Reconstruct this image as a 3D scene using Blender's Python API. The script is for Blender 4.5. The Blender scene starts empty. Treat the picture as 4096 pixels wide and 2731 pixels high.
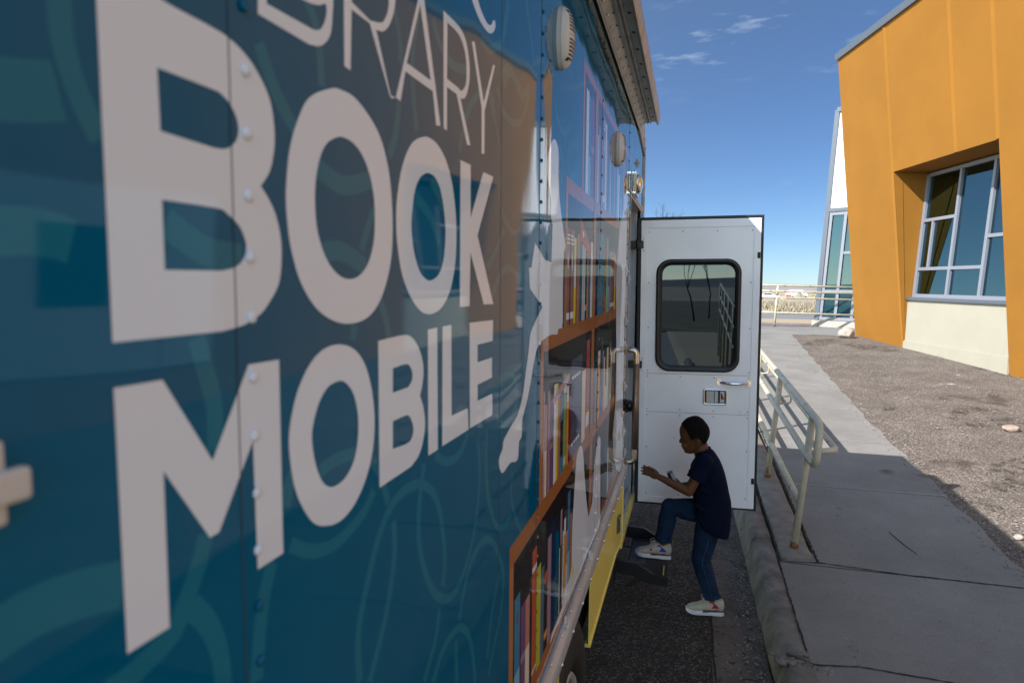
import bpy, bmesh, math, random
from mathutils import Vector, Matrix
from mathutils.geometry import tessellate_polygon
random.seed(7)
R = math.radians
scene = bpy.context.scene
COL = scene.collection

# ------------------------------------------------------------------ camera
cam_d = bpy.data.cameras.new('camera')
cam = bpy.data.objects.new('camera', cam_d)
COL.objects.link(cam)
cam_d.sensor_width = 36.0
cam_d.lens = 23.57
cam_d.clip_start = 0.02
cam_d.clip_end = 6000
rot = Matrix(((0.96669, -0.03039, 0.25415), (0.25584, 0.08329, -0.96313), (0.0081, 0.99606, 0.08829)))
cam.matrix_world = Matrix.Translation((0.34, 0.0, 2.0)) @ rot.to_4x4()
cam_d.dof.use_dof = True
cam_d.dof.focus_distance = 4.2
cam_d.dof.aperture_fstop = 5.6
scene.camera = cam

# ------------------------------------------------------------------ world, sun, exposure
SUN = Vector((-0.87, -0.87, 1.0)).normalized()          # direction towards the sun
world = bpy.data.worlds.new('World')
scene.world = world
world.use_nodes = True
wn, wl = world.node_tree.nodes, world.node_tree.links
wn.clear()
w_out = wn.new('ShaderNodeOutputWorld')
w_bg = wn.new('ShaderNodeBackground')
sky = wn.new('ShaderNodeTexSky')
sky.sky_type = 'NISHITA'
sky.sun_disc = False
sky.sun_elevation = math.asin(SUN.z)
sky.sun_rotation = R(225)
sky.altitude = 2000
sky.air_density = 0.85
sky.dust_density = 0.15
sky.ozone_density = 2.2
w_bg.inputs['Strength'].default_value = 0.15
CLOUDS = [(0.0230, 0.9450, 0.3264, 0.9965, 1.00), (0.0470, 0.9423, 0.3316, 0.9975, 0.80), (0.0833, 0.9325, 0.3515, 0.9985, 0.90), (0.1687, 0.9377, 0.3039, 0.9985, 0.80), (-0.0179, 0.9499, 0.3120, 0.9970, 0.60), (0.1455, 0.9815, 0.1248, 0.9993, 0.35)]
# thin wisps of cloud
tc = wn.new('ShaderNodeTexCoord')
mp = wn.new('ShaderNodeMapping')
mp.inputs['Rotation'].default_value = (0.3, -0.5, 0.4)
mp.inputs['Scale'].default_value = (5, 9, 22)
nz = wn.new('ShaderNodeTexNoise')
nz.inputs['Scale'].default_value = 2.3
nz.inputs['Detail'].default_value = 9
nz.inputs['Roughness'].default_value = 0.62
cr_ = wn.new('ShaderNodeValToRGB')
cr_.color_ramp.elements[0].position = 0.56
cr_.color_ramp.elements[0].color = (0, 0, 0, 1)
cr_.color_ramp.elements[1].position = 0.88
cr_.color_ramp.elements[1].color = (0.75, 0.75, 0.75, 1)
mx = wn.new('ShaderNodeMixRGB')
mx.inputs['Color2'].default_value = (7.0, 7.3, 7.7, 1)
wl.new(tc.outputs['Generated'], mp.inputs['Vector'])
wl.new(mp.outputs['Vector'], nz.inputs['Vector'])
wl.new(nz.outputs['Fac'], cr_.inputs['Fac'])
# the wisps hang in a few places of the northern sky
msum = None
for (dx, dy, dz, c0, gain) in CLOUDS:
    dq = wn.new('ShaderNodeVectorMath'); dq.operation = 'DOT_PRODUCT'; dq.inputs[1].default_value = (dx, dy, dz)
    wl.new(tc.outputs['Generated'], dq.inputs[0])
    mq = wn.new('ShaderNodeMapRange'); mq.interpolation_type = 'SMOOTHSTEP'
    mq.inputs['From Min'].default_value = c0; mq.inputs['From Max'].default_value = 1.0; mq.inputs['To Max'].default_value = gain
    wl.new(dq.outputs['Value'], mq.inputs['Value'])
    if msum is None: msum = mq.outputs['Result']
    else:
        ad = wn.new('ShaderNodeMath'); ad.operation = 'ADD'; ad.use_clamp = True
        wl.new(msum, ad.inputs[0]); wl.new(mq.outputs['Result'], ad.inputs[1]); msum = ad.outputs[0]
mm = wn.new('ShaderNodeMixRGB'); mm.blend_type = 'MULTIPLY'; mm.inputs['Fac'].default_value = 1.0
wl.new(cr_.outputs['Color'], mm.inputs['Color1']); wl.new(msum, mm.inputs['Color2'])
wl.new(mm.outputs['Color'], mx.inputs['Fac'])
wl.new(sky.outputs['Color'], mx.inputs['Color1'])
# added sky multiplier: darker ahead, brighter and warmer elsewhere as extra fill light
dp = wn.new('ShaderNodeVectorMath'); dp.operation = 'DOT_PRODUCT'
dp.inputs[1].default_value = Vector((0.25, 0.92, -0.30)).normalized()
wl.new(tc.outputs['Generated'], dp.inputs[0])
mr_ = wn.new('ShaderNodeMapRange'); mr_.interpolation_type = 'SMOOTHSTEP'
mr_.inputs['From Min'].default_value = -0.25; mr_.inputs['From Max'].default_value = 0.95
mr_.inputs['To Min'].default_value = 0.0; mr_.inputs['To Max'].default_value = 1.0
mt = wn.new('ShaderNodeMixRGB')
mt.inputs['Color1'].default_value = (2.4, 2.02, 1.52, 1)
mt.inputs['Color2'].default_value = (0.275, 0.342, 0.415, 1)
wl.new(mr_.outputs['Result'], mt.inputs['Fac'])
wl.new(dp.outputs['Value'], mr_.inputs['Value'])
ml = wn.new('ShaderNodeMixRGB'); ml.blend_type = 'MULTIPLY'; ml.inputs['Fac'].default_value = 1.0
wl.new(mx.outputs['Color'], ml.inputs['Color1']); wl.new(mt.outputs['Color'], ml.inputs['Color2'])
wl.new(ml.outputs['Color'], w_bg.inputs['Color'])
wl.new(w_bg.outputs['Background'], w_out.inputs['Surface'])

sun_d = bpy.data.lights.new('sun', 'SUN')
sun_d.energy = 5.0
sun_d.angle = R(0.53)
sun_d.color = (1.0, 0.98, 0.95)
sun_o = bpy.data.objects.new('sun', sun_d)
sun_o.rotation_euler = SUN.to_track_quat('Z', 'Y').to_euler()
sun_o.location = (-20, -20, 30)
COL.objects.link(sun_o)

scene.view_settings.view_transform = 'Standard'
scene.view_settings.look = 'None'
scene.view_settings.exposure = 0.85
scene.view_settings.gamma = 1.0
scene.render.resolution_x = 1024
scene.render.resolution_y = 682

# ------------------------------------------------------------------ helpers
def srgb(r, g, b):
    f = lambda c: (c / 255 / 12.92) if c / 255 <= 0.04045 else ((c / 255 + 0.055) / 1.055) ** 2.4
    return (f(r), f(g), f(b), 1)

def new_mat(name):
    m = bpy.data.materials.new(name)
    m.use_nodes = True
    return m, m.node_tree.nodes, m.node_tree.links, m.node_tree.nodes['Principled BSDF']

def mat(name, col, rough=0.6, metal=0.0, var=0.0, vscale=8.0, bump=0.0, bscale=60.0, bdist=0.002, ior=1.5,
        col2=None, spots=None, coat=0.0, detail=6.0, stretch=None, spec=0.5):
    """principled material; var = brightness mottling, col2 = second colour mixed by noise, spots = (colour, scale, amount)"""
    m, n, l, p = new_mat(name)
    p.inputs['Roughness'].default_value = rough
    p.inputs['Metallic'].default_value = metal
    p.inputs['Specular IOR Level'].default_value = spec
    p.inputs['IOR'].default_value = ior
    p.inputs['Coat Weight'].default_value = coat
    p.inputs['Coat Roughness'].default_value = 0.05
    t = n.new('ShaderNodeTexCoord')
    src = t.outputs['Object']
    if stretch:
        mpn = n.new('ShaderNodeMapping')
        mpn.inputs['Scale'].default_value = stretch
        l.new(src, mpn.inputs['Vector'])
        src = mpn.outputs['Vector']
    c4 = col if len(col) == 4 else (*col, 1)
    p.inputs['Base Color'].default_value = c4
    last = None
    if var > 0 or col2:
        a = n.new('ShaderNodeTexNoise')
        a.inputs['Scale'].default_value = vscale
        a.inputs['Detail'].default_value = detail
        a.inputs['Roughness'].default_value = 0.65
        l.new(src, a.inputs['Vector'])
        rp = n.new('ShaderNodeValToRGB')
        c2 = col2 if col2 else tuple(max(0, c * (1 - var)) for c in c4[:3])
        c1 = c4[:3] if col2 else tuple(c * (1 + var) for c in c4[:3])
        rp.color_ramp.elements[0].position = 0.36
        rp.color_ramp.elements[1].position = 0.66
        rp.color_ramp.elements[0].color = (*c2[:3], 1)
        rp.color_ramp.elements[1].color = (*c1[:3], 1)
        l.new(a.outputs['Fac'], rp.inputs['Fac'])
        last = rp.outputs['Color']
    if spots:
        for (sc, ss, am) in (spots if isinstance(spots, list) else [spots]):
            a = n.new('ShaderNodeTexNoise')
            a.inputs['Scale'].default_value = ss
            a.inputs['Detail'].default_value = 4
            l.new(src, a.inputs['Vector'])
            rp = n.new('ShaderNodeValToRGB')
            rp.color_ramp.elements[0].position = am
            rp.color_ramp.elements[1].position = am + 0.05
            rp.color_ramp.elements[0].color = (0, 0, 0, 1)
            rp.color_ramp.elements[1].color = (1, 1, 1, 1)
            l.new(a.outputs['Fac'], rp.inputs['Fac'])
            mi = n.new('ShaderNodeMixRGB')
            mi.inputs['Color2'].default_value = (*sc[:3], 1)
            if last:
                l.new(last, mi.inputs['Color1'])
            else:
                mi.inputs['Color1'].default_value = c4
            l.new(rp.outputs['Color'], mi.inputs['Fac'])
            last = mi.outputs['Color']
    if last:
        l.new(last, p.inputs['Base Color'])
    if bump > 0:
        a = n.new('ShaderNodeTexNoise')
        a.inputs['Scale'].default_value = bscale
        a.inputs['Detail'].default_value = 5
        a.inputs['Roughness'].default_value = 0.6
        l.new(src, a.inputs['Vector'])
        b = n.new('ShaderNodeBump')
        b.inputs['Strength'].default_value = bump
        b.inputs['Distance'].default_value = bdist
        l.new(a.outputs['Fac'], b.inputs['Height'])
        l.new(b.outputs['Normal'], p.inputs['Normal'])
    return m

def grit_mat(name, dark, mid, light, scale, bump=0.8, bdist=0.008, big=1.3, bigc=None, bigt=0.66, rough=0.95):
    """stones of mixed tone, one colour per cell, with larger stained patches"""
    m, n, l, p = new_mat(name)
    p.inputs['Roughness'].default_value = rough
    p.inputs['Specular IOR Level'].default_value = 0.2
    t = n.new('ShaderNodeTexCoord')
    v = n.new('ShaderNodeTexVoronoi'); v.inputs['Scale'].default_value = scale
    l.new(t.outputs['Object'], v.inputs['Vector'])
    sp = n.new('ShaderNodeSeparateColor'); l.new(v.outputs['Color'], sp.inputs['Color'])
    r = n.new('ShaderNodeValToRGB')
    e = r.color_ramp.elements
    e[0].position = 0.05; e[0].color = (*dark, 1); e[1].position = 0.97; e[1].color = (*light, 1)
    q = e.new(0.3); q.color = (*mid, 1); q = e.new(0.78); q.color = (*mid, 1)
    l.new(sp.outputs[0], r.inputs['Fac'])
    a = n.new('ShaderNodeTexNoise'); a.inputs['Scale'].default_value = big; a.inputs['Detail'].default_value = 7; a.inputs['Roughness'].default_value = 0.62
    l.new(t.outputs['Object'], a.inputs['Vector'])
    r2 = n.new('ShaderNodeValToRGB'); r2.color_ramp.elements[0].position = bigt; r2.color_ramp.elements[1].position = bigt + 0.07
    r2.color_ramp.elements[0].color = (0, 0, 0, 1); r2.color_ramp.elements[1].color = (0.75, 0.75, 0.75, 1)
    l.new(a.outputs['Fac'], r2.inputs['Fac'])
    mi = n.new('ShaderNodeMixRGB'); mi.inputs['Color2'].default_value = (*(bigc or dark), 1)
    l.new(r2.outputs['Color'], mi.inputs['Fac']); l.new(r.outputs['Color'], mi.inputs['Color1'])
    a2 = n.new('ShaderNodeTexNoise'); a2.inputs['Scale'].default_value = big * 3.1; a2.inputs['Detail'].default_value = 4
    l.new(t.outputs['Object'], a2.inputs['Vector'])
    mr = n.new('ShaderNodeMapRange'); mr.inputs['From Min'].default_value = 0.3; mr.inputs['From Max'].default_value = 0.7; mr.inputs['To Min'].default_value = 0.8; mr.inputs['To Max'].default_value = 1.18
    l.new(a2.outputs['Fac'], mr.inputs['Value'])
    mu = n.new('ShaderNodeMixRGB'); mu.blend_type = 'MULTIPLY'; mu.inputs['Fac'].default_value = 1.0
    l.new(mi.outputs['Color'], mu.inputs['Color1']); l.new(mr.outputs['Result'], mu.inputs['Color2'])
    l.new(mu.outputs['Color'], p.inputs['Base Color'])
    b = n.new('ShaderNodeBump'); b.inputs['Strength'].default_value = bump; b.inputs['Distance'].default_value = bdist; b.invert = True
    l.new(v.outputs['Distance'], b.inputs['Height'])
    l.new(b.outputs['Normal'], p.inputs['Normal'])
    return m

_wrap = {}
def wrap(name, col, rough=0.035):
    """glossy vinyl on the panelled bus side: the sheets between the seams are very slightly bowed"""
    if name in _wrap:
        return _wrap[name]
    m, n, l, p = new_mat('vinyl_' + name)
    p.inputs['Base Color'].default_value = col
    p.inputs['Roughness'].default_value = 0.35
    p.inputs['IOR'].default_value = 1.45
    p.inputs['Specular IOR Level'].default_value = 0.0
    p.inputs['Coat Weight'].default_value = 1.0
    p.inputs['Coat Roughness'].default_value = rough
    p.inputs['Coat IOR'].default_value = 1.28
    t = n.new('ShaderNodeTexCoord')
    sx = n.new('ShaderNodeSeparateXYZ')
    l.new(t.outputs['Object'], sx.inputs['Vector'])
    # height along y: piecewise bow between the seams (metres)
    cv = n.new('ShaderNodeFloatCurve')
    mr = n.new('ShaderNodeMapRange')
    mr.inputs['From Min'].default_value = -1.0
    mr.inputs['From Max'].default_value = 5.0
    l.new(sx.outputs['Y'], mr.inputs['Value'])
    l.new(mr.outputs['Result'], cv.inputs['Value'])
    prof = [(-1.0, 0.5), (0.44, 0.5), (1.45, 0.5), (1.515, 0.48), (1.535, 0.47), (1.65, 0.56), (1.9, 0.62), (2.6, 0.62), (2.72, 0.59), (2.76, 0.58), (3.0, 0.62), (3.7, 0.62), (3.8, 0.6), (5.0, 0.6)]
    cu = cv.mapping.curves[0]
    while len(cu.points) > 2:
        cu.points.remove(cu.points[-2])
    cu.points[0].location = ((prof[0][0] + 1) / 6, prof[0][1])
    cu.points[-1].location = ((prof[-1][0] + 1) / 6, prof[-1][1])
    for (y, h) in prof[1:-1]:
        cu.points.new((y + 1) / 6, h)
    cv.mapping.update()
    nz1 = n.new('ShaderNodeTexNoise')
    nz1.inputs['Scale'].default_value = 2.2
    nz1.inputs['Detail'].default_value = 1.5
    l.new(t.outputs['Object'], nz1.inputs['Vector'])
    ma = n.new('ShaderNodeMath'); ma.operation = 'MULTIPLY'; ma.inputs[1].default_value = 0.0035
    l.new(nz1.outputs['Fac'], ma.inputs[0])
    mb_ = n.new('ShaderNodeMath'); mb_.operation = 'MULTIPLY_ADD'; mb_.inputs[1].default_value = 0.012
    l.new(cv.outputs['Value'], mb_.inputs[0])
    l.new(ma.outputs[0], mb_.inputs[2])
    nz2 = n.new('ShaderNodeTexNoise')
    nz2.inputs['Scale'].default_value = 900
    nz2.inputs['Detail'].default_value = 1
    l.new(t.outputs['Object'], nz2.inputs['Vector'])
    mc = n.new('ShaderNodeMath'); mc.operation = 'MULTIPLY_ADD'; mc.inputs[1].default_value = 0.000004
    l.new(nz2.outputs['Fac'], mc.inputs[0])
    l.new(mb_.outputs[0], mc.inputs[2])
    b = n.new('ShaderNodeBump')
    b.inputs['Strength'].default_value = 1.0
    b.inputs['Distance'].default_value = 1.0
    l.new(mc.outputs[0], b.inputs['Height'])
    l.new(b.outputs['Normal'], p.inputs['Normal'])
    l.new(b.outputs['Normal'], p.inputs['Coat Normal'])
    _wrap[name] = m
    return m

class MB:
    """collects shapes; build() links them as ONE mesh object"""
    def __init__(s):
        s.v, s.f, s.m, s.s = [], [], [], []
    def add(s, vs, fs, mi=0, smooth=False):
        o = len(s.v)
        s.v += [tuple(p) for p in vs]
        for f in fs:
            s.f.append([i + o for i in f]); s.m.append(mi); s.s.append(smooth)
    def quad(s, a, b, c, d, mi=0):
        s.add([a, b, c, d], [[0, 1, 2, 3]], mi)
    def box(s, lo, hi, mi=0, fr=None):
        x0, y0, z0 = lo; x1, y1, z1 = hi
        vs = [(x0, y0, z0), (x1, y0, z0), (x1, y1, z0), (x0, y1, z0), (x0, y0, z1), (x1, y0, z1), (x1, y1, z1), (x0, y1, z1)]
        if fr: vs = [fr(*p) for p in vs]
        s.add(vs, [[0, 3, 2, 1], [4, 5, 6, 7], [0, 1, 5, 4], [1, 2, 6, 5], [2, 3, 7, 6], [3, 0, 4, 7]], mi)
    def loft(s, rings, mi=0, smooth=True, cap=True, closed=True):
        n = len(rings[0]); vs = [p for r in rings for p in r]; fs = []
        for i in range(len(rings) - 1):
            for j in range(n if closed else n - 1):
                k = (j + 1) % n
                fs.append([i * n + j, i * n + k, (i + 1) * n + k, (i + 1) * n + j])
        if cap and closed:
            fs.append(list(range(n))[::-1]); fs.append([(len(rings) - 1) * n + j for j in range(n)])
        s.add(vs, fs, mi, smooth)
    def tube(s, pts, r, seg=12, mi=0, cap=True, smooth=True):
        pts = [Vector(p) for p in pts]
        rs = r if isinstance(r, (list, tuple)) else [r] * len(pts)
        rings = []; up = None
        for i, p in enumerate(pts):
            d = (pts[min(i + 1, len(pts) - 1)] - pts[max(i - 1, 0)]).normalized()
            if up is None:
                up = Vector((0, 0, 1)) if abs(d.z) < 0.9 else Vector((1, 0, 0))
            a = (up - d * up.dot(d)).normalized(); up = a
            b = d.cross(a)
            rings.append([p + (a * math.cos(t) + b * math.sin(t)) * rs[i] for t in [2 * math.pi * k / seg for k in range(seg)]])
        s.loft(rings, mi, smooth, cap)
    def ell(s, c, rad, mi=0, seg=14, rg=9, rot=None, half=None):
        c = Vector(c); vs = []; fs = []
        for i in range(rg + 1):
            t = math.pi * i / rg
            for j in range(seg):
                f = 2 * math.pi * j / seg
                p = Vector((rad[0] * math.sin(t) * math.cos(f), rad[1] * math.sin(t) * math.sin(f), rad[2] * math.cos(t)))
                if rot: p = rot @ p
                vs.append(c + p)
        for i in range(rg):
            for j in range(seg):
                k = (j + 1) % seg
                fs.append([i * seg + j, (i + 1) * seg + j, (i + 1) * seg + k, i * seg + k])
        s.add(vs, fs, mi, True)
    def flat(s, outer, holes, fr, mi=0):
        """filled outline with holes; fr maps (a, b) to a point"""
        loops = [[Vector(fr(*p)) for p in l] for l in [outer] + holes]
        allp = [p for l in loops for p in l]
        tris = tessellate_polygon(loops)
        s.add(allp, [list(t) for t in tris], mi)
    def prism(s, pts, fr, d0, d1, mi=0):
        """outline pts swept from depth d0 to d1; fr(a, b, depth)"""
        n = len(pts)
        vs = [fr(a, b, d0) for a, b in pts] + [fr(a, b, d1) for a, b in pts]
        fs = [[i, (i + 1) % n, n + (i + 1) % n, n + i] for i in range(n)]
        tris = tessellate_polygon([[Vector((a, b, 0)) for a, b in pts]])
        fs += [list(t)[::-1] for t in tris] + [[i + n for i in t] for t in tris]
        s.add(vs, fs, mi)
    def build(s, name, mats, parent=None, bevel=0, bseg=2, fix=True, facex=False):
        me = bpy.data.meshes.new(name)
        me.from_pydata(s.v, [], s.f)
        for m in (mats if isinstance(mats, list) else [mats]):
            me.materials.append(m)
        me.polygons.foreach_set('material_index', s.m)
        me.polygons.foreach_set('use_smooth', s.s)
        if fix:
            bm = bmesh.new(); bm.from_mesh(me)
            bmesh.ops.recalc_face_normals(bm, faces=bm.faces)
            bm.to_mesh(me); bm.free()
        if facex:
            bm = bmesh.new(); bm.from_mesh(me); bm.normal_update()
            bmesh.ops.reverse_faces(bm, faces=[f for f in bm.faces if f.normal.x < 0])
            bm.to_mesh(me); bm.free()
        me.update()
        o = bpy.data.objects.new(name, me)
        COL.objects.link(o)
        if parent: o.parent = parent
        if bevel:
            b = o.modifiers.new('bevel', 'BEVEL'); b.width = bevel; b.segments = bseg; b.limit_method = 'ANGLE'; b.angle_limit = R(40)
            b.harden_normals = False
        return o

def tag(o, label=None, cat=None, group=None, kind=None):
    if label: o['label'] = label
    if cat: o['category'] = cat
    if group: o['group'] = group
    if kind: o['kind'] = kind
    return o

def empty(name, loc=(0, 0, 0)):
    o = bpy.data.objects.new(name, None)
    o.empty_display_size = 0.2
    o.location = loc
    COL.objects.link(o)
    return o

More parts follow.
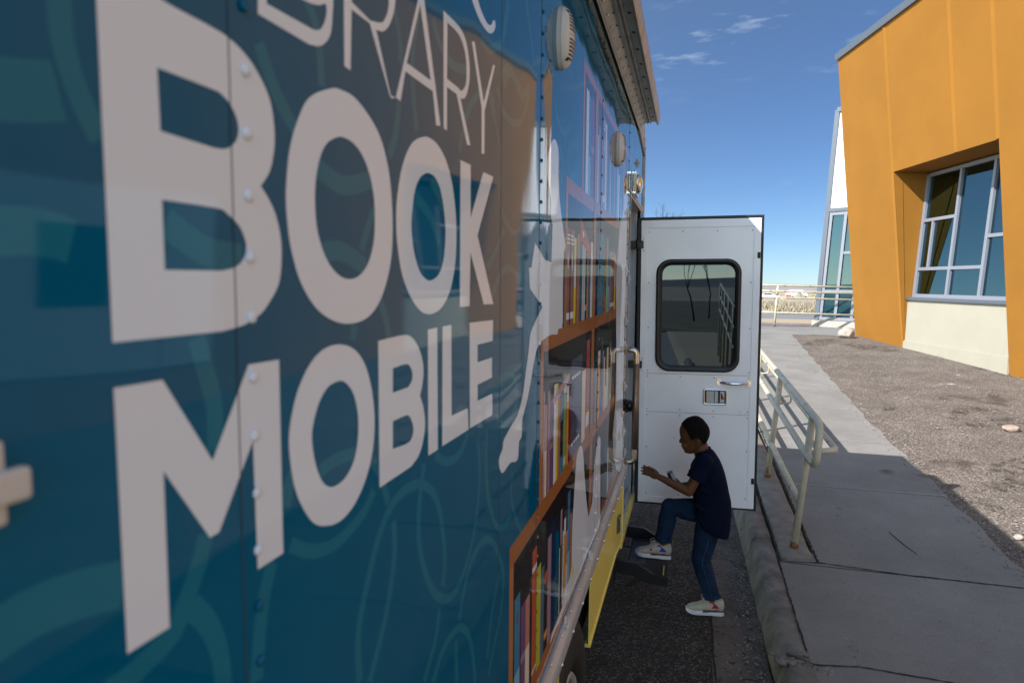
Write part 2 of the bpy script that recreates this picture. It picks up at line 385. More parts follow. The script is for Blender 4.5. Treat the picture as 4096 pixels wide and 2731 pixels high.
def fuse(mb, name, mats, parent, voxel, smooth=4, factor=0.5):
    """one continuous surface grown from overlapping shapes (voxel remesh, then smoothing)"""
    tmp = mb.build('tmp', mats)
    a = tmp.modifiers.new('remesh', 'REMESH'); a.mode = 'VOXEL'; a.voxel_size = voxel; a.use_smooth_shade = True
    b = tmp.modifiers.new('smooth', 'SMOOTH'); b.iterations = smooth; b.factor = factor
    dg = bpy.context.evaluated_depsgraph_get()
    me = bpy.data.meshes.new_from_object(tmp.evaluated_get(dg))
    me.name = name
    old = tmp.data
    bpy.data.objects.remove(tmp); bpy.data.meshes.remove(old)
    me.materials.clear()
    me.materials.append(mats if not isinstance(mats, list) else mats[0])
    o = bpy.data.objects.new(name, me)
    COL.objects.link(o)
    o.parent = parent
    return o
D = {"LET":[["B",[[0.3309,2.1818],[0.3375,2.1829],[0.3445,2.1841],[0.3517,2.1853],[0.3585,2.1863],[0.3644,2.1867],[0.3687,2.1863],[0.3717,2.1853],[0.3742,2.1839],[0.3773,2.1827],[0.3822,2.1818],[0.3898,2.1815],[0.3996,2.1814],[0.4104,2.1815],[0.421,2.1816],[0.4298,2.1815],[0.4361,2.1813],[0.4407,2.1811],[0.4443,2.1808],[0.4475,2.1803],[0.4512,2.1796],[0.4554,2.1786],[0.4597,2.1774],[0.4638,2.1759],[0.4678,2.1743],[0.4716,2.1725],[0.4752,2.1704],[0.4786,2.1682],[0.4819,2.1657],[0.4849,2.1631],[0.4878,2.1605],[0.4904,2.1579],[0.4929,2.1553],[0.4952,2.1525],[0.4972,2.1495],[0.4989,2.1461],[0.5003,2.1422],[0.5015,2.1378],[0.5024,2.1331],[0.5031,2.1285],[0.5035,2.1243],[0.5036,2.1204],[0.5035,2.1167],[0.5032,2.1131],[0.5026,2.1096],[0.5018,2.1061],[0.5009,2.1026],[0.4998,2.099],[0.4985,2.0955],[0.4969,2.0921],[0.4951,2.089],[0.493,2.0861],[0.4906,2.0834],[0.488,2.0808],[0.4854,2.0783],[0.4829,2.0758],[0.4849,2.0742],[0.4868,2.0726],[0.4888,2.0711],[0.4908,2.0693],[0.4928,2.0674],[0.4949,2.0651],[0.497,2.0627],[0.4991,2.0601],[0.5011,2.0572],[0.5029,2.0541],[0.5045,2.0506],[0.5061,2.0467],[0.5074,2.0427],[0.5085,2.0385],[0.5093,2.0344],[0.5098,2.0303],[0.51,2.0261],[0.5099,2.022],[0.5096,2.0179],[0.5092,2.014],[0.5087,2.0104],[0.508,2.0069],[0.5072,2.0035],[0.5061,2.0003],[0.5048,1.9973],[0.5031,1.9944],[0.5011,1.9918],[0.499,1.9894],[0.4966,1.9869],[0.494,1.9845],[0.4914,1.9819],[0.4885,1.9793],[0.4855,1.9768],[0.4823,1.9745],[0.4787,1.9723],[0.4749,1.9704],[0.4709,1.9687],[0.4666,1.9672],[0.4621,1.9658],[0.4575,1.9646],[0.4525,1.9637],[0.4473,1.963],[0.442,1.9624],[0.4368,1.9618],[0.4317,1.9612],[0.3317,1.9612]],
[[[0.3762,2.1369],[0.3859,2.1371],[0.3966,2.1372],[0.4075,2.1374],[0.4175,2.1375],[0.4255,2.1375],[0.4306,2.1375],[0.4334,2.1375],[0.4347,2.1375],[0.4356,2.1372],[0.4371,2.1368],[0.4394,2.1361],[0.4417,2.1352],[0.4439,2.1342],[0.446,2.133],[0.4479,2.1316],[0.4496,2.1301],[0.4513,2.1284],[0.4528,2.1265],[0.454,2.1247],[0.4551,2.1229],[0.4558,2.1211],[0.4563,2.1193],[0.4566,2.1176],[0.4568,2.1159],[0.4568,2.1143],[0.4566,2.1127],[0.4563,2.1113],[0.4558,2.1099],[0.4552,2.1086],[0.4544,2.1072],[0.4534,2.1058],[0.4522,2.1044],[0.4508,2.1031],[0.4493,2.1018],[0.4478,2.1007],[0.4462,2.0998],[0.4444,2.0989],[0.4427,2.0982],[0.4408,2.0976],[0.439,2.0971],[0.4371,2.0967],[0.4352,2.0965],[0.4332,2.0963],[0.4313,2.0961],[0.4294,2.0959],[0.377,2.0969]],
[[0.3761,2.0523],[0.3863,2.0524],[0.3977,2.0525],[0.4093,2.0526],[0.42,2.0526],[0.4286,2.0525],[0.434,2.0522],[0.4367,2.0518],[0.4379,2.0513],[0.4388,2.0506],[0.4405,2.0497],[0.4433,2.0485],[0.4462,2.047],[0.4491,2.0454],[0.4518,2.0436],[0.4542,2.0419],[0.456,2.04],[0.4576,2.0381],[0.4589,2.036],[0.46,2.0341],[0.4609,2.0323],[0.4616,2.0306],[0.4622,2.0291],[0.4625,2.0277],[0.4626,2.0262],[0.4624,2.0247],[0.4621,2.023],[0.4615,2.0212],[0.4606,2.0193],[0.4596,2.0176],[0.4583,2.016],[0.4569,2.0145],[0.4552,2.0132],[0.4533,2.0119],[0.4512,2.0108],[0.4489,2.0098],[0.4462,2.009],[0.4432,2.0083],[0.44,2.0078],[0.4368,2.0073],[0.4337,2.0067],[0.3763,2.0062]]]],
["O",[[0.5968,2.1838],[0.5897,2.181],[0.5813,2.1775],[0.5726,2.1736],[0.5646,2.1693],[0.5579,2.1649],[0.5526,2.1602],[0.5482,2.1552],[0.5444,2.1498],[0.5409,2.1444],[0.5377,2.1391],[0.5346,2.1339],[0.5318,2.1286],[0.5292,2.1233],[0.527,2.1179],[0.525,2.1122],[0.5233,2.1062],[0.5218,2.0999],[0.5207,2.0935],[0.5197,2.0873],[0.519,2.0816],[0.5184,2.0768],[0.5181,2.0724],[0.518,2.0683],[0.5181,2.0641],[0.5184,2.0593],[0.519,2.0538],[0.5197,2.048],[0.5206,2.0419],[0.5219,2.0357],[0.5236,2.0296],[0.5257,2.0235],[0.5282,2.0173],[0.531,2.011],[0.5342,2.0049],[0.5379,1.9992],[0.542,1.9938],[0.5467,1.9886],[0.5517,1.9836],[0.5571,1.979],[0.5626,1.9748],[0.5684,1.9712],[0.5745,1.968],[0.5809,1.9653],[0.5875,1.9629],[0.5941,1.9608],[0.6008,1.959],[0.6077,1.9576],[0.6147,1.9565],[0.6219,1.9559],[0.6292,1.9556],[0.6369,1.9556],[0.6449,1.9561],[0.6529,1.957],[0.6609,1.9584],[0.6684,1.9605],[0.6756,1.9631],[0.6824,1.9664],[0.689,1.9703],[0.6952,1.9748],[0.701,1.98],[0.7066,1.986],[0.7119,1.9928],[0.7167,2.0001],[0.721,2.0077],[0.7247,2.015],[0.7275,2.0221],[0.7296,2.0291],[0.7311,2.0362],[0.7322,2.0434],[0.733,2.0509],[0.7336,2.0587],[0.7336,2.0669],[0.7334,2.0751],[0.7328,2.0833],[0.732,2.0911],[0.731,2.0987],[0.7298,2.1062],[0.7283,2.1134],[0.7263,2.1205],[0.7239,2.1273],[0.7208,2.134],[0.7173,2.1406],[0.7134,2.1469],[0.7092,2.1527],[0.7047,2.1578],[0.7,2.1623],[0.6952,2.1661],[0.69,2.1695],[0.6845,2.1726],[0.6786,2.1756],[0.6721,2.1785],[0.6651,2.1813],[0.658,2.1838],[0.6511,2.1859],[0.6447,2.1874],[0.6388,2.1883],[0.6332,2.1886],[0.6278,2.1885],[0.6227,2.1882],[0.6178,2.1878],[0.6136,2.1875],[0.61,2.1873],[0.6064,2.1867],[0.6022,2.1857]],
[[[0.6079,2.1403],[0.6041,2.1389],[0.5997,2.1371],[0.5951,2.1349],[0.5908,2.1326],[0.5871,2.13],[0.5839,2.1271],[0.5811,2.124],[0.5785,2.1207],[0.5762,2.1171],[0.574,2.1134],[0.5721,2.1095],[0.5704,2.1052],[0.5688,2.1008],[0.5675,2.0964],[0.5665,2.0922],[0.5657,2.0881],[0.5652,2.0841],[0.5649,2.0802],[0.5647,2.0761],[0.5647,2.072],[0.5648,2.0677],[0.565,2.0633],[0.5654,2.0588],[0.5661,2.0544],[0.567,2.0501],[0.5683,2.046],[0.5699,2.0419],[0.5718,2.0378],[0.5738,2.034],[0.576,2.0303],[0.5783,2.027],[0.5809,2.0237],[0.5836,2.0207],[0.5865,2.0179],[0.5896,2.0152],[0.5929,2.0128],[0.5966,2.0104],[0.6004,2.0083],[0.6043,2.0064],[0.6082,2.0049],[0.6121,2.0036],[0.616,2.0027],[0.62,2.002],[0.6241,2.0016],[0.6282,2.0015],[0.6324,2.0017],[0.6367,2.0021],[0.641,2.0028],[0.6453,2.0039],[0.6495,2.0053],[0.6538,2.0072],[0.658,2.0095],[0.6622,2.0122],[0.6662,2.0152],[0.6698,2.0186],[0.6731,2.0223],[0.6762,2.0266],[0.6789,2.0311],[0.6813,2.0358],[0.6833,2.0405],[0.6849,2.0451],[0.686,2.0498],[0.6868,2.0546],[0.6873,2.0595],[0.6876,2.0646],[0.6877,2.0701],[0.6877,2.0759],[0.6873,2.0817],[0.6866,2.0875],[0.6856,2.0929],[0.684,2.0982],[0.6821,2.1033],[0.6799,2.1082],[0.6774,2.1129],[0.6747,2.1172],[0.6717,2.1211],[0.6684,2.1248],[0.6649,2.1281],[0.6612,2.1311],[0.6576,2.1337],[0.654,2.1359],[0.6502,2.1376],[0.6464,2.1391],[0.6426,2.1403],[0.6389,2.1412],[0.6351,2.1419],[0.6314,2.1424],[0.6277,2.1426],[0.6241,2.1426],[0.6209,2.1426],[0.6181,2.1425],[0.6158,2.1424],[0.6135,2.142],[0.611,2.1414]]]],
["O",[[0.8292,2.186],[0.8231,2.1843],[0.8165,2.1822],[0.8096,2.1797],[0.803,2.1769],[0.797,2.1738],[0.7917,2.1704],[0.7867,2.1666],[0.7819,2.1624],[0.7775,2.1581],[0.7734,2.1535],[0.7696,2.1488],[0.7661,2.1438],[0.7628,2.1386],[0.7598,2.1332],[0.757,2.1275],[0.7543,2.1214],[0.7518,2.115],[0.7495,2.1084],[0.7475,2.1017],[0.7459,2.0953],[0.7448,2.089],[0.744,2.0828],[0.7435,2.0767],[0.7434,2.0705],[0.7436,2.0644],[0.7441,2.0582],[0.745,2.052],[0.7461,2.0459],[0.7476,2.0398],[0.7493,2.0338],[0.7511,2.0279],[0.7532,2.022],[0.7555,2.0163],[0.7583,2.0107],[0.7615,2.0053],[0.7652,2.0001],[0.7694,1.995],[0.7741,1.9901],[0.7791,1.9854],[0.7843,1.9809],[0.79,1.9766],[0.7962,1.9723],[0.8026,1.9683],[0.8093,1.9648],[0.8159,1.9619],[0.8225,1.9596],[0.8291,1.9579],[0.8358,1.9567],[0.8428,1.9561],[0.8501,1.9558],[0.858,1.956],[0.8663,1.9566],[0.8748,1.9578],[0.8833,1.9595],[0.8914,1.962],[0.8991,1.9652],[0.9067,1.9692],[0.914,1.9738],[0.9208,1.979],[0.927,1.9846],[0.9325,1.9908],[0.9374,1.9977],[0.9417,2.0049],[0.9454,2.0124],[0.9486,2.02],[0.9512,2.0275],[0.9532,2.0352],[0.9546,2.043],[0.9556,2.0509],[0.9562,2.059],[0.9565,2.0672],[0.9564,2.0755],[0.9558,2.0839],[0.9548,2.0923],[0.9533,2.1005],[0.9513,2.1087],[0.9489,2.1169],[0.9461,2.1249],[0.9428,2.1327],[0.939,2.1399],[0.9348,2.1467],[0.9301,2.1533],[0.925,2.1594],[0.9195,2.1649],[0.9137,2.1698],[0.9073,2.1742],[0.9003,2.1779],[0.8932,2.1811],[0.8862,2.1838],[0.8797,2.1859],[0.8737,2.1874],[0.8679,2.1883],[0.8623,2.1888],[0.857,2.189],[0.8518,2.189],[0.8471,2.1889],[0.8429,2.1887],[0.8387,2.1882],[0.8343,2.1873]],
[[[0.8385,2.1414],[0.8347,2.1403],[0.8305,2.1389],[0.826,2.1372],[0.8217,2.1351],[0.8177,2.1327],[0.814,2.1299],[0.8104,2.1266],[0.807,2.1231],[0.8039,2.1193],[0.8012,2.1154],[0.7989,2.1112],[0.797,2.1066],[0.7953,2.102],[0.7939,2.0973],[0.7926,2.0927],[0.7915,2.0882],[0.7905,2.0838],[0.7897,2.0794],[0.7891,2.0751],[0.7889,2.0707],[0.789,2.0664],[0.7894,2.062],[0.7901,2.0577],[0.791,2.0534],[0.7921,2.0493],[0.7932,2.0454],[0.7946,2.0416],[0.7961,2.0379],[0.798,2.0342],[0.8002,2.0305],[0.8028,2.0266],[0.8058,2.0224],[0.8091,2.0184],[0.8127,2.0146],[0.8164,2.0114],[0.8205,2.0088],[0.825,2.0066],[0.8297,2.0048],[0.8344,2.0034],[0.8388,2.0022],[0.8428,2.0014],[0.8466,2.001],[0.8504,2.0009],[0.8542,2.0012],[0.8584,2.0018],[0.8631,2.0026],[0.8682,2.0038],[0.8734,2.0053],[0.8785,2.0072],[0.883,2.0094],[0.8871,2.0122],[0.8909,2.0153],[0.8944,2.0188],[0.8975,2.0226],[0.9002,2.0266],[0.9025,2.0308],[0.9044,2.0354],[0.9059,2.0402],[0.9071,2.0451],[0.9082,2.05],[0.9091,2.0548],[0.9098,2.0595],[0.9102,2.0644],[0.9103,2.0694],[0.91,2.0747],[0.9093,2.0805],[0.9082,2.0866],[0.9069,2.0928],[0.9051,2.0989],[0.903,2.1046],[0.9006,2.1102],[0.8978,2.1157],[0.8946,2.121],[0.8913,2.1257],[0.8878,2.1298],[0.8839,2.1332],[0.8797,2.136],[0.8753,2.1383],[0.8711,2.1401],[0.8673,2.1416],[0.8638,2.1425],[0.8605,2.143],[0.8574,2.1431],[0.8544,2.143],[0.8515,2.1429],[0.8488,2.1429],[0.8465,2.1429],[0.8441,2.1427],[0.8415,2.1423]]]],
["K",[[0.9745,2.1819],[1.0234,2.183],[1.024,2.1007],[1.0903,2.1824],[1.1495,2.1834],[1.0594,2.0757],[1.1539,1.9604],[1.096,1.9614],[1.0234,2.0465],[1.0197,1.9609],[0.9723,1.9614]],[]],
["B",[[0.4851,2.2519],[0.4951,2.252],[0.5057,2.2521],[0.5165,2.2521],[0.5271,2.2524],[0.5367,2.2531],[0.5452,2.2542],[0.5528,2.2557],[0.5597,2.2575],[0.566,2.2595],[0.5721,2.2618],[0.5779,2.2648],[0.5832,2.2684],[0.5879,2.2721],[0.5921,2.2752],[0.5956,2.2772],[0.5984,2.2777],[0.6004,2.2773],[0.6018,2.2761],[0.6028,2.2744],[0.6035,2.2724],[0.6039,2.2699],[0.6038,2.2667],[0.6034,2.2632],[0.6028,2.2595],[0.6022,2.2558],[0.6017,2.252],[0.6012,2.2479],[0.6005,2.2438],[0.5996,2.2398],[0.5984,2.2363],[0.5968,2.2332],[0.5948,2.2304],[0.5927,2.2278],[0.5904,2.2255],[0.588,2.2234],[0.5856,2.2215],[0.5832,2.2198],[0.5806,2.2184],[0.5779,2.2171],[0.5751,2.2159],[0.5721,2.215],[0.569,2.2142],[0.5658,2.2136],[0.5626,2.213],[0.5595,2.2123],[0.4849,2.2111]],
[[[0.4975,2.2422],[0.5078,2.2432],[0.5189,2.2442],[0.5302,2.2453],[0.5409,2.2464],[0.5501,2.2475],[0.5574,2.2485],[0.5631,2.2495],[0.5677,2.2505],[0.5717,2.2515],[0.5755,2.2526],[0.5792,2.254],[0.5824,2.2556],[0.5851,2.2572],[0.5874,2.2584],[0.5891,2.2588],[0.5904,2.2583],[0.591,2.2571],[0.5913,2.2554],[0.5912,2.2535],[0.5909,2.2515],[0.5903,2.2494],[0.5895,2.247],[0.5884,2.2445],[0.5871,2.242],[0.5858,2.2398],[0.5844,2.2379],[0.583,2.236],[0.5814,2.2343],[0.5797,2.2328],[0.5779,2.2315],[0.5759,2.2305],[0.5738,2.2297],[0.5716,2.229],[0.5694,2.2284],[0.5673,2.2278],[0.4968,2.2235]]]],
["R",[[0.6247,2.3076],[0.6408,2.313],[0.6585,2.3191],[0.6767,2.3253],[0.6938,2.3308],[0.7084,2.3347],[0.7194,2.3366],[0.7277,2.3369],[0.7338,2.336],[0.7384,2.3343],[0.7422,2.3322],[0.7448,2.3295],[0.7457,2.326],[0.7454,2.3219],[0.7443,2.3175],[0.743,2.3132],[0.7413,2.3088],[0.7389,2.3041],[0.736,2.2994],[0.7329,2.295],[0.7298,2.291],[0.7267,2.2876],[0.7235,2.2845],[0.7202,2.2818],[0.7169,2.2795],[0.7138,2.2775],[0.7106,2.2761],[0.7072,2.2751],[0.704,2.2745],[0.7012,2.274],[0.699,2.2736],[0.6976,2.2732],[0.6968,2.273],[0.6963,2.2729],[0.6959,2.2728],[0.6953,2.2727],[0.7313,2.2127],[0.7449,2.2134],[0.733,2.2098],[0.7283,2.2122],[0.6799,2.274],[0.6401,2.2731],[0.6362,2.2121],[0.6237,2.213]],
[[[0.6407,2.2956],[0.654,2.3012],[0.6687,2.3074],[0.6835,2.3137],[0.6971,2.3192],[0.7081,2.3231],[0.7156,2.325],[0.7204,2.3254],[0.7231,2.3246],[0.7248,2.323],[0.7264,2.3211],[0.7276,2.3187],[0.7279,2.3154],[0.7276,2.3116],[0.7267,2.3078],[0.7255,2.3042],[0.7239,2.3008],[0.7217,2.2974],[0.7191,2.2941],[0.7165,2.2911],[0.714,2.2886],[0.7118,2.2868],[0.7096,2.2855],[0.7074,2.2846],[0.7049,2.2837],[0.7019,2.2826],[0.6982,2.2815],[0.6941,2.2805],[0.6896,2.2794],[0.6852,2.2784],[0.6809,2.2773],[0.6403,2.2806]]]],
["A",[[0.8129,2.3502],[0.8237,2.3703],[0.8322,2.3605],[0.8704,2.2658],[0.8906,2.2131],[0.8741,2.2109],[0.8624,2.2523],[0.7729,2.2518],[0.7584,2.2131],[0.7449,2.2139]],
[[[0.8199,2.3464],[0.7769,2.2627],[0.8547,2.2642]]]],
["R",[[0.9029,2.371],[0.916,2.3715],[0.9301,2.3722],[0.9443,2.3728],[0.9576,2.3731],[0.9689,2.3727],[0.9777,2.3717],[0.9844,2.3702],[0.9898,2.3683],[0.9944,2.3657],[0.9988,2.3626],[1.0031,2.3587],[1.0068,2.354],[1.0099,2.3489],[1.0125,2.3437],[1.0146,2.3387],[1.0161,2.3342],[1.017,2.3297],[1.0173,2.3253],[1.0173,2.321],[1.0169,2.3166],[1.0162,2.3122],[1.0151,2.3077],[1.0136,2.3033],[1.0118,2.299],[1.0096,2.295],[1.0071,2.2911],[1.0043,2.2873],[1.0011,2.2837],[0.9977,2.2805],[0.9942,2.2779],[0.9905,2.276],[0.9865,2.2747],[0.9823,2.2737],[0.9782,2.2728],[0.9742,2.2718],[1.022,2.2126],[1.005,2.2103],[0.9567,2.2738],[0.9165,2.2727],[0.9164,2.2127],[0.9033,2.2129]],
[[[0.9184,2.3607],[0.9266,2.361],[0.9352,2.3615],[0.9439,2.3619],[0.9521,2.362],[0.9594,2.3617],[0.9655,2.3609],[0.9708,2.3599],[0.9755,2.3585],[0.9797,2.3566],[0.9837,2.3544],[0.9876,2.3517],[0.9911,2.3486],[0.9942,2.3451],[0.9968,2.3412],[0.999,2.3371],[1.0006,2.3325],[1.0016,2.3273],[1.0022,2.322],[1.0024,2.3169],[1.0022,2.3124],[1.0018,2.3085],[1.001,2.3051],[0.9998,2.3019],[0.9982,2.299],[0.9961,2.2961],[0.9934,2.2933],[0.99,2.2904],[0.9862,2.2878],[0.9825,2.2857],[0.9791,2.2842],[0.976,2.2834],[0.973,2.2833],[0.9701,2.2837],[0.9672,2.2841],[0.9644,2.2843],[0.9165,2.2841]]]],
["Y",[[1.0271,2.3722],[1.0413,2.3753],[1.0911,2.296],[1.1444,2.3727],[1.1564,2.3742],[1.0962,2.2831],[1.096,2.2127],[1.0802,2.2109],[1.0792,2.2843]],[]],
["C",[[1.0188,2.4692],[1.0197,2.463],[1.0203,2.4566],[1.021,2.4502],[1.0223,2.4444],[1.0244,2.4394],[1.0275,2.4355],[1.0314,2.4323],[1.0359,2.4297],[1.0409,2.4273],[1.0464,2.425],[1.0524,2.4227],[1.0591,2.4206],[1.0663,2.4187],[1.0737,2.4171],[1.081,2.4159],[1.0883,2.4152],[1.096,2.4148],[1.1036,2.4148],[1.111,2.4152],[1.1177,2.416],[1.1238,2.4172],[1.1293,2.4189],[1.1344,2.421],[1.1391,2.4232],[1.1434,2.4256],[1.147,2.4281],[1.1499,2.4309],[1.1525,2.4338],[1.155,2.4368],[1.1578,2.4397],[1.1549,2.4492],[1.1417,2.4444],[1.1403,2.4426],[1.139,2.4408],[1.1377,2.439],[1.1361,2.4372],[1.134,2.4356],[1.1313,2.434],[1.1282,2.4324],[1.1248,2.4309],[1.1212,2.4297],[1.1175,2.429],[1.1136,2.4286],[1.1096,2.4285],[1.1053,2.4288],[1.1009,2.4293],[1.0964,2.4301],[1.0915,2.4311],[1.0862,2.4324],[1.0809,2.434],[1.0758,2.4358],[1.0713,2.4378],[1.0672,2.4398],[1.0633,2.4419],[1.0597,2.4443],[1.0566,2.4473],[1.0539,2.4511],[1.0519,2.4561],[1.0504,2.462],[1.0492,2.4684],[1.0481,2.4749],[1.0469,2.4811]],[]],
["M",[[0.331,1.9333],[0.3706,1.9329],[0.4164,1.866],[0.4613,1.9325],[0.5026,1.932],[0.5025,1.7604],[0.4663,1.7608],[0.4643,1.8698],[0.421,1.8092],[0.4109,1.809],[0.3684,1.8709],[0.3685,1.7612],[0.3323,1.762]],[]],
["O",[[0.6018,1.9363],[0.5957,1.9364],[0.5897,1.9362],[0.5838,1.9355],[0.5782,1.9345],[0.5728,1.9332],[0.5677,1.9314],[0.5629,1.9294],[0.5582,1.927],[0.5537,1.9242],[0.5495,1.9212],[0.5453,1.9178],[0.5413,1.914],[0.5375,1.9099],[0.534,1.9058],[0.5308,1.9016],[0.5281,1.8974],[0.5256,1.893],[0.5234,1.8885],[0.5214,1.8841],[0.5197,1.8798],[0.5182,1.8756],[0.5169,1.8715],[0.5159,1.8675],[0.5151,1.8634],[0.5146,1.8592],[0.5145,1.8549],[0.5147,1.8506],[0.5151,1.8461],[0.5157,1.8416],[0.5165,1.8371],[0.5173,1.8324],[0.5183,1.8276],[0.5195,1.8228],[0.5208,1.818],[0.5225,1.8134],[0.5243,1.8089],[0.5264,1.8044],[0.5287,1.8],[0.5313,1.7957],[0.5341,1.7914],[0.5371,1.787],[0.5406,1.7826],[0.5442,1.7782],[0.548,1.7741],[0.5519,1.7706],[0.5559,1.7677],[0.5599,1.7653],[0.5642,1.7632],[0.5686,1.7614],[0.5733,1.7598],[0.5784,1.7582],[0.5838,1.7567],[0.5895,1.7556],[0.5952,1.7548],[0.6008,1.7545],[0.6064,1.7548],[0.612,1.7555],[0.6176,1.7567],[0.6231,1.7583],[0.6285,1.7602],[0.6338,1.7627],[0.639,1.7656],[0.6441,1.7689],[0.649,1.7726],[0.6536,1.7765],[0.6579,1.7808],[0.662,1.7855],[0.6659,1.7905],[0.6693,1.7956],[0.6724,1.8009],[0.6749,1.8062],[0.677,1.8117],[0.6787,1.8173],[0.6801,1.823],[0.681,1.8288],[0.6817,1.8346],[0.682,1.8406],[0.6819,1.8466],[0.6814,1.8526],[0.6806,1.8587],[0.6795,1.865],[0.678,1.8714],[0.6762,1.8778],[0.6741,1.8839],[0.6718,1.8897],[0.6693,1.895],[0.6667,1.8999],[0.6638,1.9046],[0.6606,1.909],[0.6569,1.9132],[0.6528,1.9171],[0.6484,1.9208],[0.6436,1.9241],[0.6385,1.9271],[0.633,1.9296],[0.6272,1.9318],[0.6209,1.9335],[0.6144,1.9348],[0.608,1.9358]],
[[[0.605,1.8991],[0.6011,1.8992],[0.5968,1.899],[0.5922,1.8986],[0.5878,1.8978],[0.5837,1.8967],[0.5801,1.895],[0.5765,1.893],[0.5732,1.8906],[0.5701,1.8881],[0.5673,1.8854],[0.5648,1.8827],[0.5626,1.8797],[0.5606,1.8767],[0.5588,1.8736],[0.5572,1.8705],[0.5557,1.8674],[0.5544,1.8644],[0.5534,1.8612],[0.5526,1.8581],[0.5521,1.8548],[0.552,1.8515],[0.5523,1.848],[0.5528,1.8445],[0.5534,1.841],[0.5542,1.8376],[0.5549,1.8343],[0.5558,1.8311],[0.5569,1.8278],[0.558,1.8247],[0.5594,1.8215],[0.5609,1.8183],[0.5627,1.815],[0.5646,1.8117],[0.5666,1.8087],[0.5687,1.806],[0.5709,1.8037],[0.5732,1.8017],[0.5756,1.7999],[0.5781,1.7984],[0.5807,1.797],[0.5833,1.7959],[0.5861,1.795],[0.589,1.7943],[0.5921,1.7939],[0.5954,1.7938],[0.5991,1.7939],[0.6032,1.7942],[0.6074,1.7948],[0.6116,1.7958],[0.6155,1.7971],[0.6192,1.7988],[0.6228,1.8009],[0.6263,1.8034],[0.6294,1.8061],[0.6322,1.8089],[0.6346,1.8119],[0.6365,1.8151],[0.6382,1.8184],[0.6396,1.822],[0.6409,1.8257],[0.6419,1.8296],[0.6427,1.8337],[0.6433,1.838],[0.6437,1.8423],[0.6438,1.8464],[0.6437,1.8504],[0.6434,1.8544],[0.6428,1.8583],[0.642,1.8621],[0.6409,1.8659],[0.6396,1.8697],[0.6379,1.8735],[0.6361,1.8772],[0.634,1.8806],[0.6318,1.8837],[0.6294,1.8865],[0.6267,1.889],[0.6238,1.8913],[0.621,1.8933],[0.6182,1.8949],[0.6157,1.8963],[0.6133,1.8974],[0.6109,1.8982],[0.6082,1.8988]]]],
["B",[[0.6931,1.9322],[0.705,1.9326],[0.7179,1.9331],[0.7308,1.9335],[0.743,1.9338],[0.7536,1.9339],[0.7618,1.9338],[0.7682,1.9335],[0.7735,1.9331],[0.7782,1.9322],[0.7833,1.9308],[0.7887,1.9287],[0.7939,1.926],[0.7989,1.9229],[0.8035,1.9196],[0.8077,1.9162],[0.8114,1.9127],[0.8147,1.909],[0.8176,1.9051],[0.8201,1.9013],[0.8222,1.8975],[0.8239,1.8938],[0.8251,1.8902],[0.826,1.8866],[0.8264,1.883],[0.8266,1.8795],[0.8262,1.876],[0.8255,1.8725],[0.8244,1.869],[0.8231,1.8657],[0.8219,1.8626],[0.8205,1.8599],[0.819,1.8573],[0.8175,1.8549],[0.8159,1.8526],[0.8143,1.8501],[0.8166,1.8468],[0.8189,1.8434],[0.8213,1.84],[0.8235,1.8365],[0.8254,1.8327],[0.8271,1.8287],[0.8287,1.8244],[0.83,1.8199],[0.831,1.8154],[0.8313,1.8109],[0.8309,1.8063],[0.8301,1.8017],[0.8287,1.797],[0.827,1.7926],[0.8249,1.7884],[0.8226,1.7845],[0.82,1.7808],[0.817,1.7773],[0.8136,1.7742],[0.8098,1.7714],[0.8053,1.7691],[0.8003,1.7674],[0.795,1.7659],[0.7896,1.7644],[0.7845,1.7629],[0.6929,1.7623]],
[[[0.7312,1.8965],[0.7389,1.8967],[0.7472,1.8969],[0.7555,1.8972],[0.7631,1.8972],[0.7693,1.897],[0.7738,1.8964],[0.7769,1.8956],[0.7791,1.8946],[0.7809,1.8934],[0.7828,1.8921],[0.7847,1.8905],[0.7864,1.8887],[0.7878,1.8868],[0.7889,1.8848],[0.7896,1.8829],[0.7898,1.8809],[0.7898,1.8789],[0.7894,1.877],[0.7885,1.8751],[0.7873,1.8733],[0.7856,1.8718],[0.7833,1.8705],[0.7807,1.8692],[0.7781,1.868],[0.7756,1.8667],[0.7307,1.8672]],
[[0.73,1.8327],[0.7378,1.8327],[0.7462,1.8328],[0.7545,1.8329],[0.7621,1.8328],[0.7684,1.8325],[0.7729,1.8318],[0.7759,1.831],[0.7781,1.83],[0.7799,1.8287],[0.7819,1.8271],[0.7841,1.825],[0.7862,1.8225],[0.7881,1.8199],[0.7897,1.8172],[0.7908,1.8148],[0.7915,1.8126],[0.7918,1.8105],[0.7918,1.8086],[0.7914,1.8067],[0.7907,1.8048],[0.7895,1.803],[0.7879,1.8012],[0.7859,1.7995],[0.7838,1.798],[0.7815,1.7969],[0.779,1.7963],[0.7763,1.796],[0.7735,1.796],[0.7706,1.796],[0.7679,1.7959],[0.7294,1.7988]]]],
["I",[[0.8424,1.9352],[0.8771,1.9359],[0.8788,1.762],[0.8426,1.7623]],[]],
["L",[[0.8976,1.9359],[0.9347,1.9361],[0.9357,1.7997],[1.0123,1.7974],[1.0159,1.7617],[0.8962,1.7626]],[]],
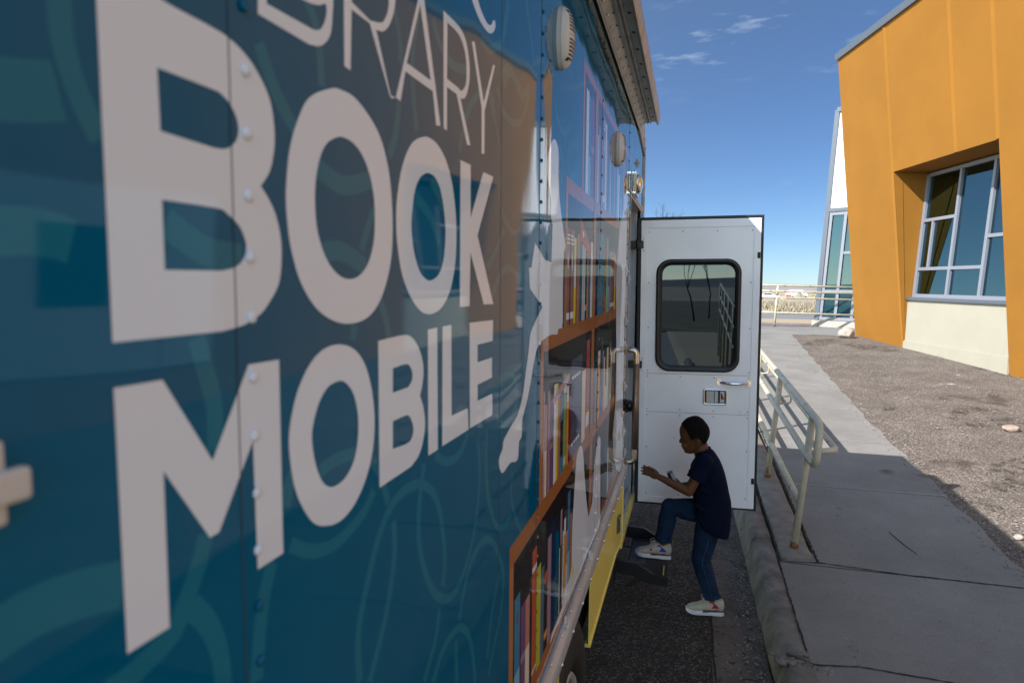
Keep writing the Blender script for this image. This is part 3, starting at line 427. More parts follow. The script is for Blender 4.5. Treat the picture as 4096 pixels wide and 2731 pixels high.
["E",[[1.02,1.9345],[1.1527,1.9317],[1.1514,1.8946],[1.0623,1.8953],[1.0626,1.8658],[1.1469,1.8648],[1.1476,1.8286],[1.0631,1.828],[1.0634,1.8008],[1.1502,1.7992],[1.151,1.7596],[1.023,1.7622]],[]]],"FIG":[[[1.6735,2.3535],[1.6616,2.3479],[1.649,2.3402],[1.6368,2.3315],[1.6265,2.3229],[1.6178,2.3145],[1.6102,2.3058],[1.6043,2.297],[1.6005,2.2881],[1.5993,2.2788],[1.6003,2.2691],[1.6029,2.2597],[1.6065,2.2515],[1.6117,2.245],[1.6185,2.2396],[1.6259,2.2344],[1.6326,2.2286],[1.6388,2.2219],[1.6451,2.2148],[1.6504,2.2075],[1.6539,2.2004],[1.654,2.1934],[1.6515,2.1864],[1.6492,2.1796],[1.6498,2.1726],[1.6545,2.1655],[1.6617,2.1584],[1.6699,2.1511],[1.6777,2.1437],[1.6699,2.0496],[1.6245,2.0521],[1.5963,2.0524],[1.4822,2.0885],[1.4488,2.0325],[1.4261,2.0303],[1.4356,1.987],[1.57,1.9416],[1.5463,1.9319],[1.5227,1.9223],[1.501,1.9133],[1.4832,1.9054],[1.4699,1.8992],[1.4597,1.8941],[1.4516,1.889],[1.4449,1.8828],[1.4399,1.8751],[1.437,1.8666],[1.4345,1.8576],[1.4311,1.8485],[1.4266,1.8399],[1.4215,1.8312],[1.4161,1.8222],[1.4103,1.8121],[1.4043,1.8006],[1.398,1.788],[1.3911,1.7753],[1.3833,1.7637],[1.3744,1.753],[1.3647,1.7427],[1.3543,1.7335],[1.343,1.7262],[1.3311,1.7214],[1.3184,1.7185],[1.3051,1.7161],[1.2913,1.7131],[1.2755,1.7089],[1.2584,1.7044],[1.2428,1.6998],[1.2315,1.6956],[1.2263,1.6916],[1.2251,1.6877],[1.2249,1.684],[1.2228,1.6804],[1.2171,1.6771],[1.2099,1.6741],[1.2031,1.671],[1.1984,1.6678],[1.1964,1.6642],[1.196,1.6603],[1.197,1.6563],[1.1988,1.6523],[1.2018,1.6478],[1.2061,1.643],[1.2111,1.6385],[1.2159,1.6351],[1.2201,1.6332],[1.224,1.6322],[1.2288,1.6318],[1.2355,1.6319],[1.2447,1.6329],[1.2559,1.6346],[1.2682,1.6363],[1.2812,1.6368],[1.2958,1.6347],[1.3122,1.6308],[1.3278,1.6277],[1.3398,1.6282],[1.3461,1.6344],[1.3484,1.6445],[1.3495,1.655],[1.3521,1.6629],[1.3576,1.6663],[1.3643,1.6672],[1.3708,1.6681],[1.3755,1.6714],[1.3766,1.6781],[1.3755,1.6867],[1.375,1.6961],[1.3784,1.7056],[1.3872,1.7144],[1.3996,1.7232],[1.4138,1.7333],[1.4281,1.7459],[1.4428,1.7632],[1.4586,1.784],[1.4741,1.8046],[1.4874,1.821],[1.4972,1.8316],[1.5045,1.8384],[1.5113,1.8431],[1.5193,1.8474],[1.5279,1.8514],[1.5365,1.8543],[1.5472,1.8566],[1.5621,1.8588],[1.5834,1.8612],[1.61,1.8635],[1.6387,1.8653],[1.6658,1.8663],[1.6902,1.8661],[1.7137,1.8647],[1.7372,1.863],[1.7617,1.8613],[1.7764,1.8754],[1.8302,1.8741],[1.8331,1.8799],[1.8362,1.8849],[1.8387,1.8916],[1.8401,1.9024],[1.8393,1.9186],[1.8371,1.9387],[1.8348,1.9605],[1.8336,1.9822],[1.8337,2.0048],[1.8343,2.0291],[1.8359,2.0518],[1.8385,2.0699],[1.8439,2.0817],[1.8514,2.0891],[1.858,2.0949],[1.8604,2.1017],[1.8572,2.1098],[1.8503,2.1178],[1.8416,2.1261],[1.8332,2.1349],[1.8252,2.1445],[1.8166,2.1547],[1.8078,2.1649],[1.7993,2.175],[1.7636,2.2235],[1.759,2.2356],[1.7541,2.2474],[1.7498,2.2595],[1.7466,2.2725],[1.7457,2.2877],[1.7463,2.3044],[1.7465,2.3203],[1.7443,2.3331],[1.739,2.342],[1.7319,2.3482],[1.7235,2.3525],[1.7147,2.3555],[1.7053,2.3574],[1.6952,2.3579],[1.6845,2.3567]],
[[3.6175,2.4953],[3.5813,2.4886],[3.5439,2.4656],[3.5153,2.4414],[3.5042,2.4201],[3.5012,2.3972],[3.4887,2.3741],[3.4568,2.3513],[3.4164,2.329],[3.381,2.3083],[3.3552,2.2931],[3.3338,2.2793],[3.3147,2.2564],[3.2982,2.2161],[3.2838,2.1669],[3.2682,2.1239],[3.2462,2.0995],[3.2233,2.0813],[3.2119,2.0468],[3.2197,1.9826],[3.2392,1.9006],[3.259,1.8173],[3.2771,1.7356],[3.2956,1.6527],[3.3082,1.5781],[3.3135,1.5185],[3.3128,1.4683],[3.3036,1.4195],[3.2771,1.3696],[3.2428,1.322],[3.2243,1.2762],[3.2319,1.2301],[3.2552,1.1843],[3.2859,1.1422],[3.324,1.1065],[3.3706,1.0744],[3.4184,1.0414],[3.6902,0.9402],[3.7433,0.9355],[3.7979,0.9308],[3.8248,0.9589],[3.7998,1.042],[3.7472,1.1544],[3.7068,1.2613],[3.6938,1.3531],[3.6913,1.4424],[3.6889,1.5311],[3.6813,1.62],[3.6737,1.708],[3.6714,1.7951],[3.6785,1.8846],[3.6909,1.9741],[3.7004,2.0541],[3.7036,2.118],[3.7039,2.1722],[3.7042,2.2262],[3.7091,2.2858],[3.7139,2.3454],[3.708,2.3972],[3.685,2.4414],[3.6518,2.4771]],
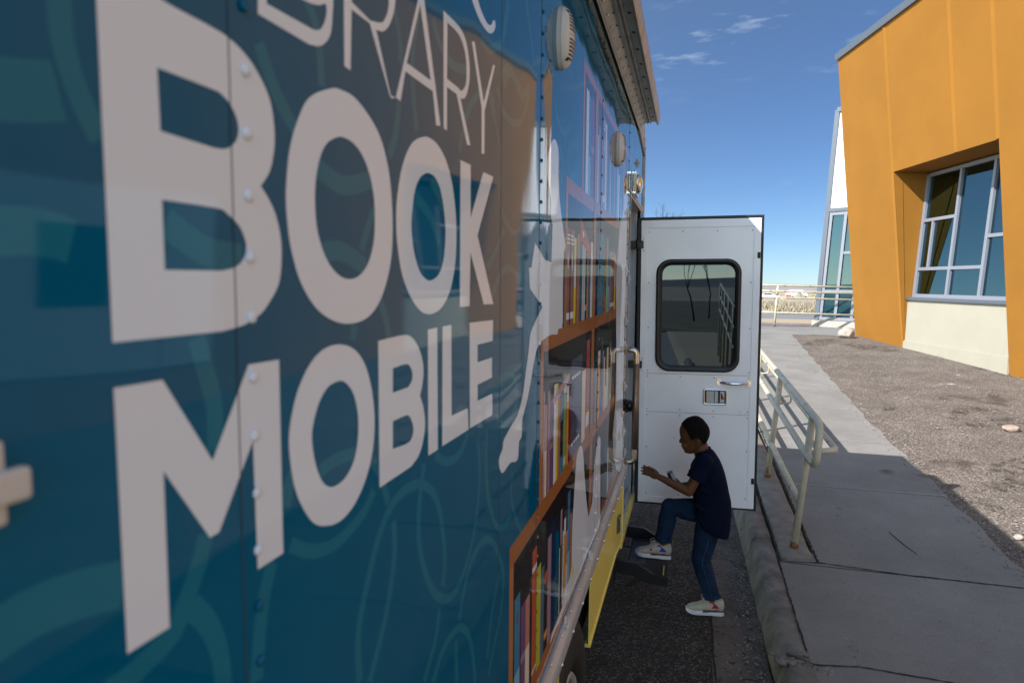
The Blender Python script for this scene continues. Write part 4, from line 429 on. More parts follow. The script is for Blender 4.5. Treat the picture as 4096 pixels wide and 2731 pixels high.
[[2.1978,1.4553],[2.1792,1.4552],[2.1591,1.4516],[2.1403,1.445],[2.1256,1.4361],[2.1162,1.4243],[2.1102,1.4096],[2.1058,1.393],[2.1008,1.3754],[2.0949,1.3562],[2.0892,1.3353],[2.0836,1.3142],[2.0784,1.2945],[2.0734,1.2771],[2.0686,1.2608],[2.0644,1.2449],[2.061,1.2285],[2.0588,1.2112],[2.0575,1.1935],[2.0566,1.1757],[2.0558,1.1584],[2.0559,1.1406],[2.0568,1.1225],[2.0565,1.1058],[2.0532,1.0923],[2.0465,1.0826],[2.0375,1.0758],[2.026,1.0714],[2.0122,1.0689],[1.9952,1.069],[1.9754,1.0717],[1.9548,1.0753],[1.9352,1.0783],[1.8999,1.0362],[1.7428,1.0335],[1.718,1.0184],[2.7865,0.9795],[2.7795,1.0246],[2.7724,1.0699],[2.7657,1.1138],[2.7598,1.1547],[2.755,1.1934],[2.7511,1.2303],[2.7475,1.264],[2.7438,1.2928],[2.7413,1.3163],[2.7397,1.3356],[2.7363,1.3509],[2.7281,1.3626],[2.7136,1.3712],[2.6948,1.3766],[2.674,1.3775],[2.6535,1.373],[2.6317,1.3609],[2.6082,1.3427],[2.5869,1.3225],[2.5711,1.3045],[2.5634,1.2899],[2.5611,1.2764],[2.5603,1.2622],[2.557,1.2459],[2.5508,1.2253],[2.5437,1.2019],[2.5352,1.1796],[2.5246,1.1624],[2.511,1.152],[2.4948,1.1462],[2.4786,1.1426],[2.4646,1.1391],[2.4533,1.1355],[2.4437,1.1329],[2.4346,1.1307],[2.4254,1.1283],[2.4098,1.1495],[2.3944,1.17],[2.3792,1.191],[2.3643,1.2136],[2.3495,1.2382],[2.3349,1.2642],[2.3208,1.2907],[2.3074,1.3168],[2.2952,1.3439],[2.2841,1.3719],[2.2727,1.3978],[2.2599,1.4186],[2.2456,1.4336],[2.2304,1.4445],[2.2144,1.4516]]],"BOOKS":[[2,1.887,1.9392,2.1547,"rosew"],[2,1.9568,2.0128,2.1557,"rosew"],[2,2.0157,2.0524,2.1346,"yelw"],[2,2.0644,2.1266,2.1495,"brownl"],[2,2.1298,2.1739,2.1347,"teal"],[2,2.1773,2.2392,2.1432,"stripe"],[2,2.2392,2.2768,2.132,"dark"],[2,2.2805,2.312,2.1355,"tan"],[2,2.3158,2.356,2.1066,"bgrey"],[2,2.3657,2.4158,2.1423,"white"],[2,2.5047,2.5561,2.1065,"navy"],[2,2.5606,2.6072,2.1904,"blue"],[2,2.6119,2.6554,2.191,"blue"],[2,2.6603,2.713,2.1916,"blue"],[2,2.7155,2.7677,2.1719,"green"],[2,2.7704,2.8164,2.1318,"orange"],[2,2.8247,2.8839,2.1837,"mint"],[2,2.8868,2.9307,2.1489,"lblue"],[2,2.9396,2.9759,2.1309,"mauve"],[2,2.9789,3.032,2.1485,"rosew"],[2,3.0415,3.0868,2.1496,"rosew"],[2,3.0934,3.1335,2.1449,"rosew"],[2,3.1403,3.1815,2.1271,"yelw"],[2,3.1955,3.2747,2.143,"brownl"],[3,1.5976,1.6136,1.7303,"pink"],[3,1.6171,1.6429,1.6947,"salmon"],[3,1.6525,1.6832,1.7231,"mauve"],[3,1.687,1.7215,1.6944,"purple"],[3,1.7306,1.7655,1.7289,"white"],[3,1.7669,1.7891,1.7272,"yellow"],[3,1.7905,1.8277,1.7187,"brownl"],[3,1.8307,1.8665,1.7033,"bluenavy"],[3,1.8726,1.9196,1.7384,"greenw"],[3,1.926,1.9572,1.6965,"amber"],[3,1.9605,1.9996,1.6732,"red"],[3,2.0031,2.2096,1.7642,"bgrey2"],[3,2.2138,2.2923,1.704,"cream"],[3,2.3059,2.386,1.7998,"salmonr"],[3,2.4619,2.5199,1.7153,"teal"],[3,2.528,2.5863,1.6669,"mauve"],[3,2.6121,2.6803,1.7331,"amber"],[3,2.6864,2.7267,1.5521,"blue"],[3,2.733,2.7617,1.7789,"bgrey"],[3,2.7682,2.8009,1.7199,"mauve"],[3,2.8075,2.848,1.6871,"cream"],[3,2.8549,2.8932,1.5039,"white"],[3,2.9002,2.9691,1.7184,"cream"],[3,2.9803,3.0181,1.5945,"bgrey"],[3,3.0257,3.0647,1.7303,"greenw"],[3,3.0726,3.1127,1.6862,"amber"],[3,3.1291,3.284,1.7399,"navy"],[4,1.3274,1.3763,1.3262,"lblue"],[4,1.3858,1.4248,1.2808,"purple"],[4,1.4278,1.4691,1.2794,"salmon"],[4,1.4945,1.5412,1.3667,"orangew"],[4,1.543,1.5907,1.3032,"lime"],[4,1.5926,1.6314,1.2803,"bgrey"],[4,1.6361,1.6727,1.2514,"dark"],[4,1.6748,1.7216,1.33,"mauve"],[4,1.723,1.777,1.3525,"navy"],[4,1.78,1.8325,1.3023,"teal"],[4,1.8393,1.8745,1.2391,"cream"],[4,1.8518,1.8822,1.3451,"mauve"],[4,1.8939,1.9097,1.2693,"white"],[4,1.915,1.942,1.3002,"amber"],[4,1.9475,1.9726,1.2482,"salmon"],[4,1.9715,2.0145,1.361,"lblue"],[4,2.0199,2.0528,1.2763,"brownl"],[4,2.4551,2.5072,1.3063,"blue"],[4,2.5161,2.5614,1.2716,"mauve"],[4,2.8305,2.8702,1.3084,"bgrey"],[4,2.8991,2.9772,1.2844,"teal"],[4,3.002,3.053,1.2484,"cream"],[4,3.0725,3.1258,1.2623,"mauve"],[4,3.1389,3.1944,1.261,"blue"],[1,2.2091,2.2649,2.6244,"white"],[1,2.2673,2.3182,2.6166,"lblue"],[1,2.3234,2.3987,2.6269,"purple"],[1,2.4968,2.518,2.5381,"white"],[1,2.521,2.5582,2.5759,"mauve"],[1,2.5645,2.59,2.5565,"teal"],[1,2.5964,2.6492,2.5459,"mauve"],[1,2.6559,2.7075,2.6475,"rosew"],[1,2.7145,2.7611,2.6275,"white"],[1,2.7684,2.798,2.5654,"mauve"],[1,2.813,2.8397,2.491,"teal"],[1,2.8551,2.8945,2.5747,"mauve"],[1,2.9025,2.9227,2.5373,"white"],[1,2.9556,3.0192,2.5783,"blue"],[1,3.041,3.0946,2.5083,"mauve"],[1,3.1083,3.1643,2.6064,"bgrey"],[1,3.1786,3.2075,2.5535,"white"],[1,3.2222,3.2823,2.5082,"white"],[1,3.3287,3.3927,2.5975,"lblue"],[1,3.4368,3.5518,2.6208,"navy"]],"RINGS":[[0.014,[[0.6405,1.5583],[0.6392,1.5693],[0.6378,1.5803],[0.6367,1.591],[0.6366,1.6008],[0.6376,1.6097],[0.6394,1.6179],[0.6419,1.6259],[0.645,1.634],[0.6488,1.6423],[0.6534,1.6508],[0.6585,1.6593],[0.664,1.668],[0.6698,1.6771],[0.676,1.6866],[0.6826,1.6957],[0.6894,1.7039],[0.6963,1.7111],[0.7034,1.7175],[0.711,1.723],[0.719,1.7277],[0.7277,1.7315],[0.7368,1.7343],[0.7466,1.7362],[0.757,1.7374],[0.7682,1.7376],[0.7803,1.7368],[0.7929,1.7354],[0.8057,1.7343]]],[0.014,[[0.8072,1.7345],[0.8183,1.7291],[0.8301,1.7236],[0.8415,1.7179],[0.8518,1.7115],[0.8606,1.7045],[0.8682,1.6972],[0.8749,1.6892],[0.881,1.6802],[0.8864,1.67],[0.891,1.6587],[0.895,1.6469],[0.8985,1.6352],[0.9018,1.6234],[0.9046,1.6113],[0.9067,1.5996],[0.9074,1.5885],[0.9064,1.5787],[0.904,1.5697],[0.901,1.5611],[0.8982,1.5524]]],[0.014,[[0.6796,1.7637],[0.6744,1.7596],[0.6693,1.7554],[0.664,1.7515],[0.658,1.748],[0.6511,1.7452],[0.6436,1.7428],[0.6358,1.7408],[0.628,1.739],[0.62,1.7374],[0.6118,1.736],[0.6037,1.735],[0.5958,1.7346],[0.5882,1.7348],[0.5808,1.7355],[0.5736,1.7366],[0.5666,1.7381],[0.5597,1.7399],[0.553,1.742],[0.5464,1.7446],[0.5398,1.7476],[0.5332,1.7512],[0.5266,1.7555],[0.5201,1.7598],[0.5138,1.764]]],[0.014,[[0.675,1.799],[0.6803,1.7939],[0.6858,1.789],[0.6913,1.7835],[0.6966,1.7767],[0.7016,1.768],[0.7064,1.758],[0.7112,1.7473],[0.7162,1.7367]]],[0.014,[[0.5651,1.8157],[0.571,1.8168],[0.5769,1.8181],[0.5831,1.8192],[0.5897,1.8199],[0.5971,1.8202],[0.6049,1.82],[0.6129,1.8196],[0.6207,1.8188],[0.628,1.8177],[0.6351,1.8162],[0.6422,1.8145],[0.6494,1.8128]]],[0.014,[[0.731,1.7102],[0.7319,1.7011],[0.733,1.692],[0.7337,1.6828],[0.7334,1.6736],[0.732,1.6643],[0.7296,1.6549],[0.7267,1.6456],[0.7234,1.6366],[0.72,1.6278],[0.7162,1.6193],[0.7121,1.611],[0.7076,1.603],[0.7028,1.5953],[0.6976,1.588],[0.6921,1.5808],[0.6866,1.5735],[0.681,1.5662],[0.6752,1.5588],[0.6695,1.5516],[0.6638,1.5444]]],[0.014,[[0.8285,1.7547],[0.8243,1.744],[0.8199,1.7335],[0.8159,1.7228],[0.8129,1.7114],[0.8105,1.6989],[0.8086,1.6856],[0.8078,1.6721],[0.8086,1.6591],[0.8113,1.6464],[0.8156,1.6338],[0.8211,1.6213],[0.8271,1.6091],[0.834,1.5971],[0.8418,1.5853],[0.8503,1.5739],[0.8591,1.5636],[0.8681,1.5543],[0.8774,1.546],[0.8874,1.5387],[0.8982,1.5324],[0.9104,1.5269],[0.9237,1.5225],[0.9375,1.5194],[0.9506,1.5183],[0.963,1.5195],[0.975,1.5228],[0.9865,1.5276],[0.9976,1.5333],[1.0082,1.5398],[1.0183,1.5473],[1.0279,1.5559],[1.0368,1.5657],[1.0453,1.5768],[1.0532,1.5892],[1.0602,1.6024],[1.0661,1.616],[1.0709,1.6297],[1.0746,1.6439],[1.077,1.6585],[1.0777,1.6736],[1.0761,1.6893],[1.0727,1.7054],[1.0685,1.7216],[1.0647,1.7375]]],[0.014,[[0.8847,1.5254],[0.8816,1.516],[0.8786,1.5064],[0.8753,1.4972],[0.8714,1.4892],[0.8667,1.4829],[0.8615,1.4778],[0.8559,1.4731],[0.8501,1.4682],[0.8442,1.4629],[0.838,1.4576],[0.8318,1.4523],[0.8257,1.4471]]],[0.014,[[0.9712,1.4619],[0.9775,1.4725],[0.9837,1.4835],[0.9903,1.4941],[0.9978,1.5039],[1.0063,1.513],[1.0157,1.5217],[1.0259,1.5293],[1.0371,1.5354],[1.0496,1.5399],[1.0635,1.543],[1.0779,1.5446],[1.092,1.5446],[1.1056,1.543],[1.119,1.5398],[1.1324,1.5348],[1.1457,1.5281],[1.159,1.5194],[1.1724,1.5085],[1.1853,1.4961],[1.1975,1.4827],[1.2099,1.4679],[1.2224,1.4515],[1.2326,1.4344],[1.2382,1.4173],[1.2377,1.4002],[1.2325,1.3829],[1.2247,1.3665],[1.216,1.3518],[1.2061,1.3393],[1.1943,1.3285],[1.1823,1.3187],[1.1714,1.3091],[1.162,1.2997],[1.1532,1.2907],[1.1447,1.282],[1.1363,1.2733]]],[0.014,[[0.8582,1.4249],[0.8666,1.4317],[0.875,1.4389],[0.8838,1.4455],[0.8934,1.4506],[0.9044,1.4538],[0.9165,1.4557],[0.929,1.4563],[0.9407,1.4561],[0.9516,1.4552],[0.9619,1.4534],[0.9719,1.4503],[0.9819,1.4456],[0.9921,1.4389],[1.0023,1.4306],[1.0121,1.4209],[1.0208,1.4103],[1.0281,1.3986],[1.0344,1.3855],[1.0398,1.372],[1.0447,1.3587],[1.0486,1.346],[1.0517,1.3334],[1.0544,1.3207],[1.0573,1.308]]],[0.014,[[1.1216,1.7404],[1.1197,1.7263],[1.1175,1.7124],[1.1159,1.6981],[1.1159,1.6828],[1.1173,1.6657],[1.1198,1.6474],[1.124,1.6287],[1.1305,1.6109],[1.1403,1.5931],[1.1531,1.5749],[1.1673,1.5581],[1.1812,1.5443],[1.1944,1.5345],[1.2079,1.5278],[1.2216,1.5234],[1.2355,1.5206],[1.2496,1.52],[1.264,1.5218],[1.2786,1.5247],[1.2936,1.5272]]],[0.014,[[1.2062,1.4356],[1.1927,1.4223],[1.179,1.4094],[1.1663,1.3962],[1.1555,1.3817],[1.1472,1.3653],[1.1407,1.3475],[1.1348,1.3293],[1.1287,1.3114]]],[0.014,[[0.8686,1.7566],[0.8792,1.7512],[0.89,1.7455],[0.901,1.7401],[0.9123,1.7359],[0.9242,1.7329],[0.9366,1.731],[0.9489,1.7301],[0.9602,1.7302],[0.9706,1.7319],[0.9803,1.7349],[0.989,1.7386],[0.9964,1.7423],[1.002,1.7456],[1.0058,1.7492],[1.0091,1.7528],[1.0126,1.7564]]],[0.014,[[0.9558,1.4375],[0.9571,1.4197],[0.9585,1.4018],[0.9598,1.3838],[0.9611,1.3658]]],[0.018,[[0.486,1.7593],[0.4824,1.7516],[0.4788,1.7442],[0.4754,1.7366],[0.4725,1.7287],[0.4702,1.7203],[0.4683,1.7114],[0.4667,1.7026],[0.4652,1.6943],[0.464,1.6868],[0.463,1.6798],[0.4621,1.673],[0.4611,1.6661]]],[0.014,[[1.2996,1.6122],[1.2966,1.5991],[1.2928,1.5862],[1.2907,1.5732],[1.2926,1.5596],[1.3005,1.5444],[1.3128,1.5279],[1.3268,1.5117],[1.3394,1.4974],[1.3498,1.4861],[1.3595,1.4769],[1.3691,1.4683],[1.3789,1.4592]]],[0.014,[[1.1899,1.8165],[1.2092,1.8175],[1.2296,1.8188],[1.2497,1.8195],[1.2678,1.8186],[1.2839,1.8159],[1.2986,1.812],[1.3109,1.8063],[1.3199,1.7982],[1.3262,1.7862],[1.3298,1.7709],[1.329,1.7557],[1.3218,1.7436],[1.3058,1.7349],[1.2831,1.7284],[1.259,1.7247],[1.238,1.7243],[1.2211,1.7285],[1.2058,1.7362],[1.1912,1.7452],[1.1767,1.7533]]],[0.018,[[0.5068,1.8004],[0.5089,1.8058],[0.5109,1.8114],[0.5131,1.8167],[0.5159,1.8213],[0.5194,1.8249],[0.5234,1.8277],[0.5277,1.8303],[0.5319,1.833]]],[0.03,[[0.2472,1.8155],[0.2487,1.8158],[0.2501,1.816],[0.2518,1.8163],[0.254,1.8166],[0.2569,1.8172],[0.2605,1.8178],[0.2644,1.8185],[0.2683,1.8189],[0.2722,1.819],[0.2762,1.8189],[0.2804,1.8187],[0.2849,1.8183],[0.2897,1.8177],[0.2948,1.817],[0.3002,1.816],[0.3059,1.8149],[0.3121,1.8136],[0.3186,1.8119],[0.3255,1.8102],[0.3326,1.8084]]],[0.018,[[0.3145,1.7458],[0.3174,1.7455],[0.3203,1.7452],[0.3235,1.745],[0.3275,1.7452],[0.333,1.7459],[0.3396,1.7469],[0.3464,1.7482],[0.3527,1.7496],[0.3583,1.7508],[0.3636,1.7521],[0.3684,1.7536],[0.3727,1.7559],[0.376,1.7588],[0.3786,1.7623],[0.3809,1.7664],[0.3839,1.771],[0.3878,1.7768],[0.3924,1.7834],[0.3968,1.7902],[0.4004,1.7962],[0.4028,1.8012],[0.4044,1.8054],[0.4056,1.8094],[0.407,1.8135]]],[0.019,[[0.3901,1.7664],[0.3944,1.7608],[0.3989,1.7551],[0.4033,1.7492],[0.4072,1.743],[0.4105,1.7364],[0.4134,1.7295],[0.4159,1.7223],[0.418,1.7148],[0.4194,1.7071],[0.4202,1.6991],[0.4208,1.6909],[0.4215,1.6828]]],[0.018,[[0.4036,1.9589],[0.4061,1.9519],[0.4087,1.9449],[0.4112,1.9378],[0.4135,1.9309],[0.4157,1.9245],[0.4177,1.9185],[0.4194,1.9123],[0.4205,1.9055],[0.421,1.8977],[0.4209,1.8894],[0.4205,1.8809],[0.4202,1.8725]]],[0.016,[[0.3064,2.159],[0.3064,2.1577],[0.3065,2.1566],[0.3065,2.1551],[0.3067,2.1523],[0.3068,2.1478],[0.3069,2.142],[0.3072,2.1358],[0.308,2.1296],[0.3095,2.1235],[0.3114,2.1172],[0.3137,2.1109],[0.3163,2.1048],[0.3192,2.099],[0.3226,2.0934],[0.3261,2.0878],[0.3297,2.082]]],[0.032,[[0.264,2.0941],[0.2655,2.0942],[0.2668,2.0943],[0.2684,2.0945],[0.2706,2.0948],[0.2737,2.0954],[0.2775,2.0961],[0.2816,2.0969],[0.2859,2.0978],[0.2901,2.0989],[0.2946,2.1001],[0.2992,2.1014],[0.3038,2.1026]]],[0.026,[[0.2598,2.0232],[0.2612,2.0233],[0.2626,2.0234],[0.2642,2.0235],[0.2664,2.0237],[0.2693,2.024],[0.2727,2.0243],[0.2765,2.0246],[0.2804,2.0247],[0.2844,2.0247],[0.2887,2.0244],[0.2929,2.024],[0.2967,2.0236],[0.2998,2.023],[0.3024,2.0222],[0.3048,2.0214],[0.3074,2.0206]]],[0.022,[[0.3788,2.0378],[0.383,2.0357],[0.3872,2.0334],[0.3916,2.0312],[0.3964,2.0289],[0.4016,2.0264],[0.4071,2.0238],[0.4132,2.0214],[0.4201,2.0194],[0.4282,2.0183],[0.4373,2.0177],[0.4471,2.0173],[0.457,2.0168]]],[0.016,[[0.4854,2.1886],[0.4893,2.1821],[0.4932,2.1755],[0.4973,2.1689],[0.5018,2.1627],[0.5068,2.1568],[0.5123,2.151],[0.5178,2.1457],[0.5228,2.1412],[0.5269,2.1379],[0.5305,2.1356],[0.5339,2.1337],[0.5374,2.1315]]],[0.013,[[0.5572,2.2502],[0.5618,2.2454],[0.5666,2.2408],[0.5711,2.2354],[0.5747,2.2281],[0.5771,2.2181],[0.5785,2.2061],[0.5796,2.1933],[0.5808,2.1808]]],[0.02,[[0.5707,2.1048],[0.5795,2.1024],[0.5886,2.0998],[0.5978,2.0974],[0.6066,2.0959],[0.6145,2.0954],[0.6218,2.0956],[0.6292,2.0965],[0.6377,2.0981],[0.6477,2.1005],[0.6587,2.1039],[0.6704,2.1076],[0.6823,2.1113]]],[0.012,[[0.6551,2.032],[0.6589,2.038],[0.6628,2.0441],[0.6667,2.0502],[0.6707,2.0562],[0.6747,2.0619],[0.6787,2.0676],[0.6827,2.0732],[0.6868,2.0789]]],[0.02,[[0.5759,2.0262],[0.5829,2.0272],[0.59,2.0284],[0.5972,2.0293],[0.6046,2.0296],[0.6123,2.0291],[0.6201,2.0279],[0.628,2.0262],[0.6357,2.0243],[0.6431,2.0221],[0.6502,2.0194],[0.6573,2.0166],[0.6646,2.0137]]],[0.013,[[0.727,2.1427],[0.7318,2.1508],[0.7367,2.159],[0.7414,2.1674],[0.7455,2.1761],[0.7486,2.1852],[0.7509,2.1946],[0.753,2.2041],[0.7553,2.2135]]],[0.012,[[0.7419,2.3152],[0.7466,2.3062],[0.7517,2.2969],[0.7562,2.2879],[0.7594,2.2798],[0.7606,2.2732],[0.7604,2.2676],[0.7596,2.2625],[0.7591,2.2572]]],[0.013,[[0.8127,2.3344],[0.8078,2.3202],[0.8025,2.306],[0.7979,2.2921],[0.795,2.2786],[0.794,2.2652],[0.7946,2.2518],[0.796,2.2389],[0.7977,2.227],[0.7997,2.2167],[0.8022,2.2074],[0.805,2.1986],[0.8076,2.1894]]],[0.015,[[0.8645,2.3455],[0.87,2.3396],[0.8754,2.3336],[0.8813,2.3278],[0.8885,2.3228],[0.8976,2.3184],[0.908,2.3146],[0.9195,2.3116],[0.9317,2.3101],[0.9454,2.3104],[0.9607,2.3122],[0.9758,2.315],[0.9889,2.3181],[0.9987,2.3215],[1.0062,2.3254],[1.0128,2.3297],[1.0199,2.3339]]],[0.015,[[1.0754,2.3918],[1.087,2.3907],[1.0987,2.3892],[1.111,2.3886],[1.1245,2.3906],[1.1397,2.3962],[1.1563,2.4045],[1.1737,2.4142],[1.1915,2.4236]]],[0.014,[[0.9695,2.1922],[0.9754,2.2049],[0.9812,2.218],[0.9874,2.2307],[0.9944,2.2424],[1.0025,2.2531],[1.0115,2.2631],[1.0212,2.2724],[1.0312,2.2808],[1.0416,2.2885],[1.0524,2.2953],[1.0639,2.3012],[1.0765,2.3062],[1.0916,2.3106],[1.1088,2.3145],[1.1255,2.3165],[1.1389,2.3154],[1.1473,2.3098],[1.1521,2.3006],[1.1556,2.2899],[1.1598,2.2798]]],[0.014,[[1.1722,2.3427],[1.1819,2.3335],[1.1912,2.3234],[1.2019,2.3144],[1.2163,2.3082],[1.2368,2.3053],[1.2624,2.3048],[1.2891,2.3065],[1.3127,2.3102],[1.3315,2.3163],[1.3476,2.325],[1.3616,2.3352],[1.3745,2.3459],[1.3855,2.3572],[1.3944,2.3694],[1.4024,2.3821],[1.411,2.3948]]],[0.014,[[1.2151,2.3545],[1.2237,2.3636],[1.232,2.3733],[1.2412,2.3821],[1.2524,2.3885],[1.2669,2.3921],[1.284,2.3937],[1.3018,2.3933],[1.3184,2.3911],[1.333,2.3864],[1.3466,2.3793],[1.3599,2.3711],[1.3738,2.3631]]],[0.012,[[1.1259,2.312],[1.1444,2.2934],[1.1646,2.2741],[1.1832,2.2542],[1.196,2.234],[1.1993,2.2129],[1.1957,2.1916],[1.1909,2.1719],[1.1907,2.1553],[1.1963,2.1423],[1.205,2.1319],[1.216,2.1233],[1.229,2.1157],[1.2445,2.1083],[1.263,2.1016],[1.2829,2.0972],[1.3028,2.0966],[1.3232,2.1014],[1.3449,2.1107],[1.3656,2.1223],[1.3832,2.1341],[1.3958,2.1457],[1.4047,2.1581],[1.4121,2.1709],[1.4204,2.1837]]],[0.012,[[1.118,2.0237],[1.1389,2.0372],[1.1615,2.0518],[1.1829,2.0658],[1.1998,2.0774],[1.2099,2.0853],[1.2149,2.0904],[1.2178,2.0943],[1.2218,2.0989]]],[0.014,[[1.1454,1.9742],[1.159,1.9844],[1.1728,1.9952],[1.1869,2.0053],[1.2014,2.0135],[1.2162,2.0194],[1.2315,2.0236],[1.2471,2.0261],[1.2632,2.0269],[1.2797,2.0251],[1.2967,2.0209],[1.3142,2.0156],[1.3321,2.0107]]],[0.016,[[0.8553,2.134],[0.8634,2.1303],[0.8717,2.1267],[0.88,2.1227],[0.8877,2.1179],[0.8946,2.1119],[0.901,2.105],[0.9072,2.0977],[0.9136,2.0904]]],[0.016,[[0.8032,2.1075],[0.8161,2.1023],[0.8297,2.0971],[0.8431,2.0914],[0.855,2.085],[0.8646,2.0775],[0.8724,2.0692],[0.8797,2.0606],[0.8874,2.0519]]],[0.014,[[0.6386,1.9539],[0.6373,1.9499],[0.636,1.946],[0.6347,1.9421],[0.6334,1.9382]]],[0.014,[[0.6955,1.9801],[0.6997,1.9752],[0.704,1.9704],[0.7082,1.9653],[0.712,1.9596],[0.7151,1.953],[0.7179,1.9458],[0.7204,1.9383],[0.7231,1.9309]]],[0.02,[[1.243,2.5184],[1.238,2.506],[1.2332,2.4938],[1.2281,2.4814],[1.2222,2.4684],[1.2151,2.4544],[1.2073,2.4398],[1.1993,2.4251],[1.1915,2.4107]]],[0.02,[[1.3782,2.5713],[1.3874,2.5593],[1.3967,2.5473],[1.4061,2.5349],[1.4157,2.5218],[1.4255,2.5078],[1.4355,2.4931],[1.4456,2.478],[1.4559,2.4627]]],[0.02,[[1.5299,2.5858],[1.5474,2.5911],[1.5659,2.5971],[1.5837,2.602],[1.5992,2.6038],[1.6113,2.6011],[1.6207,2.5951],[1.6292,2.5877],[1.6384,2.5809]]],[0.02,[[1.6873,2.4476],[1.6973,2.4381],[1.7068,2.4281],[1.7177,2.4187],[1.7319,2.4112],[1.7511,2.405],[1.7741,2.3998],[1.799,2.3971],[1.8235,2.3984],[1.8482,2.4046],[1.874,2.4149],[1.8986,2.4287],[1.9195,2.445],[1.9364,2.4656],[1.9503,2.4903],[1.96,2.5151],[1.9647,2.5358],[1.9627,2.5513],[1.9551,2.5636],[1.9445,2.573],[1.9333,2.5802],[1.9215,2.5844],[1.9081,2.5857],[1.8942,2.5858],[1.8808,2.5864]]],[0.02,[[2.0116,2.6301],[2.028,2.6203],[2.0451,2.6107],[2.0615,2.6004],[2.0755,2.5884],[2.0858,2.5741],[2.0935,2.5583],[2.1001,2.5417],[2.1073,2.5253]]],[0.02,[[1.8778,2.3361],[1.8817,2.346],[1.8847,2.3561],[1.8897,2.3659],[1.8998,2.375],[1.9178,2.3842],[1.9417,2.3936],[1.9677,2.4015],[1.9913,2.4062],[2.0135,2.4069],[2.0357,2.4046],[2.0544,2.3996],[2.0659,2.3923],[2.0684,2.3816],[2.0638,2.3678],[2.0541,2.3534],[2.0413,2.3407],[2.0246,2.3294],[2.0035,2.3186],[1.981,2.3099],[1.9594,2.3047],[1.9392,2.3042],[1.919,2.307],[1.8991,2.3112],[1.8797,2.3146]]],[0.02,[[1.7576,2.3602],[1.7676,2.3525],[1.7784,2.345],[1.788,2.3366],[1.7942,2.3259],[1.7957,2.3119],[1.7937,2.2958],[1.7904,2.2788],[1.7878,2.2623]]],[0.02,[[1.9398,2.7909],[1.9631,2.7871],[1.9887,2.7838],[2.0115,2.7791],[2.026,2.7706],[2.0284,2.7571],[2.0219,2.7401],[2.0121,2.7218],[2.004,2.7043]]],[0.02,[[1.1927,2.3613],[1.2002,2.368],[1.2077,2.3752],[1.2155,2.3818],[1.2244,2.3873],[1.2341,2.3918],[1.2444,2.3956],[1.2561,2.3979],[1.2698,2.3978],[1.2868,2.3933],[1.3067,2.3851],[1.3272,2.3771],[1.3457,2.3735],[1.3608,2.3764],[1.374,2.3835],[1.3864,2.3924],[1.3996,2.4006]]]],"BOY":{"lsh":[0.4522,4.02,0.956],"lel":[0.3709,3.98,0.7847],"lwr":[0.1956,4.02,0.8467],"lkn":[0.1414,4.03,0.8673],"rsh":[0.4629,4.22,0.9245],"rel":[0.3813,4.25,0.7363],"rwr":[0.3247,4.19,0.7542],"rhd":[0.2845,4.16,0.7732],"lhip":[0.4986,4.085,0.6119],"lkne":[0.4539,4.08,0.3413],"lank":[0.5241,4.1,0.1092],"rhip":[0.5019,4.17,0.6134],"rkne":[0.2611,4.17,0.6184],"rank":[0.2242,4.15,0.4085],"ltoe":[0.3747,4.09,0.0175],"lheel":[0.5974,4.11,0.0268],"rtoe":[0.0576,4.14,0.3269],"rheel":[0.2775,4.15,0.2977]}}
# ------------------------------------------------------------------ common materials
M_asphalt = grit_mat('asphalt', (0.014, 0.012, 0.010), (0.040, 0.034, 0.029), (0.145, 0.125, 0.108), 110, 0.9, 0.005, 1.7, (0.055, 0.042, 0.034), 0.64, 0.85)
M_lot = grit_mat('worn_asphalt', (0.14, 0.13, 0.12), (0.24, 0.225, 0.21), (0.34, 0.33, 0.31), 60)
M_conc_old = mat('old_concrete', (0.165, 0.152, 0.136), 0.9, spec=0.2, var=0.32, vscale=7, bump=0.9, bscale=110, bdist=0.006, spots=[((0.04, 0.036, 0.033), 22, 0.66), ((0.30, 0.28, 0.26), 60, 0.69)])
M_conc_new = mat('sidewalk_concrete', (0.205, 0.195, 0.178), 0.9, var=0.13, vscale=1.8, bump=0.4, bscale=160, bdist=0.003, spots=[((0.13, 0.12, 0.11), 140, 0.60), ((0.29, 0.28, 0.26), 170, 0.62), ((0.05, 0.048, 0.045), 30, 0.72), ((0.33, 0.32, 0.30), 8, 0.745), ((0.12, 0.10, 0.085), 2.3, 0.70)], detail=10, spec=0.2)
M_gravel = grit_mat('gravel', (0.062, 0.048, 0.039), (0.145, 0.118, 0.097), (0.27, 0.235, 0.205), 80, 0.9, 0.009, 0.75, (0.055, 0.038, 0.027), 0.60)
M_dirt = mat('dirt', (0.10, 0.08, 0.065), 0.95, var=0.35, vscale=6, bump=0.8, bscale=80, bdist=0.008)
M_drygrass = mat('dry_grass', (0.36, 0.27, 0.15), 0.9, var=0.3, vscale=5, bump=0.8, bscale=30, bdist=0.03)
M_field = mat('dry_field', (0.33, 0.26, 0.165), 0.95, var=0.15, vscale=0.05)
M_crack = mat('crack_dirt', (0.018, 0.016, 0.014), 0.95, bump=0.5, bscale=100)
M_alu = mat('aluminium', (0.44, 0.44, 0.435), 0.45, 0.35, var=0.18, vscale=14, bump=0.15, bscale=200, bdist=0.001, stretch=(1, 0.2, 1))
M_chrome = mat('chrome', (0.75, 0.75, 0.75), 0.08, 1.0)
M_steel = mat('brushed_steel', (0.52, 0.47, 0.40), 0.27, 1.0, bump=0.2, bscale=300, bdist=0.0005)
M_black = mat('black_rubber', (0.008, 0.008, 0.009), 0.5)
M_blackpaint = mat('black_paint', (0.010, 0.010, 0.011), 0.38, bump=0.3, bscale=150, bdist=0.001)
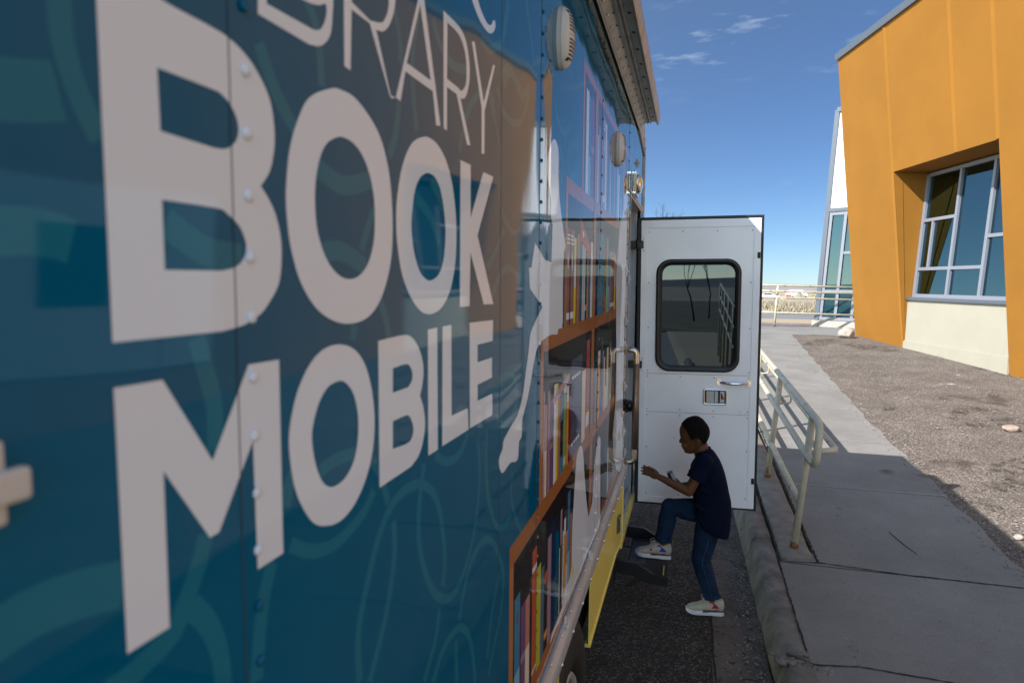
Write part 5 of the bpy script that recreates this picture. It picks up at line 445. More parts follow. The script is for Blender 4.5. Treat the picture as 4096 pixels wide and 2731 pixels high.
M_white = mat('white_paint', (0.86, 0.865, 0.875), 0.3, var=0.03, vscale=5, coat=0.25, bump=0.1, bscale=260, bdist=0.0006)
M_offwhite = mat('off_white_plastic', (0.62, 0.60, 0.56), 0.4)
M_rail = mat('cream_rail_paint', (0.50, 0.45, 0.33), 0.5, var=0.12, vscale=9, bump=0.25, bscale=70, bdist=0.002, spots=[((0.30, 0.24, 0.15), 11, 0.63), ((0.16, 0.07, 0.025), 26, 0.68), ((0.045, 0.025, 0.015), 55, 0.70)])
M_rust = mat('rust', (0.17, 0.07, 0.025), 0.9, var=0.5, vscale=40, bump=0.8, bscale=120, bdist=0.003)
M_orange = mat('orange_stucco', (0.262, 0.111, 0.0135), 0.9, spec=0.25, var=0.06, vscale=0.8, detail=12, bump=0.55, bscale=190, bdist=0.003)
M_cream = mat('cream_stucco', (0.335, 0.305, 0.232), 0.85, var=0.03, vscale=2, bump=0.4, bscale=190, bdist=0.003)
M_coping = mat('grey_coping', (0.11, 0.125, 0.15), 0.45, 0.3)
M_mullion = mat('window_aluminium', (0.22, 0.225, 0.255), 0.45, 0.2)
M_siding = mat('white_corrugated_siding', (0.74, 0.76, 0.80), 0.4)

def glass(name, col, ior=1.8, rough=0.01):
    m, n, l, p = new_mat(name)
    p.inputs['Base Color'].default_value = (*col, 1)
    p.inputs['Roughness'].default_value = rough
    p.inputs['IOR'].default_value = ior
    return m
M_glass_c = glass('tinted_glass', (0.010, 0.040, 0.052), 1.65)
def clear_glass(name, tint, ior):
    m, n, l, p = new_mat(name)
    n.remove(p)
    out = n['Material Output']; tr = n.new('ShaderNodeBsdfTransparent'); gl = n.new('ShaderNodeBsdfGlossy'); fr = n.new('ShaderNodeFresnel'); mi = n.new('ShaderNodeMixShader')
    tr.inputs['Color'].default_value = (*tint, 1); gl.inputs['Color'].default_value = (0.42, 0.74, 0.92, 1); gl.inputs['Roughness'].default_value = 0.005; fr.inputs['IOR'].default_value = ior
    l.new(fr.outputs['Fac'], mi.inputs['Fac']); l.new(tr.outputs[0], mi.inputs[1]); l.new(gl.outputs[0], mi.inputs[2]); l.new(mi.outputs[0], out.inputs['Surface'])
    return m
M_glass_b = clear_glass('school_glass', (0.10, 0.23, 0.27), 2.3)
M_glass_d = glass('door_glass', (0.004, 0.006, 0.007), 1.75)
M_glass_d.node_tree.nodes['Principled BSDF'].inputs['Specular Tint'].default_value = (0.62, 0.80, 1.0, 1)
M_glass_c.node_tree.nodes['Principled BSDF'].inputs['Specular Tint'].default_value = (0.6, 0.85, 1.0, 1)

# ------------------------------------------------------------------ ground and setting
def ramp(y):
    return 0.15 + 0.048 * max(0.0, min(y, 18.0) - 4.2)

def terr(x, y):
    z = ramp(y)
    if x < 0.9 and y < 20:
        k = min(1.0, max(0.0, (y - 15.5) / 3.5))
        return -0.03 * (1 - k) + (z - 0.012) * k
    return z - 0.10 if y < 20 else (z - 0.012 if y < 38 else 0.80 - 2.4 * min(1, (y - 38) / 142) - 2.4 * min(1, max(0, (y - 180) / 520)))

def sheet(name, xs, ys, zf, m, kind='structure'):
    b = MB()
    vs = [(x, y, zf(x, y)) for y in ys for x in xs]
    n = len(xs)
    b.add(vs, [[j * n + i, j * n + i + 1, (j + 1) * n + i + 1, (j + 1) * n + i] for j in range(len(ys) - 1) for i in range(n - 1)], 0, True)
    o = b.build(name, m, fix=False)
    o['kind'] = kind
    return o

sheet('ground', [-2500, -300, -60, -20, -8, 0.0, 0.86, 0.9, 1.2, 2.4, 5, 12, 30, 60, 300, 2500],
      [-2500, -300, -80, -40, -14, -6, 0, 3.0, 4.2, 8, 12, 15.5, 16.4, 17.3, 18, 19, 20.5, 38, 60, 100, 180, 300, 700, 2500], terr, M_field)
sheet('road', [-40, -8, -2, 0.0, 0.53], [-6, 0, 2, 4, 6, 9, 12, 15.5], lambda x, y: 0.0, M_asphalt)
M_verge = mat('olive_verge', (0.115, 0.095, 0.045), 0.95, var=0.4, vscale=0.6, bump=0.6, bscale=20, bdist=0.03)
# car park behind the photographer, seen in the door's glass
sheet('parking_lot', [-40, 12], [-19.0, -6.0], lambda x, y: 0.012, M_lot)
sheet('dry_verge', [-40, 40], [-70, -19], lambda x, y: 0.06, M_verge)

def jit(a=0.004): return random.uniform(-a, a)
# gutter pan
b = MB()
ys = [-8 + 0.35 * i for i in range(68)]
rows = []
for y in ys:
    e = 0.525 + 0.012 * math.sin(y * 5.1) + jit(0.006)
    rows.append([(e, y, 0.004), (0.62, y, 0.001), (0.74, y, -0.008), (0.80, y, -0.004)])
vs = [p for r in rows for p in r]
b.add(vs, [[j * 4 + i, j * 4 + i + 1, (j + 1) * 4 + i + 1, (j + 1) * 4 + i] for j in range(len(rows) - 1) for i in range(3)], 0, True)
b.build('gutter', mat('gutter_concrete', (0.10, 0.080, 0.064), 0.9, var=0.35, vscale=4, bump=0.8, bscale=70, bdist=0.006, spots=[((0.03, 0.026, 0.022), 30, 0.6), ((0.17, 0.15, 0.13), 80, 0.68)]), fix=False)['kind'] = 'structure'

# kerb: rounded, worn, cast in lengths with joints
b = MB()
def kerb_len(y0, y1, rough):
    rings = []
    nn = max(3, int((y1 - y0) / 0.12))
    for i in range(nn + 1):
        y = y0 + (y1 - y0) * i / nn
        q = rough * (1.8 if i in (0, nn) else 1)
        z1 = ramp(min(y, 4.4)) * 0.985 + 0.03 * max(0, y - 4.4) * 0.048 / 0.03
        dx = -0.0157 * (y - 4.8)
        pr = [(0.785, -0.02), (0.795, 0.03), (0.815, 0.09), (0.832, z1 - 0.025), (0.852, z1 - 0.006), (0.875, z1), (0.955, z1 + 0.002), (0.96, z1 - 0.03), (0.96, -0.03)]
        rings.append([(px + dx + jit(q), y, pz + jit(q * 0.6)) for px, pz in pr])
    b.loft(rings, 0, True, True)
for (y0, y1) in [(-8, -5), (-5, -2), (-2, 0.6), (2.55, 3.46), (3.475, 4.98), (4.99, 7.9), (7.91, 10.9), (10.91, 15.4)]:
    kerb_len(y0, y1, 0.004)
b.build('kerb', M_conc_old)['kind'] = 'structure'

# concrete footing strip that carries the handrail
b = MB()
rings = []
for i in range(60):
    y = 4.69 + i * 0.215
    dx = -0.0157 * (y - 4.8); z = ramp(y)
    rings.append([(0.985 + dx + jit(), y, z - 0.2), (0.985 + dx + jit(), y, z + 0.012), (1.0 + dx, y, z + 0.022 + jit(0.002)), (1.165 + dx, y, z + 0.022 + jit(0.002)), (1.185 + dx + jit(0.006), y, z + 0.01), (1.185 + dx, y, z - 0.2)])
b.loft(rings, 0, True, True)
o = b.build('rail_footing', mat('footing_concrete', (0.175, 0.16, 0.14), 0.9, var=0.22, vscale=9, bump=0.6, bscale=60, bdist=0.004, spots=[((0.05, 0.045, 0.04), 40, 0.68)]))
o['kind'] = 'structure'

# sidewalk slabs (ramp) and landing
b = MB()
joints = [2.55, 4.61, 6.23, 7.8, 9.35, 10.9, 12.45, 14.0, 15.55, 17.45]
for k in range(len(joints) - 1):
    y0, y1 = joints[k] + 0.006, joints[k + 1] - 0.004
    nn = 8
    for i in range(nn):
        a, c_ = y0 + (y1 - y0) * i / nn, y0 + (y1 - y0) * (i + 1) / nn
        def edge(y): return (1.205 - 0.0157 * (y - 4.8) if y > 4.62 else (0.968)), 2.47 + 0.018 * math.sin(y * 7) + 0.012 * math.sin(y * 17.3) + max(0, y - 9) * 0.035
        xa0, xa1 = edge(a + 1e-4); xb0, xb1 = edge(c_ - 1e-4) if y1 > 4.7 else (0.968, edge(c_)[1])
        b.quad((xa0, a, ramp(a)), (xa1, a, ramp(a)), (xb1, c_, ramp(c_)), (xb0, c_, ramp(c_)))
b.quad((0.9, 17.455, ramp(17.455)), (5.6, 17.455, ramp(17.455)), (5.6, 20.12, 0.815), (0.9, 20.12, 0.815))
b.build('sidewalk', M_conc_new, fix=False)['kind'] = 'structure'
# front edge of the sidewalk, broken concrete at the kerb return
b = MB()
for i in range(26):
    x = 0.80 + 0.010 * i; r_ = 0.012 + 0.022 * random.random() ** 2
    b.ell((x, 3.45 + jit(0.03) - 0.004 * i, ramp(3.4) - 0.5 * r_ + 0.004), (r_ * 1.6, r_, r_ * 0.55), 0, 6, 4, Matrix.Rotation(random.random() * 3, 3, 'Z'))
b.build('kerb_return', M_conc_old)['kind'] = 'structure'

# dirt and grit packed into the joints
b = MB()
def joint_line(pts, wd, z):
    for (p, q) in zip(pts[:-1], pts[1:]):
        d = (Vector(q) - Vector(p)); L = d.length; d.normalize(); nn = max(2, int(L / 0.03)); nrm = Vector((-d.y, d.x))
        prev = None
        for i in range(nn + 1):
            c0 = Vector(p) + d * (L * i / nn)
            w1, w2 = wd * random.uniform(0.1, 0.65), wd * random.uniform(0.1, 0.65)
            A, B_ = c0 + nrm * w1, c0 - nrm * w2
            cur = ((A.x, A.y, z(A.x, A.y)), (B_.x, B_.y, z(B_.x, B_.y)))
            if prev: b.quad(prev[0], prev[1], cur[1], cur[0])
            prev = cur
joint_line([(0.975, 4.62), (1.24, 4.655), (1.7, 4.61), (2.5, 4.60)], 0.014, lambda x, y: ramp(y) + 0.004)
joint_line([(1.21, 4.66), (1.195, 5.6), (1.18, 7.2), (1.16, 9.0)], 0.022, lambda x, y: ramp(y) + 0.005)
joint_line([(0.966, 3.5), (0.966, 4.66), (0.972, 4.9), (0.955, 6.4), (0.93, 8.0)], 0.014, lambda x, y: ramp(y) + 0.004)
joint_line([(0.525, 2.2), (0.535, 3.0), (0.522, 3.6), (0.53, 4.2), (0.515, 5.0)], 0.012, lambda x, y: 0.006)
joint_line([(0.86, 3.47), (0.99, 3.40), (1.2, 3.44), (1.6, 3.41), (2.5, 3.40)], 0.012, lambda x, y: ramp(y) + 0.004)
joint_line([(0.53, 4.95), (0.62, 4.98), (0.79, 4.86)], 0.007, lambda x, y: 0.005)
b.build('joint_dirt', M_crack, fix=False)['kind'] = 'structure'
b = MB()
for k in joints[2:-1]:
    b.quad((1.19, k - 0.006, ramp(k) + 0.003), (2.47, k - 0.022, ramp(k) + 0.003), (2.47, k - 0.006, ramp(k) + 0.0035), (1.19, k + 0.006, ramp(k) + 0.0035))
b.build('sidewalk_joints', mat('joint_mortar', (0.34, 0.33, 0.31), 0.9, var=0.3, vscale=20), fix=False)['kind'] = 'structure'

# gravel yard between the sidewalk and the school
xs = [2.43, 2.6, 2.9, 3.3, 3.8, 4.4, 5.2, 6.5, 9, 14, 22]
ysg = [-5.9, -4, 0, 2, 3, 4.2, 5, 6, 7, 8, 9, 10, 11.5, 13, 14.5, 16, 17.4]
def zgrav(x, y):
    u = max(0, x - 2.6)
    lift = 0.05 * min(1, u / 2.5)
    return ramp(y) - 0.006 + lift * (0.5 + 0.5 * math.sin(x * 1.7 + y * 0.9)) + (0.012 * math.sin(x * 4 + y * 3.1) if u > 0.2 else 0)
def grav_x(x, y): return x
o = sheet('gravel_yard', xs, ysg, zgrav, M_gravel)

# damp and dark soil showing through the gravel, salt-white streaks
def stain(name, path, wid, m):
    rnd = random.Random(len(path) * 7 + int(wid * 1000)); b = MB()
    P = [Vector(p) for p in path]; fine = []
    for p, q in zip(P[:-1], P[1:]):
        for i in range(8): fine.append(p.lerp(q, i / 8))
    fine.append(P[-1]); prev = None; n = len(fine)
    for i, p in enumerate(fine):
        d = (fine[min(i + 1, n - 1)] - fine[max(i - 1, 0)]).normalized(); nr = Vector((-d.y, d.x)); tp = math.sin(math.pi * (i + 0.35) / (n + 0.7)) ** 0.6
        cols = [p + nr * wid * tp * k * rnd.uniform(0.75, 1.2) for k in (-1, -0.33, 0.33, 1)]
        cur = [(c.x, c.y, zgrav(c.x, c.y) + 0.012) for c in cols]
        if prev:
            for k in range(3): b.quad(prev[k], prev[k + 1], cur[k + 1], cur[k])
        prev = cur
    o = b.build(name, m, fix=False); o['kind'] = 'structure'
def soft_mat(name, dark, mid, light, wid):
    m = grit_mat(name, dark, mid, light, 70, 0.7, 0.008); n, l = m.node_tree.nodes, m.node_tree.links   # edges break up into the gravel
    tr = n.new('ShaderNodeBsdfTransparent'); mi = n.new('ShaderNodeMixShader'); a = n.new('ShaderNodeTexNoise'); t = n.new('ShaderNodeTexCoord'); r = n.new('ShaderNodeValToRGB')
    a.inputs['Scale'].default_value = 9; a.inputs['Detail'].default_value = 9; a.inputs['Roughness'].default_value = 0.75
    r.color_ramp.elements[0].position = wid; r.color_ramp.elements[1].position = wid + 0.12
    l.new(t.outputs['Object'], a.inputs['Vector']); l.new(a.outputs['Fac'], r.inputs['Fac']); l.new(r.outputs['Color'], mi.inputs['Fac'])
    l.new(tr.outputs[0], mi.inputs[1]); l.new(n['Principled BSDF'].outputs[0], mi.inputs[2]); l.new(mi.outputs[0], n['Material Output'].inputs['Surface'])
    return m
M_damp = soft_mat('damp_soil', (0.05, 0.038, 0.029), (0.092, 0.072, 0.057), (0.15, 0.12, 0.098), 0.49)
M_salt = soft_mat('salt_crust', (0.30, 0.28, 0.26), (0.42, 0.40, 0.38), (0.5, 0.48, 0.46), 0.50)
for path, wd in (([(3.44, 9.1), (3.61, 9.4), (3.75, 9.57), (3.94, 9.71), (4.2, 9.79)], 0.10), ([(3.52, 8.95), (3.6, 8.83), (3.76, 8.9), (4.04, 9.17), (4.6, 9.7)], 0.11), ([(2.78, 9.39), (2.94, 9.55), (3.04, 9.54)], 0.08),
                 ([(2.6, 6.12), (2.71, 6.07), (2.82, 6.06)], 0.09), ([(2.99, 6.74), (3.3, 7.18), (3.6, 7.5)], 0.16), ([(2.74, 6.45), (2.94, 6.56), (3.4, 6.85)], 0.09), ([(2.8, 15.5), (3.22, 16.16), (3.6, 16.6)], 0.28), ([(3.55, 15.7), (3.92, 15.39), (4.5, 14.9)], 0.35)):
    stain('damp_soil', path, wd, M_damp)
for path, wd in (([(4.1, 11.95), (4.41, 12.12), (4.7, 12.3)], 0.09), ([(3.9, 11.2), (4.13, 11.38), (4.3, 11.5)], 0.08)):
    stain('salt_crust', path, wd, M_salt)

# loose stones
def pebbles(name, spots, m, seed):
    rnd = random.Random(seed); b = MB()
    for (x, y, z, r) in spots:
        a = rnd.random() * 6.3; vs = []
        for (px, py, pz) in ((1, 0, 0), (0.2, 0.9, 0.1), (-0.9, 0.3, 0), (-0.4, -0.9, 0.05), (0.6, -0.7, -0.1), (0.1, 0.05, 0.75)):
            q = r * rnd.uniform(0.7, 1.2)
            vs.append((x + q * (px * math.cos(a) - py * math.sin(a)), y + q * (px * math.sin(a) + py * math.cos(a)), z + q * pz * 0.8))
        b.add(vs, [[0, 1, 5], [1, 2, 5], [2, 3, 5], [3, 4, 5], [4, 0, 5]])
    o = b.build(name, m, fix=False); return o
rnd = random.Random(3)
sp = []
for i in range(5200):
    y = 3.6 + 11 * rnd.random() ** 1.5; x = 2.44 + rnd.random() ** 0.9 * (2.6 + 0.1 * y) if rnd.random() > 0.14 else 2.36 + 0.25 * rnd.random()
    sp.append((x, y, (zgrav(x, y) if x > 2.47 else ramp(y)) + 0.002, rnd.choice([0.006, 0.008, 0.010, 0.013, 0.016])))
tag(pebbles('loose_gravel', sp, mat('gravel_stones', (0.30, 0.245, 0.21), 0.9, col2=(0.13, 0.10, 0.085), vscale=35), 4), kind='stuff')
sp = []
for i in range(2200):
    y = 2.2 + 6.5 * rnd.random(); x = rnd.gauss(0.735, 0.045 if rnd.random() < 0.75 else 0.12)
    if 0.4 < x < 0.80: sp.append((x, y, 0.004, rnd.choice([0.0025, 0.0035, 0.005, 0.007, 0.010])))
for i in range(500):
    y = 3.4 + 6 * rnd.random(); x = rnd.choice([0.965, 1.2]) + rnd.gauss(0, 0.02)
    sp.append((x, y, ramp(y) + 0.006, rnd.choice([0.003, 0.004, 0.006])))
for i in range(160):
    y = 3.5 + 4.5 * rnd.random(); x = 1.25 + 1.2 * rnd.random()
    sp.append((x, y, ramp(y) + 0.001, rnd.choice([0.003, 0.004, 0.006])))
tag(pebbles('gutter_grit', sp, mat('grit', (0.10, 0.080, 0.064), 0.95, col2=(0.24, 0.20, 0.17), vscale=30), 5), kind='stuff')

def rock(name, c, rad, label, m, seed=1, group=None):
    rnd = random.Random(seed)
    bm = bmesh.new()
    bmesh.ops.create_icosphere(bm, subdivisions=3, radius=1)
    dirs = [Vector((rnd.gauss(0, 1), rnd.gauss(0, 1), rnd.gauss(0, 1))).normalized() for _ in range(13)]
    cut = [rnd.uniform(0.62, 0.95) for _ in dirs]
    for v in bm.verts:
        for d, k in zip(dirs, cut):
            e = v.co.dot(d) - k
            if e > 0: v.co -= d * e * 0.9
        v.co = Vector((v.co.x * rad[0], v.co.y * rad[1], v.co.z * rad[2]))
    me = bpy.data.meshes.new(name); bm.to_mesh(me); bm.free()
    for p_ in me.polygons: p_.use_smooth = False
    me.materials.append(m)
    o = bpy.data.objects.new(name, me); o.location = c; COL.objects.link(o)
    return tag(o, label, 'rock', group)
M_rockw = mat('pale_rock', (0.37, 0.32, 0.27), 0.9, var=0.2, vscale=14, bump=0.8, bscale=45, bdist=0.01)
rock('boulder', (3.86, 16.95, ramp(17) + 0.10), (0.21, 0.17, 0.15), 'pale angular boulder at the far corner of the orange wall', M_rockw, 2)
rock('stone', (3.88, 8.6, zgrav(3.88, 8.6) + 0.04), (0.10, 0.07, 0.05), 'flat pinkish stone lying on gravel near a dark patch', mat('pink_rock', (0.31, 0.235, 0.185), 0.9, var=0.2, vscale=20, bump=0.5, bscale=60), 5)
rock('stone', (2.66, 5.42, zgrav(2.66, 5.4) + 0.015), (0.034, 0.028, 0.024), 'small whitish stone by the lower edge of gravel beside bus shadow', M_rockw, 9)
0 and rock('stone', (2.84, 7.95, zgrav(2.84, 7.95) + 0.015), (0.05, 0.03, 0.025), 'small tan stone on gravel just past the shadow corner', M_rockw, 11)

# thin twig lying on the sidewalk
b = MB()
b.tube([(1.80, 5.31, ramp(5.3) + 0.004), (1.815, 5.2, ramp(5.2) + 0.006), (1.84, 5.08, ramp(5.08) + 0.006), (1.88, 4.95, ramp(4.95) + 0.004)], [0.0025, 0.003, 0.0028, 0.0018], 6)
tag(b.build('twig', mat('twig_bark', (0.02, 0.015, 0.011), 0.9)), 'thin dark curved twig lying on shaded sidewalk', 'twig')

# beyond the landing
sheet('gravel_strip', [-8, 12], [20.13, 22.2], lambda x, y: 0.806, mat('purple_gravel', (0.19, 0.145, 0.14), 0.95, var=0.3, vscale=6, bump=0.8, bscale=40, bdist=0.02))
sheet('grass_strip', [-30, 40], [22.2, 24.9], lambda x, y: 0.80, M_drygrass)
sheet('far_road', [-200, 200], [24.9, 29.0], lambda x, y: 0.802, mat('far_asphalt', (0.17, 0.165, 0.16), 0.9, var=0.1, vscale=1))
sheet('far_kerb', [-200, 200], [29.0, 29.4], lambda x, y: 0.81, mat('far_kerb_concrete', (0.42, 0.40, 0.37), 0.9))
rnd = random.Random(21)
b = MB()
for i in range(6500):
    x = rnd.uniform(0, 13); y = rnd.uniform(31.0, 37.0); h = rnd.uniform(0.25, 0.5) * (0.55 if y < 31.7 else 1); a = rnd.uniform(0, 3.14); wv = rnd.uniform(0.02, 0.05)
    lx, ly = rnd.gauss(0, 0.18), rnd.gauss(0, 0.1)
    dx, dy = wv * math.cos(a), wv * math.sin(a)
    b.add([(x - dx, y - dy, 0.78), (x + dx, y + dy, 0.78), (x + lx, y + ly, 0.78 + h)], [[0, 1, 2]], 0 if rnd.random() < 0.6 else 1)
tag(b.build('tall_dry_grass', [mat('straw', (0.34, 0.285, 0.205), 0.9), mat('straw_dark', (0.26, 0.21, 0.145), 0.9)], fix=False), kind='stuff')

def heap(name, c, r, h, label, seed):
    rnd = random.Random(seed); b = MB(); rings = []
    for i in range(8):
        f = i / 7; rr = r * (1 - f) ** 0.8 + 0.02
        rings.append([(c[0] + rr * math.cos(t) * rnd.uniform(0.85, 1.15), c[1] + rr * 0.7 * math.sin(t) * rnd.uniform(0.85, 1.15), c[2] + h * f * rnd.uniform(0.92, 1.05)) for t in [k * math.pi / 9 for k in range(18)]])
    b.loft(rings, 0, False)
    return tag(b.build(name, mat(name + '_soil', (0.22, 0.19, 0.14), 0.95, var=0.3, vscale=3)), label, 'dirt pile')
def fy(y): return terr(5, y)
heap('dirt_pile', (20.9, 140, fy(140) - 0.05), 1.55, 1.45, 'taller grey dirt pile beyond the tall dry grass', 1)
heap('dirt_pile', (23.3, 141, fy(141) - 0.05), 1.5, 1.0, 'lower dirt pile right of the tallest pile, beyond the grass', 2)
heap('dirt_pile', (18.6, 138, fy(138) - 0.05), 1.5, 0.65, 'lowest dirt pile left of the tallest pile, in front of the red trailer', 3)
t = empty('trailer', (22.9, 170, fy(170)))
b = MB(); b.box((-0.45, -0.8, 0.3), (0.45, 0.8, 0.95)); b.build('body', mat('red_trailer_paint', (0.50, 0.02, 0.025), 0.5), t, 0.03)
b = MB(); b.box((-0.47, -0.82, 0.952), (0.47, 0.82, 1.3)); b.build('roof', mat('white_trailer_paint', (0.75, 0.75, 0.75), 0.5), t, 0.03)
for sx in (-0.3, 0.3):
    b = MB(); b.tube([(sx - 0.06, -0.83, 0.17), (sx + 0.06, -0.83, 0.17)], 0.17, 14); b.build('wheel', M_black, t)
tag(t, 'small red trailer with white roof far off beyond the railing', 'trailer')
t = empty('box_truck', (27.8, 190, fy(190)))
b = MB(); b.box((-2.2, -1, 0.55), (1.2, 1, 2.1)); b.build('cargo_box', mat('white_truck_paint', (0.76, 0.77, 0.79), 0.5), t, 0.04)
b = MB(); b.box((1.22, -0.95, 0.45), (2.3, 0.95, 1.6)); b.build('cab', mat('truck_cab_paint', (0.6, 0.61, 0.63), 0.4), t, 0.15)
for sx in (-1.3, 1.7):
    b = MB(); b.tube([(sx, -1.02, 0.35), (sx, -0.75, 0.35)], 0.35, 16); b.build('wheel', M_black, t)
tag(t, 'white box truck far off, half hidden behind the dirt piles', 'truck')
t = empty('parked_car', (15.2, 140, fy(140)))
b = MB()
prof = [(-2.0, 0.25), (2.0, 0.25), (2.05, 0.55), (1.9, 0.72), (1.15, 0.80), (0.55, 1.18), (-0.75, 1.2), (-1.5, 0.85), (-2.0, 0.78)]
b.prism(prof, lambda a, c, q: (a, q, c), -0.8, 0.8); b.build('body', mat('white_car_paint', (0.72, 0.73, 0.75), 0.2, coat=0.5), t, 0.05)
b = MB(); b.prism([(1.0, 0.82), (0.5, 1.12), (-0.7, 1.14), (-1.3, 0.86)], lambda a, c, q: (a, q, c), -0.81, 0.81); b.build('window', M_glass_d, t)
for sx in (-1.25, 1.25):
    b = MB(); b.tube([(sx, -0.82, 0.31), (sx, -0.62, 0.31)], 0.31, 14); b.build('wheel', M_black, t)
tag(t, 'white car parked far off, left of the dirt piles', 'car')
M_post = mat('weathered_post', (0.06, 0.05, 0.04), 0.9)
posts = [(16.9, 140, 1.5, 'tall dark post standing beside the white car'), (25.6, 140, 0.5, 'short fence post right of the dirt piles, nearest to them'), (26.4, 140, 0.5, 'short fence post right of the dirt piles, middle of three'), (27.3, 140, 0.55, 'short fence post farthest right of the dirt piles')]
for (x, y, h, lb) in posts:
    b = MB(); b.tube([(x, y, fy(y) - 0.05), (x + 0.01, y, fy(y) + h)], [0.08, 0.06], 8)
    b.ell((x + 0.01, y, fy(y) + h), (0.062, 0.062, 0.04), 0, 8, 5)
    tag(b.build('fence_post', M_post), lb, 'fence post', 'posts beyond the grass')
b = MB(); b.tube([(23.0, 137, fy(137)), (23.0, 137, fy(137) + 0.6)], [0.2, 0.12], 10); b.box((22.75, 136.75, fy(137) - 0.02), (23.25, 137.25, fy(137) + 0.05))
tag(b.build('marker_bollard', mat('yellow_plastic', (0.65, 0.42, 0.02), 0.5)), 'small yellow marker in front of right dirt pile', 'marker')

def hills(name, y0, h, x0, x1, m, seed, flip=1):
    rnd = random.Random(seed); b = MB(); n = 60; rings = []
    ph = [rnd.random() * 6 for _ in range(4)]
    for i in range(n + 1):
        x = x0 + (x1 - x0) * i / n; f = math.sin(math.pi * i / n) ** 0.5
        hh = h * f * (0.72 + 0.18 * math.sin(x * 7 / abs(x1 - x0) * 3 + ph[0]) + 0.10 * math.sin(x * 19 / abs(x1 - x0) * 3 + ph[1]))
        base = -4.2 if flip > 0 else -0.1
        rings.append([(x, y0, base), (x, y0 + flip * h * 6, base + hh * 0.6), (x, y0 + flip * h * 11, base + hh), (x, y0 + flip * h * 22, base - 0.1)])
    b.loft(rings, 0, True, False, False)
    o = b.build(name, m, fix=False); o['kind'] = 'structure'; return o
hills('hills', 720, 7.5, -900, 1500, mat('far_hill', (0.25, 0.215, 0.20), 0.95, var=0.2, vscale=0.01), 4)
hills('hills', -420, 11, -900, 700, mat('far_hill_behind', (0.12, 0.12, 0.11), 0.95, var=0.2, vscale=0.01), 6, -1)
# ------------------------------------------------------------------ the school
TH = R(12.3); LEAN = R(6.5)
SP0 = Vector((4.21, 17.6, 0.79))
SB = Vector((math.sin(TH), -math.cos(TH), 0)); SN = Vector((-math.cos(TH), -math.sin(TH), 0))
SU = (SN * math.sin(LEAN) + Vector((0, 0, math.cos(LEAN))))
def F(s, t, o=0.0): return SP0 + SB * s + SU * t + SN * o                       # leaning facade plane
def W(s, z, o=0.0): return SP0 + SB * s - SN * (0.10 + 0.0623 * z) + Vector((0, 0, z)) + SN * o   # recessed windows
school = empty('school_building', SP0)
school_parts = []
def spart(b, name, m, **k):
    o = b.build(name, m, None, **k); o.parent = school; o.matrix_parent_inverse = Matrix.Translation(-SP0); return o

S_END = 36.0; TT = 6.42
wins = [(2.14, 5.30), (16.5, 19.7), (24, 27)]
b = MB()
edges = [0.0]
for (a, c) in wins: edges += [a, c]
edges.append(S_END)
for k in range(0, len(edges), 2):
    b.quad(F(edges[k], -1.2), F(edges[k + 1], -1.2), F(edges[k + 1], 3.525), F(edges[k], 3.525))
b.quad(F(0, 3.525), F(S_END, 3.525), F(S_END, TT), F(0, TT))
for (a, c) in wins:
    def IN(s, z, d):  # point inside the recess at height z, d behind the leaning facade's foot line
        return SP0 + SB * s - SN * d + Vector((0, 0, z))
    zt = 3.525 * math.cos(LEAN)
    for s in (a, c):
        b.quad(F(s, -0.3), F(s, 3.525), IN(s, zt - 0.02, 0.62), IN(s, -0.3, 0.62))
    b.quad(F(a, 3.525), F(c, 3.525), IN(c, zt - 0.02, 0.62), IN(a, zt - 0.02, 0.62))
# end wall, top and back so the block is closed
b.quad(F(0, -1.2), F(0, TT), F(0, TT, -9), F(0, -1.2, -9))
b.quad(F(0, TT), F(S_END, TT), F(S_END, TT, -9), F(0, TT, -9))
b.quad(F(0, -1.2, -9), F(S_END, -1.2, -9), F(S_END, TT, -9), F(0, TT, -9))
b.quad(F(S_END, -1.2), F(S_END, TT), F(S_END, TT, -9), F(S_END, -1.2, -9))
spart(b, 'stucco_wall', M_orange)
# control joints: thin chamfered ribs
def rib(s, t0, t1):
    b = MB()
    r0 = [F(s - 0.035, t0, 0.0), F(s - 0.012, t0, 0.022), F(s + 0.045, t0, 0.0)]
    r1 = [F(s - 0.035, t1, 0.0), F(s - 0.012, t1, 0.022), F(s + 0.045, t1, 0.0)]
    b.loft([r0, r1], 0, False)
    spart(b, 'joint_rib', M_orange)
rib(2.10, -0.2, TT - 0.01); rib(4.2, 3.53, TT - 0.01); rib(5.28, 3.53, TT - 0.01); rib(8.9, -0.3, TT - 0.01)
for q in (7.4, 14.5, 16.4, 21.5):
    rib(q, -0.3, TT - 0.01)
b = MB()
for s0, s1 in ((-0.06, 2.4), (2.404, 6.5), (6.504, 12), (12.004, S_END)):
    b.box((s0, TT, -0.5), (s1, TT + 0.15, 0.05), 0, F)
spart(b, 'coping', M_coping, bevel=0.008)
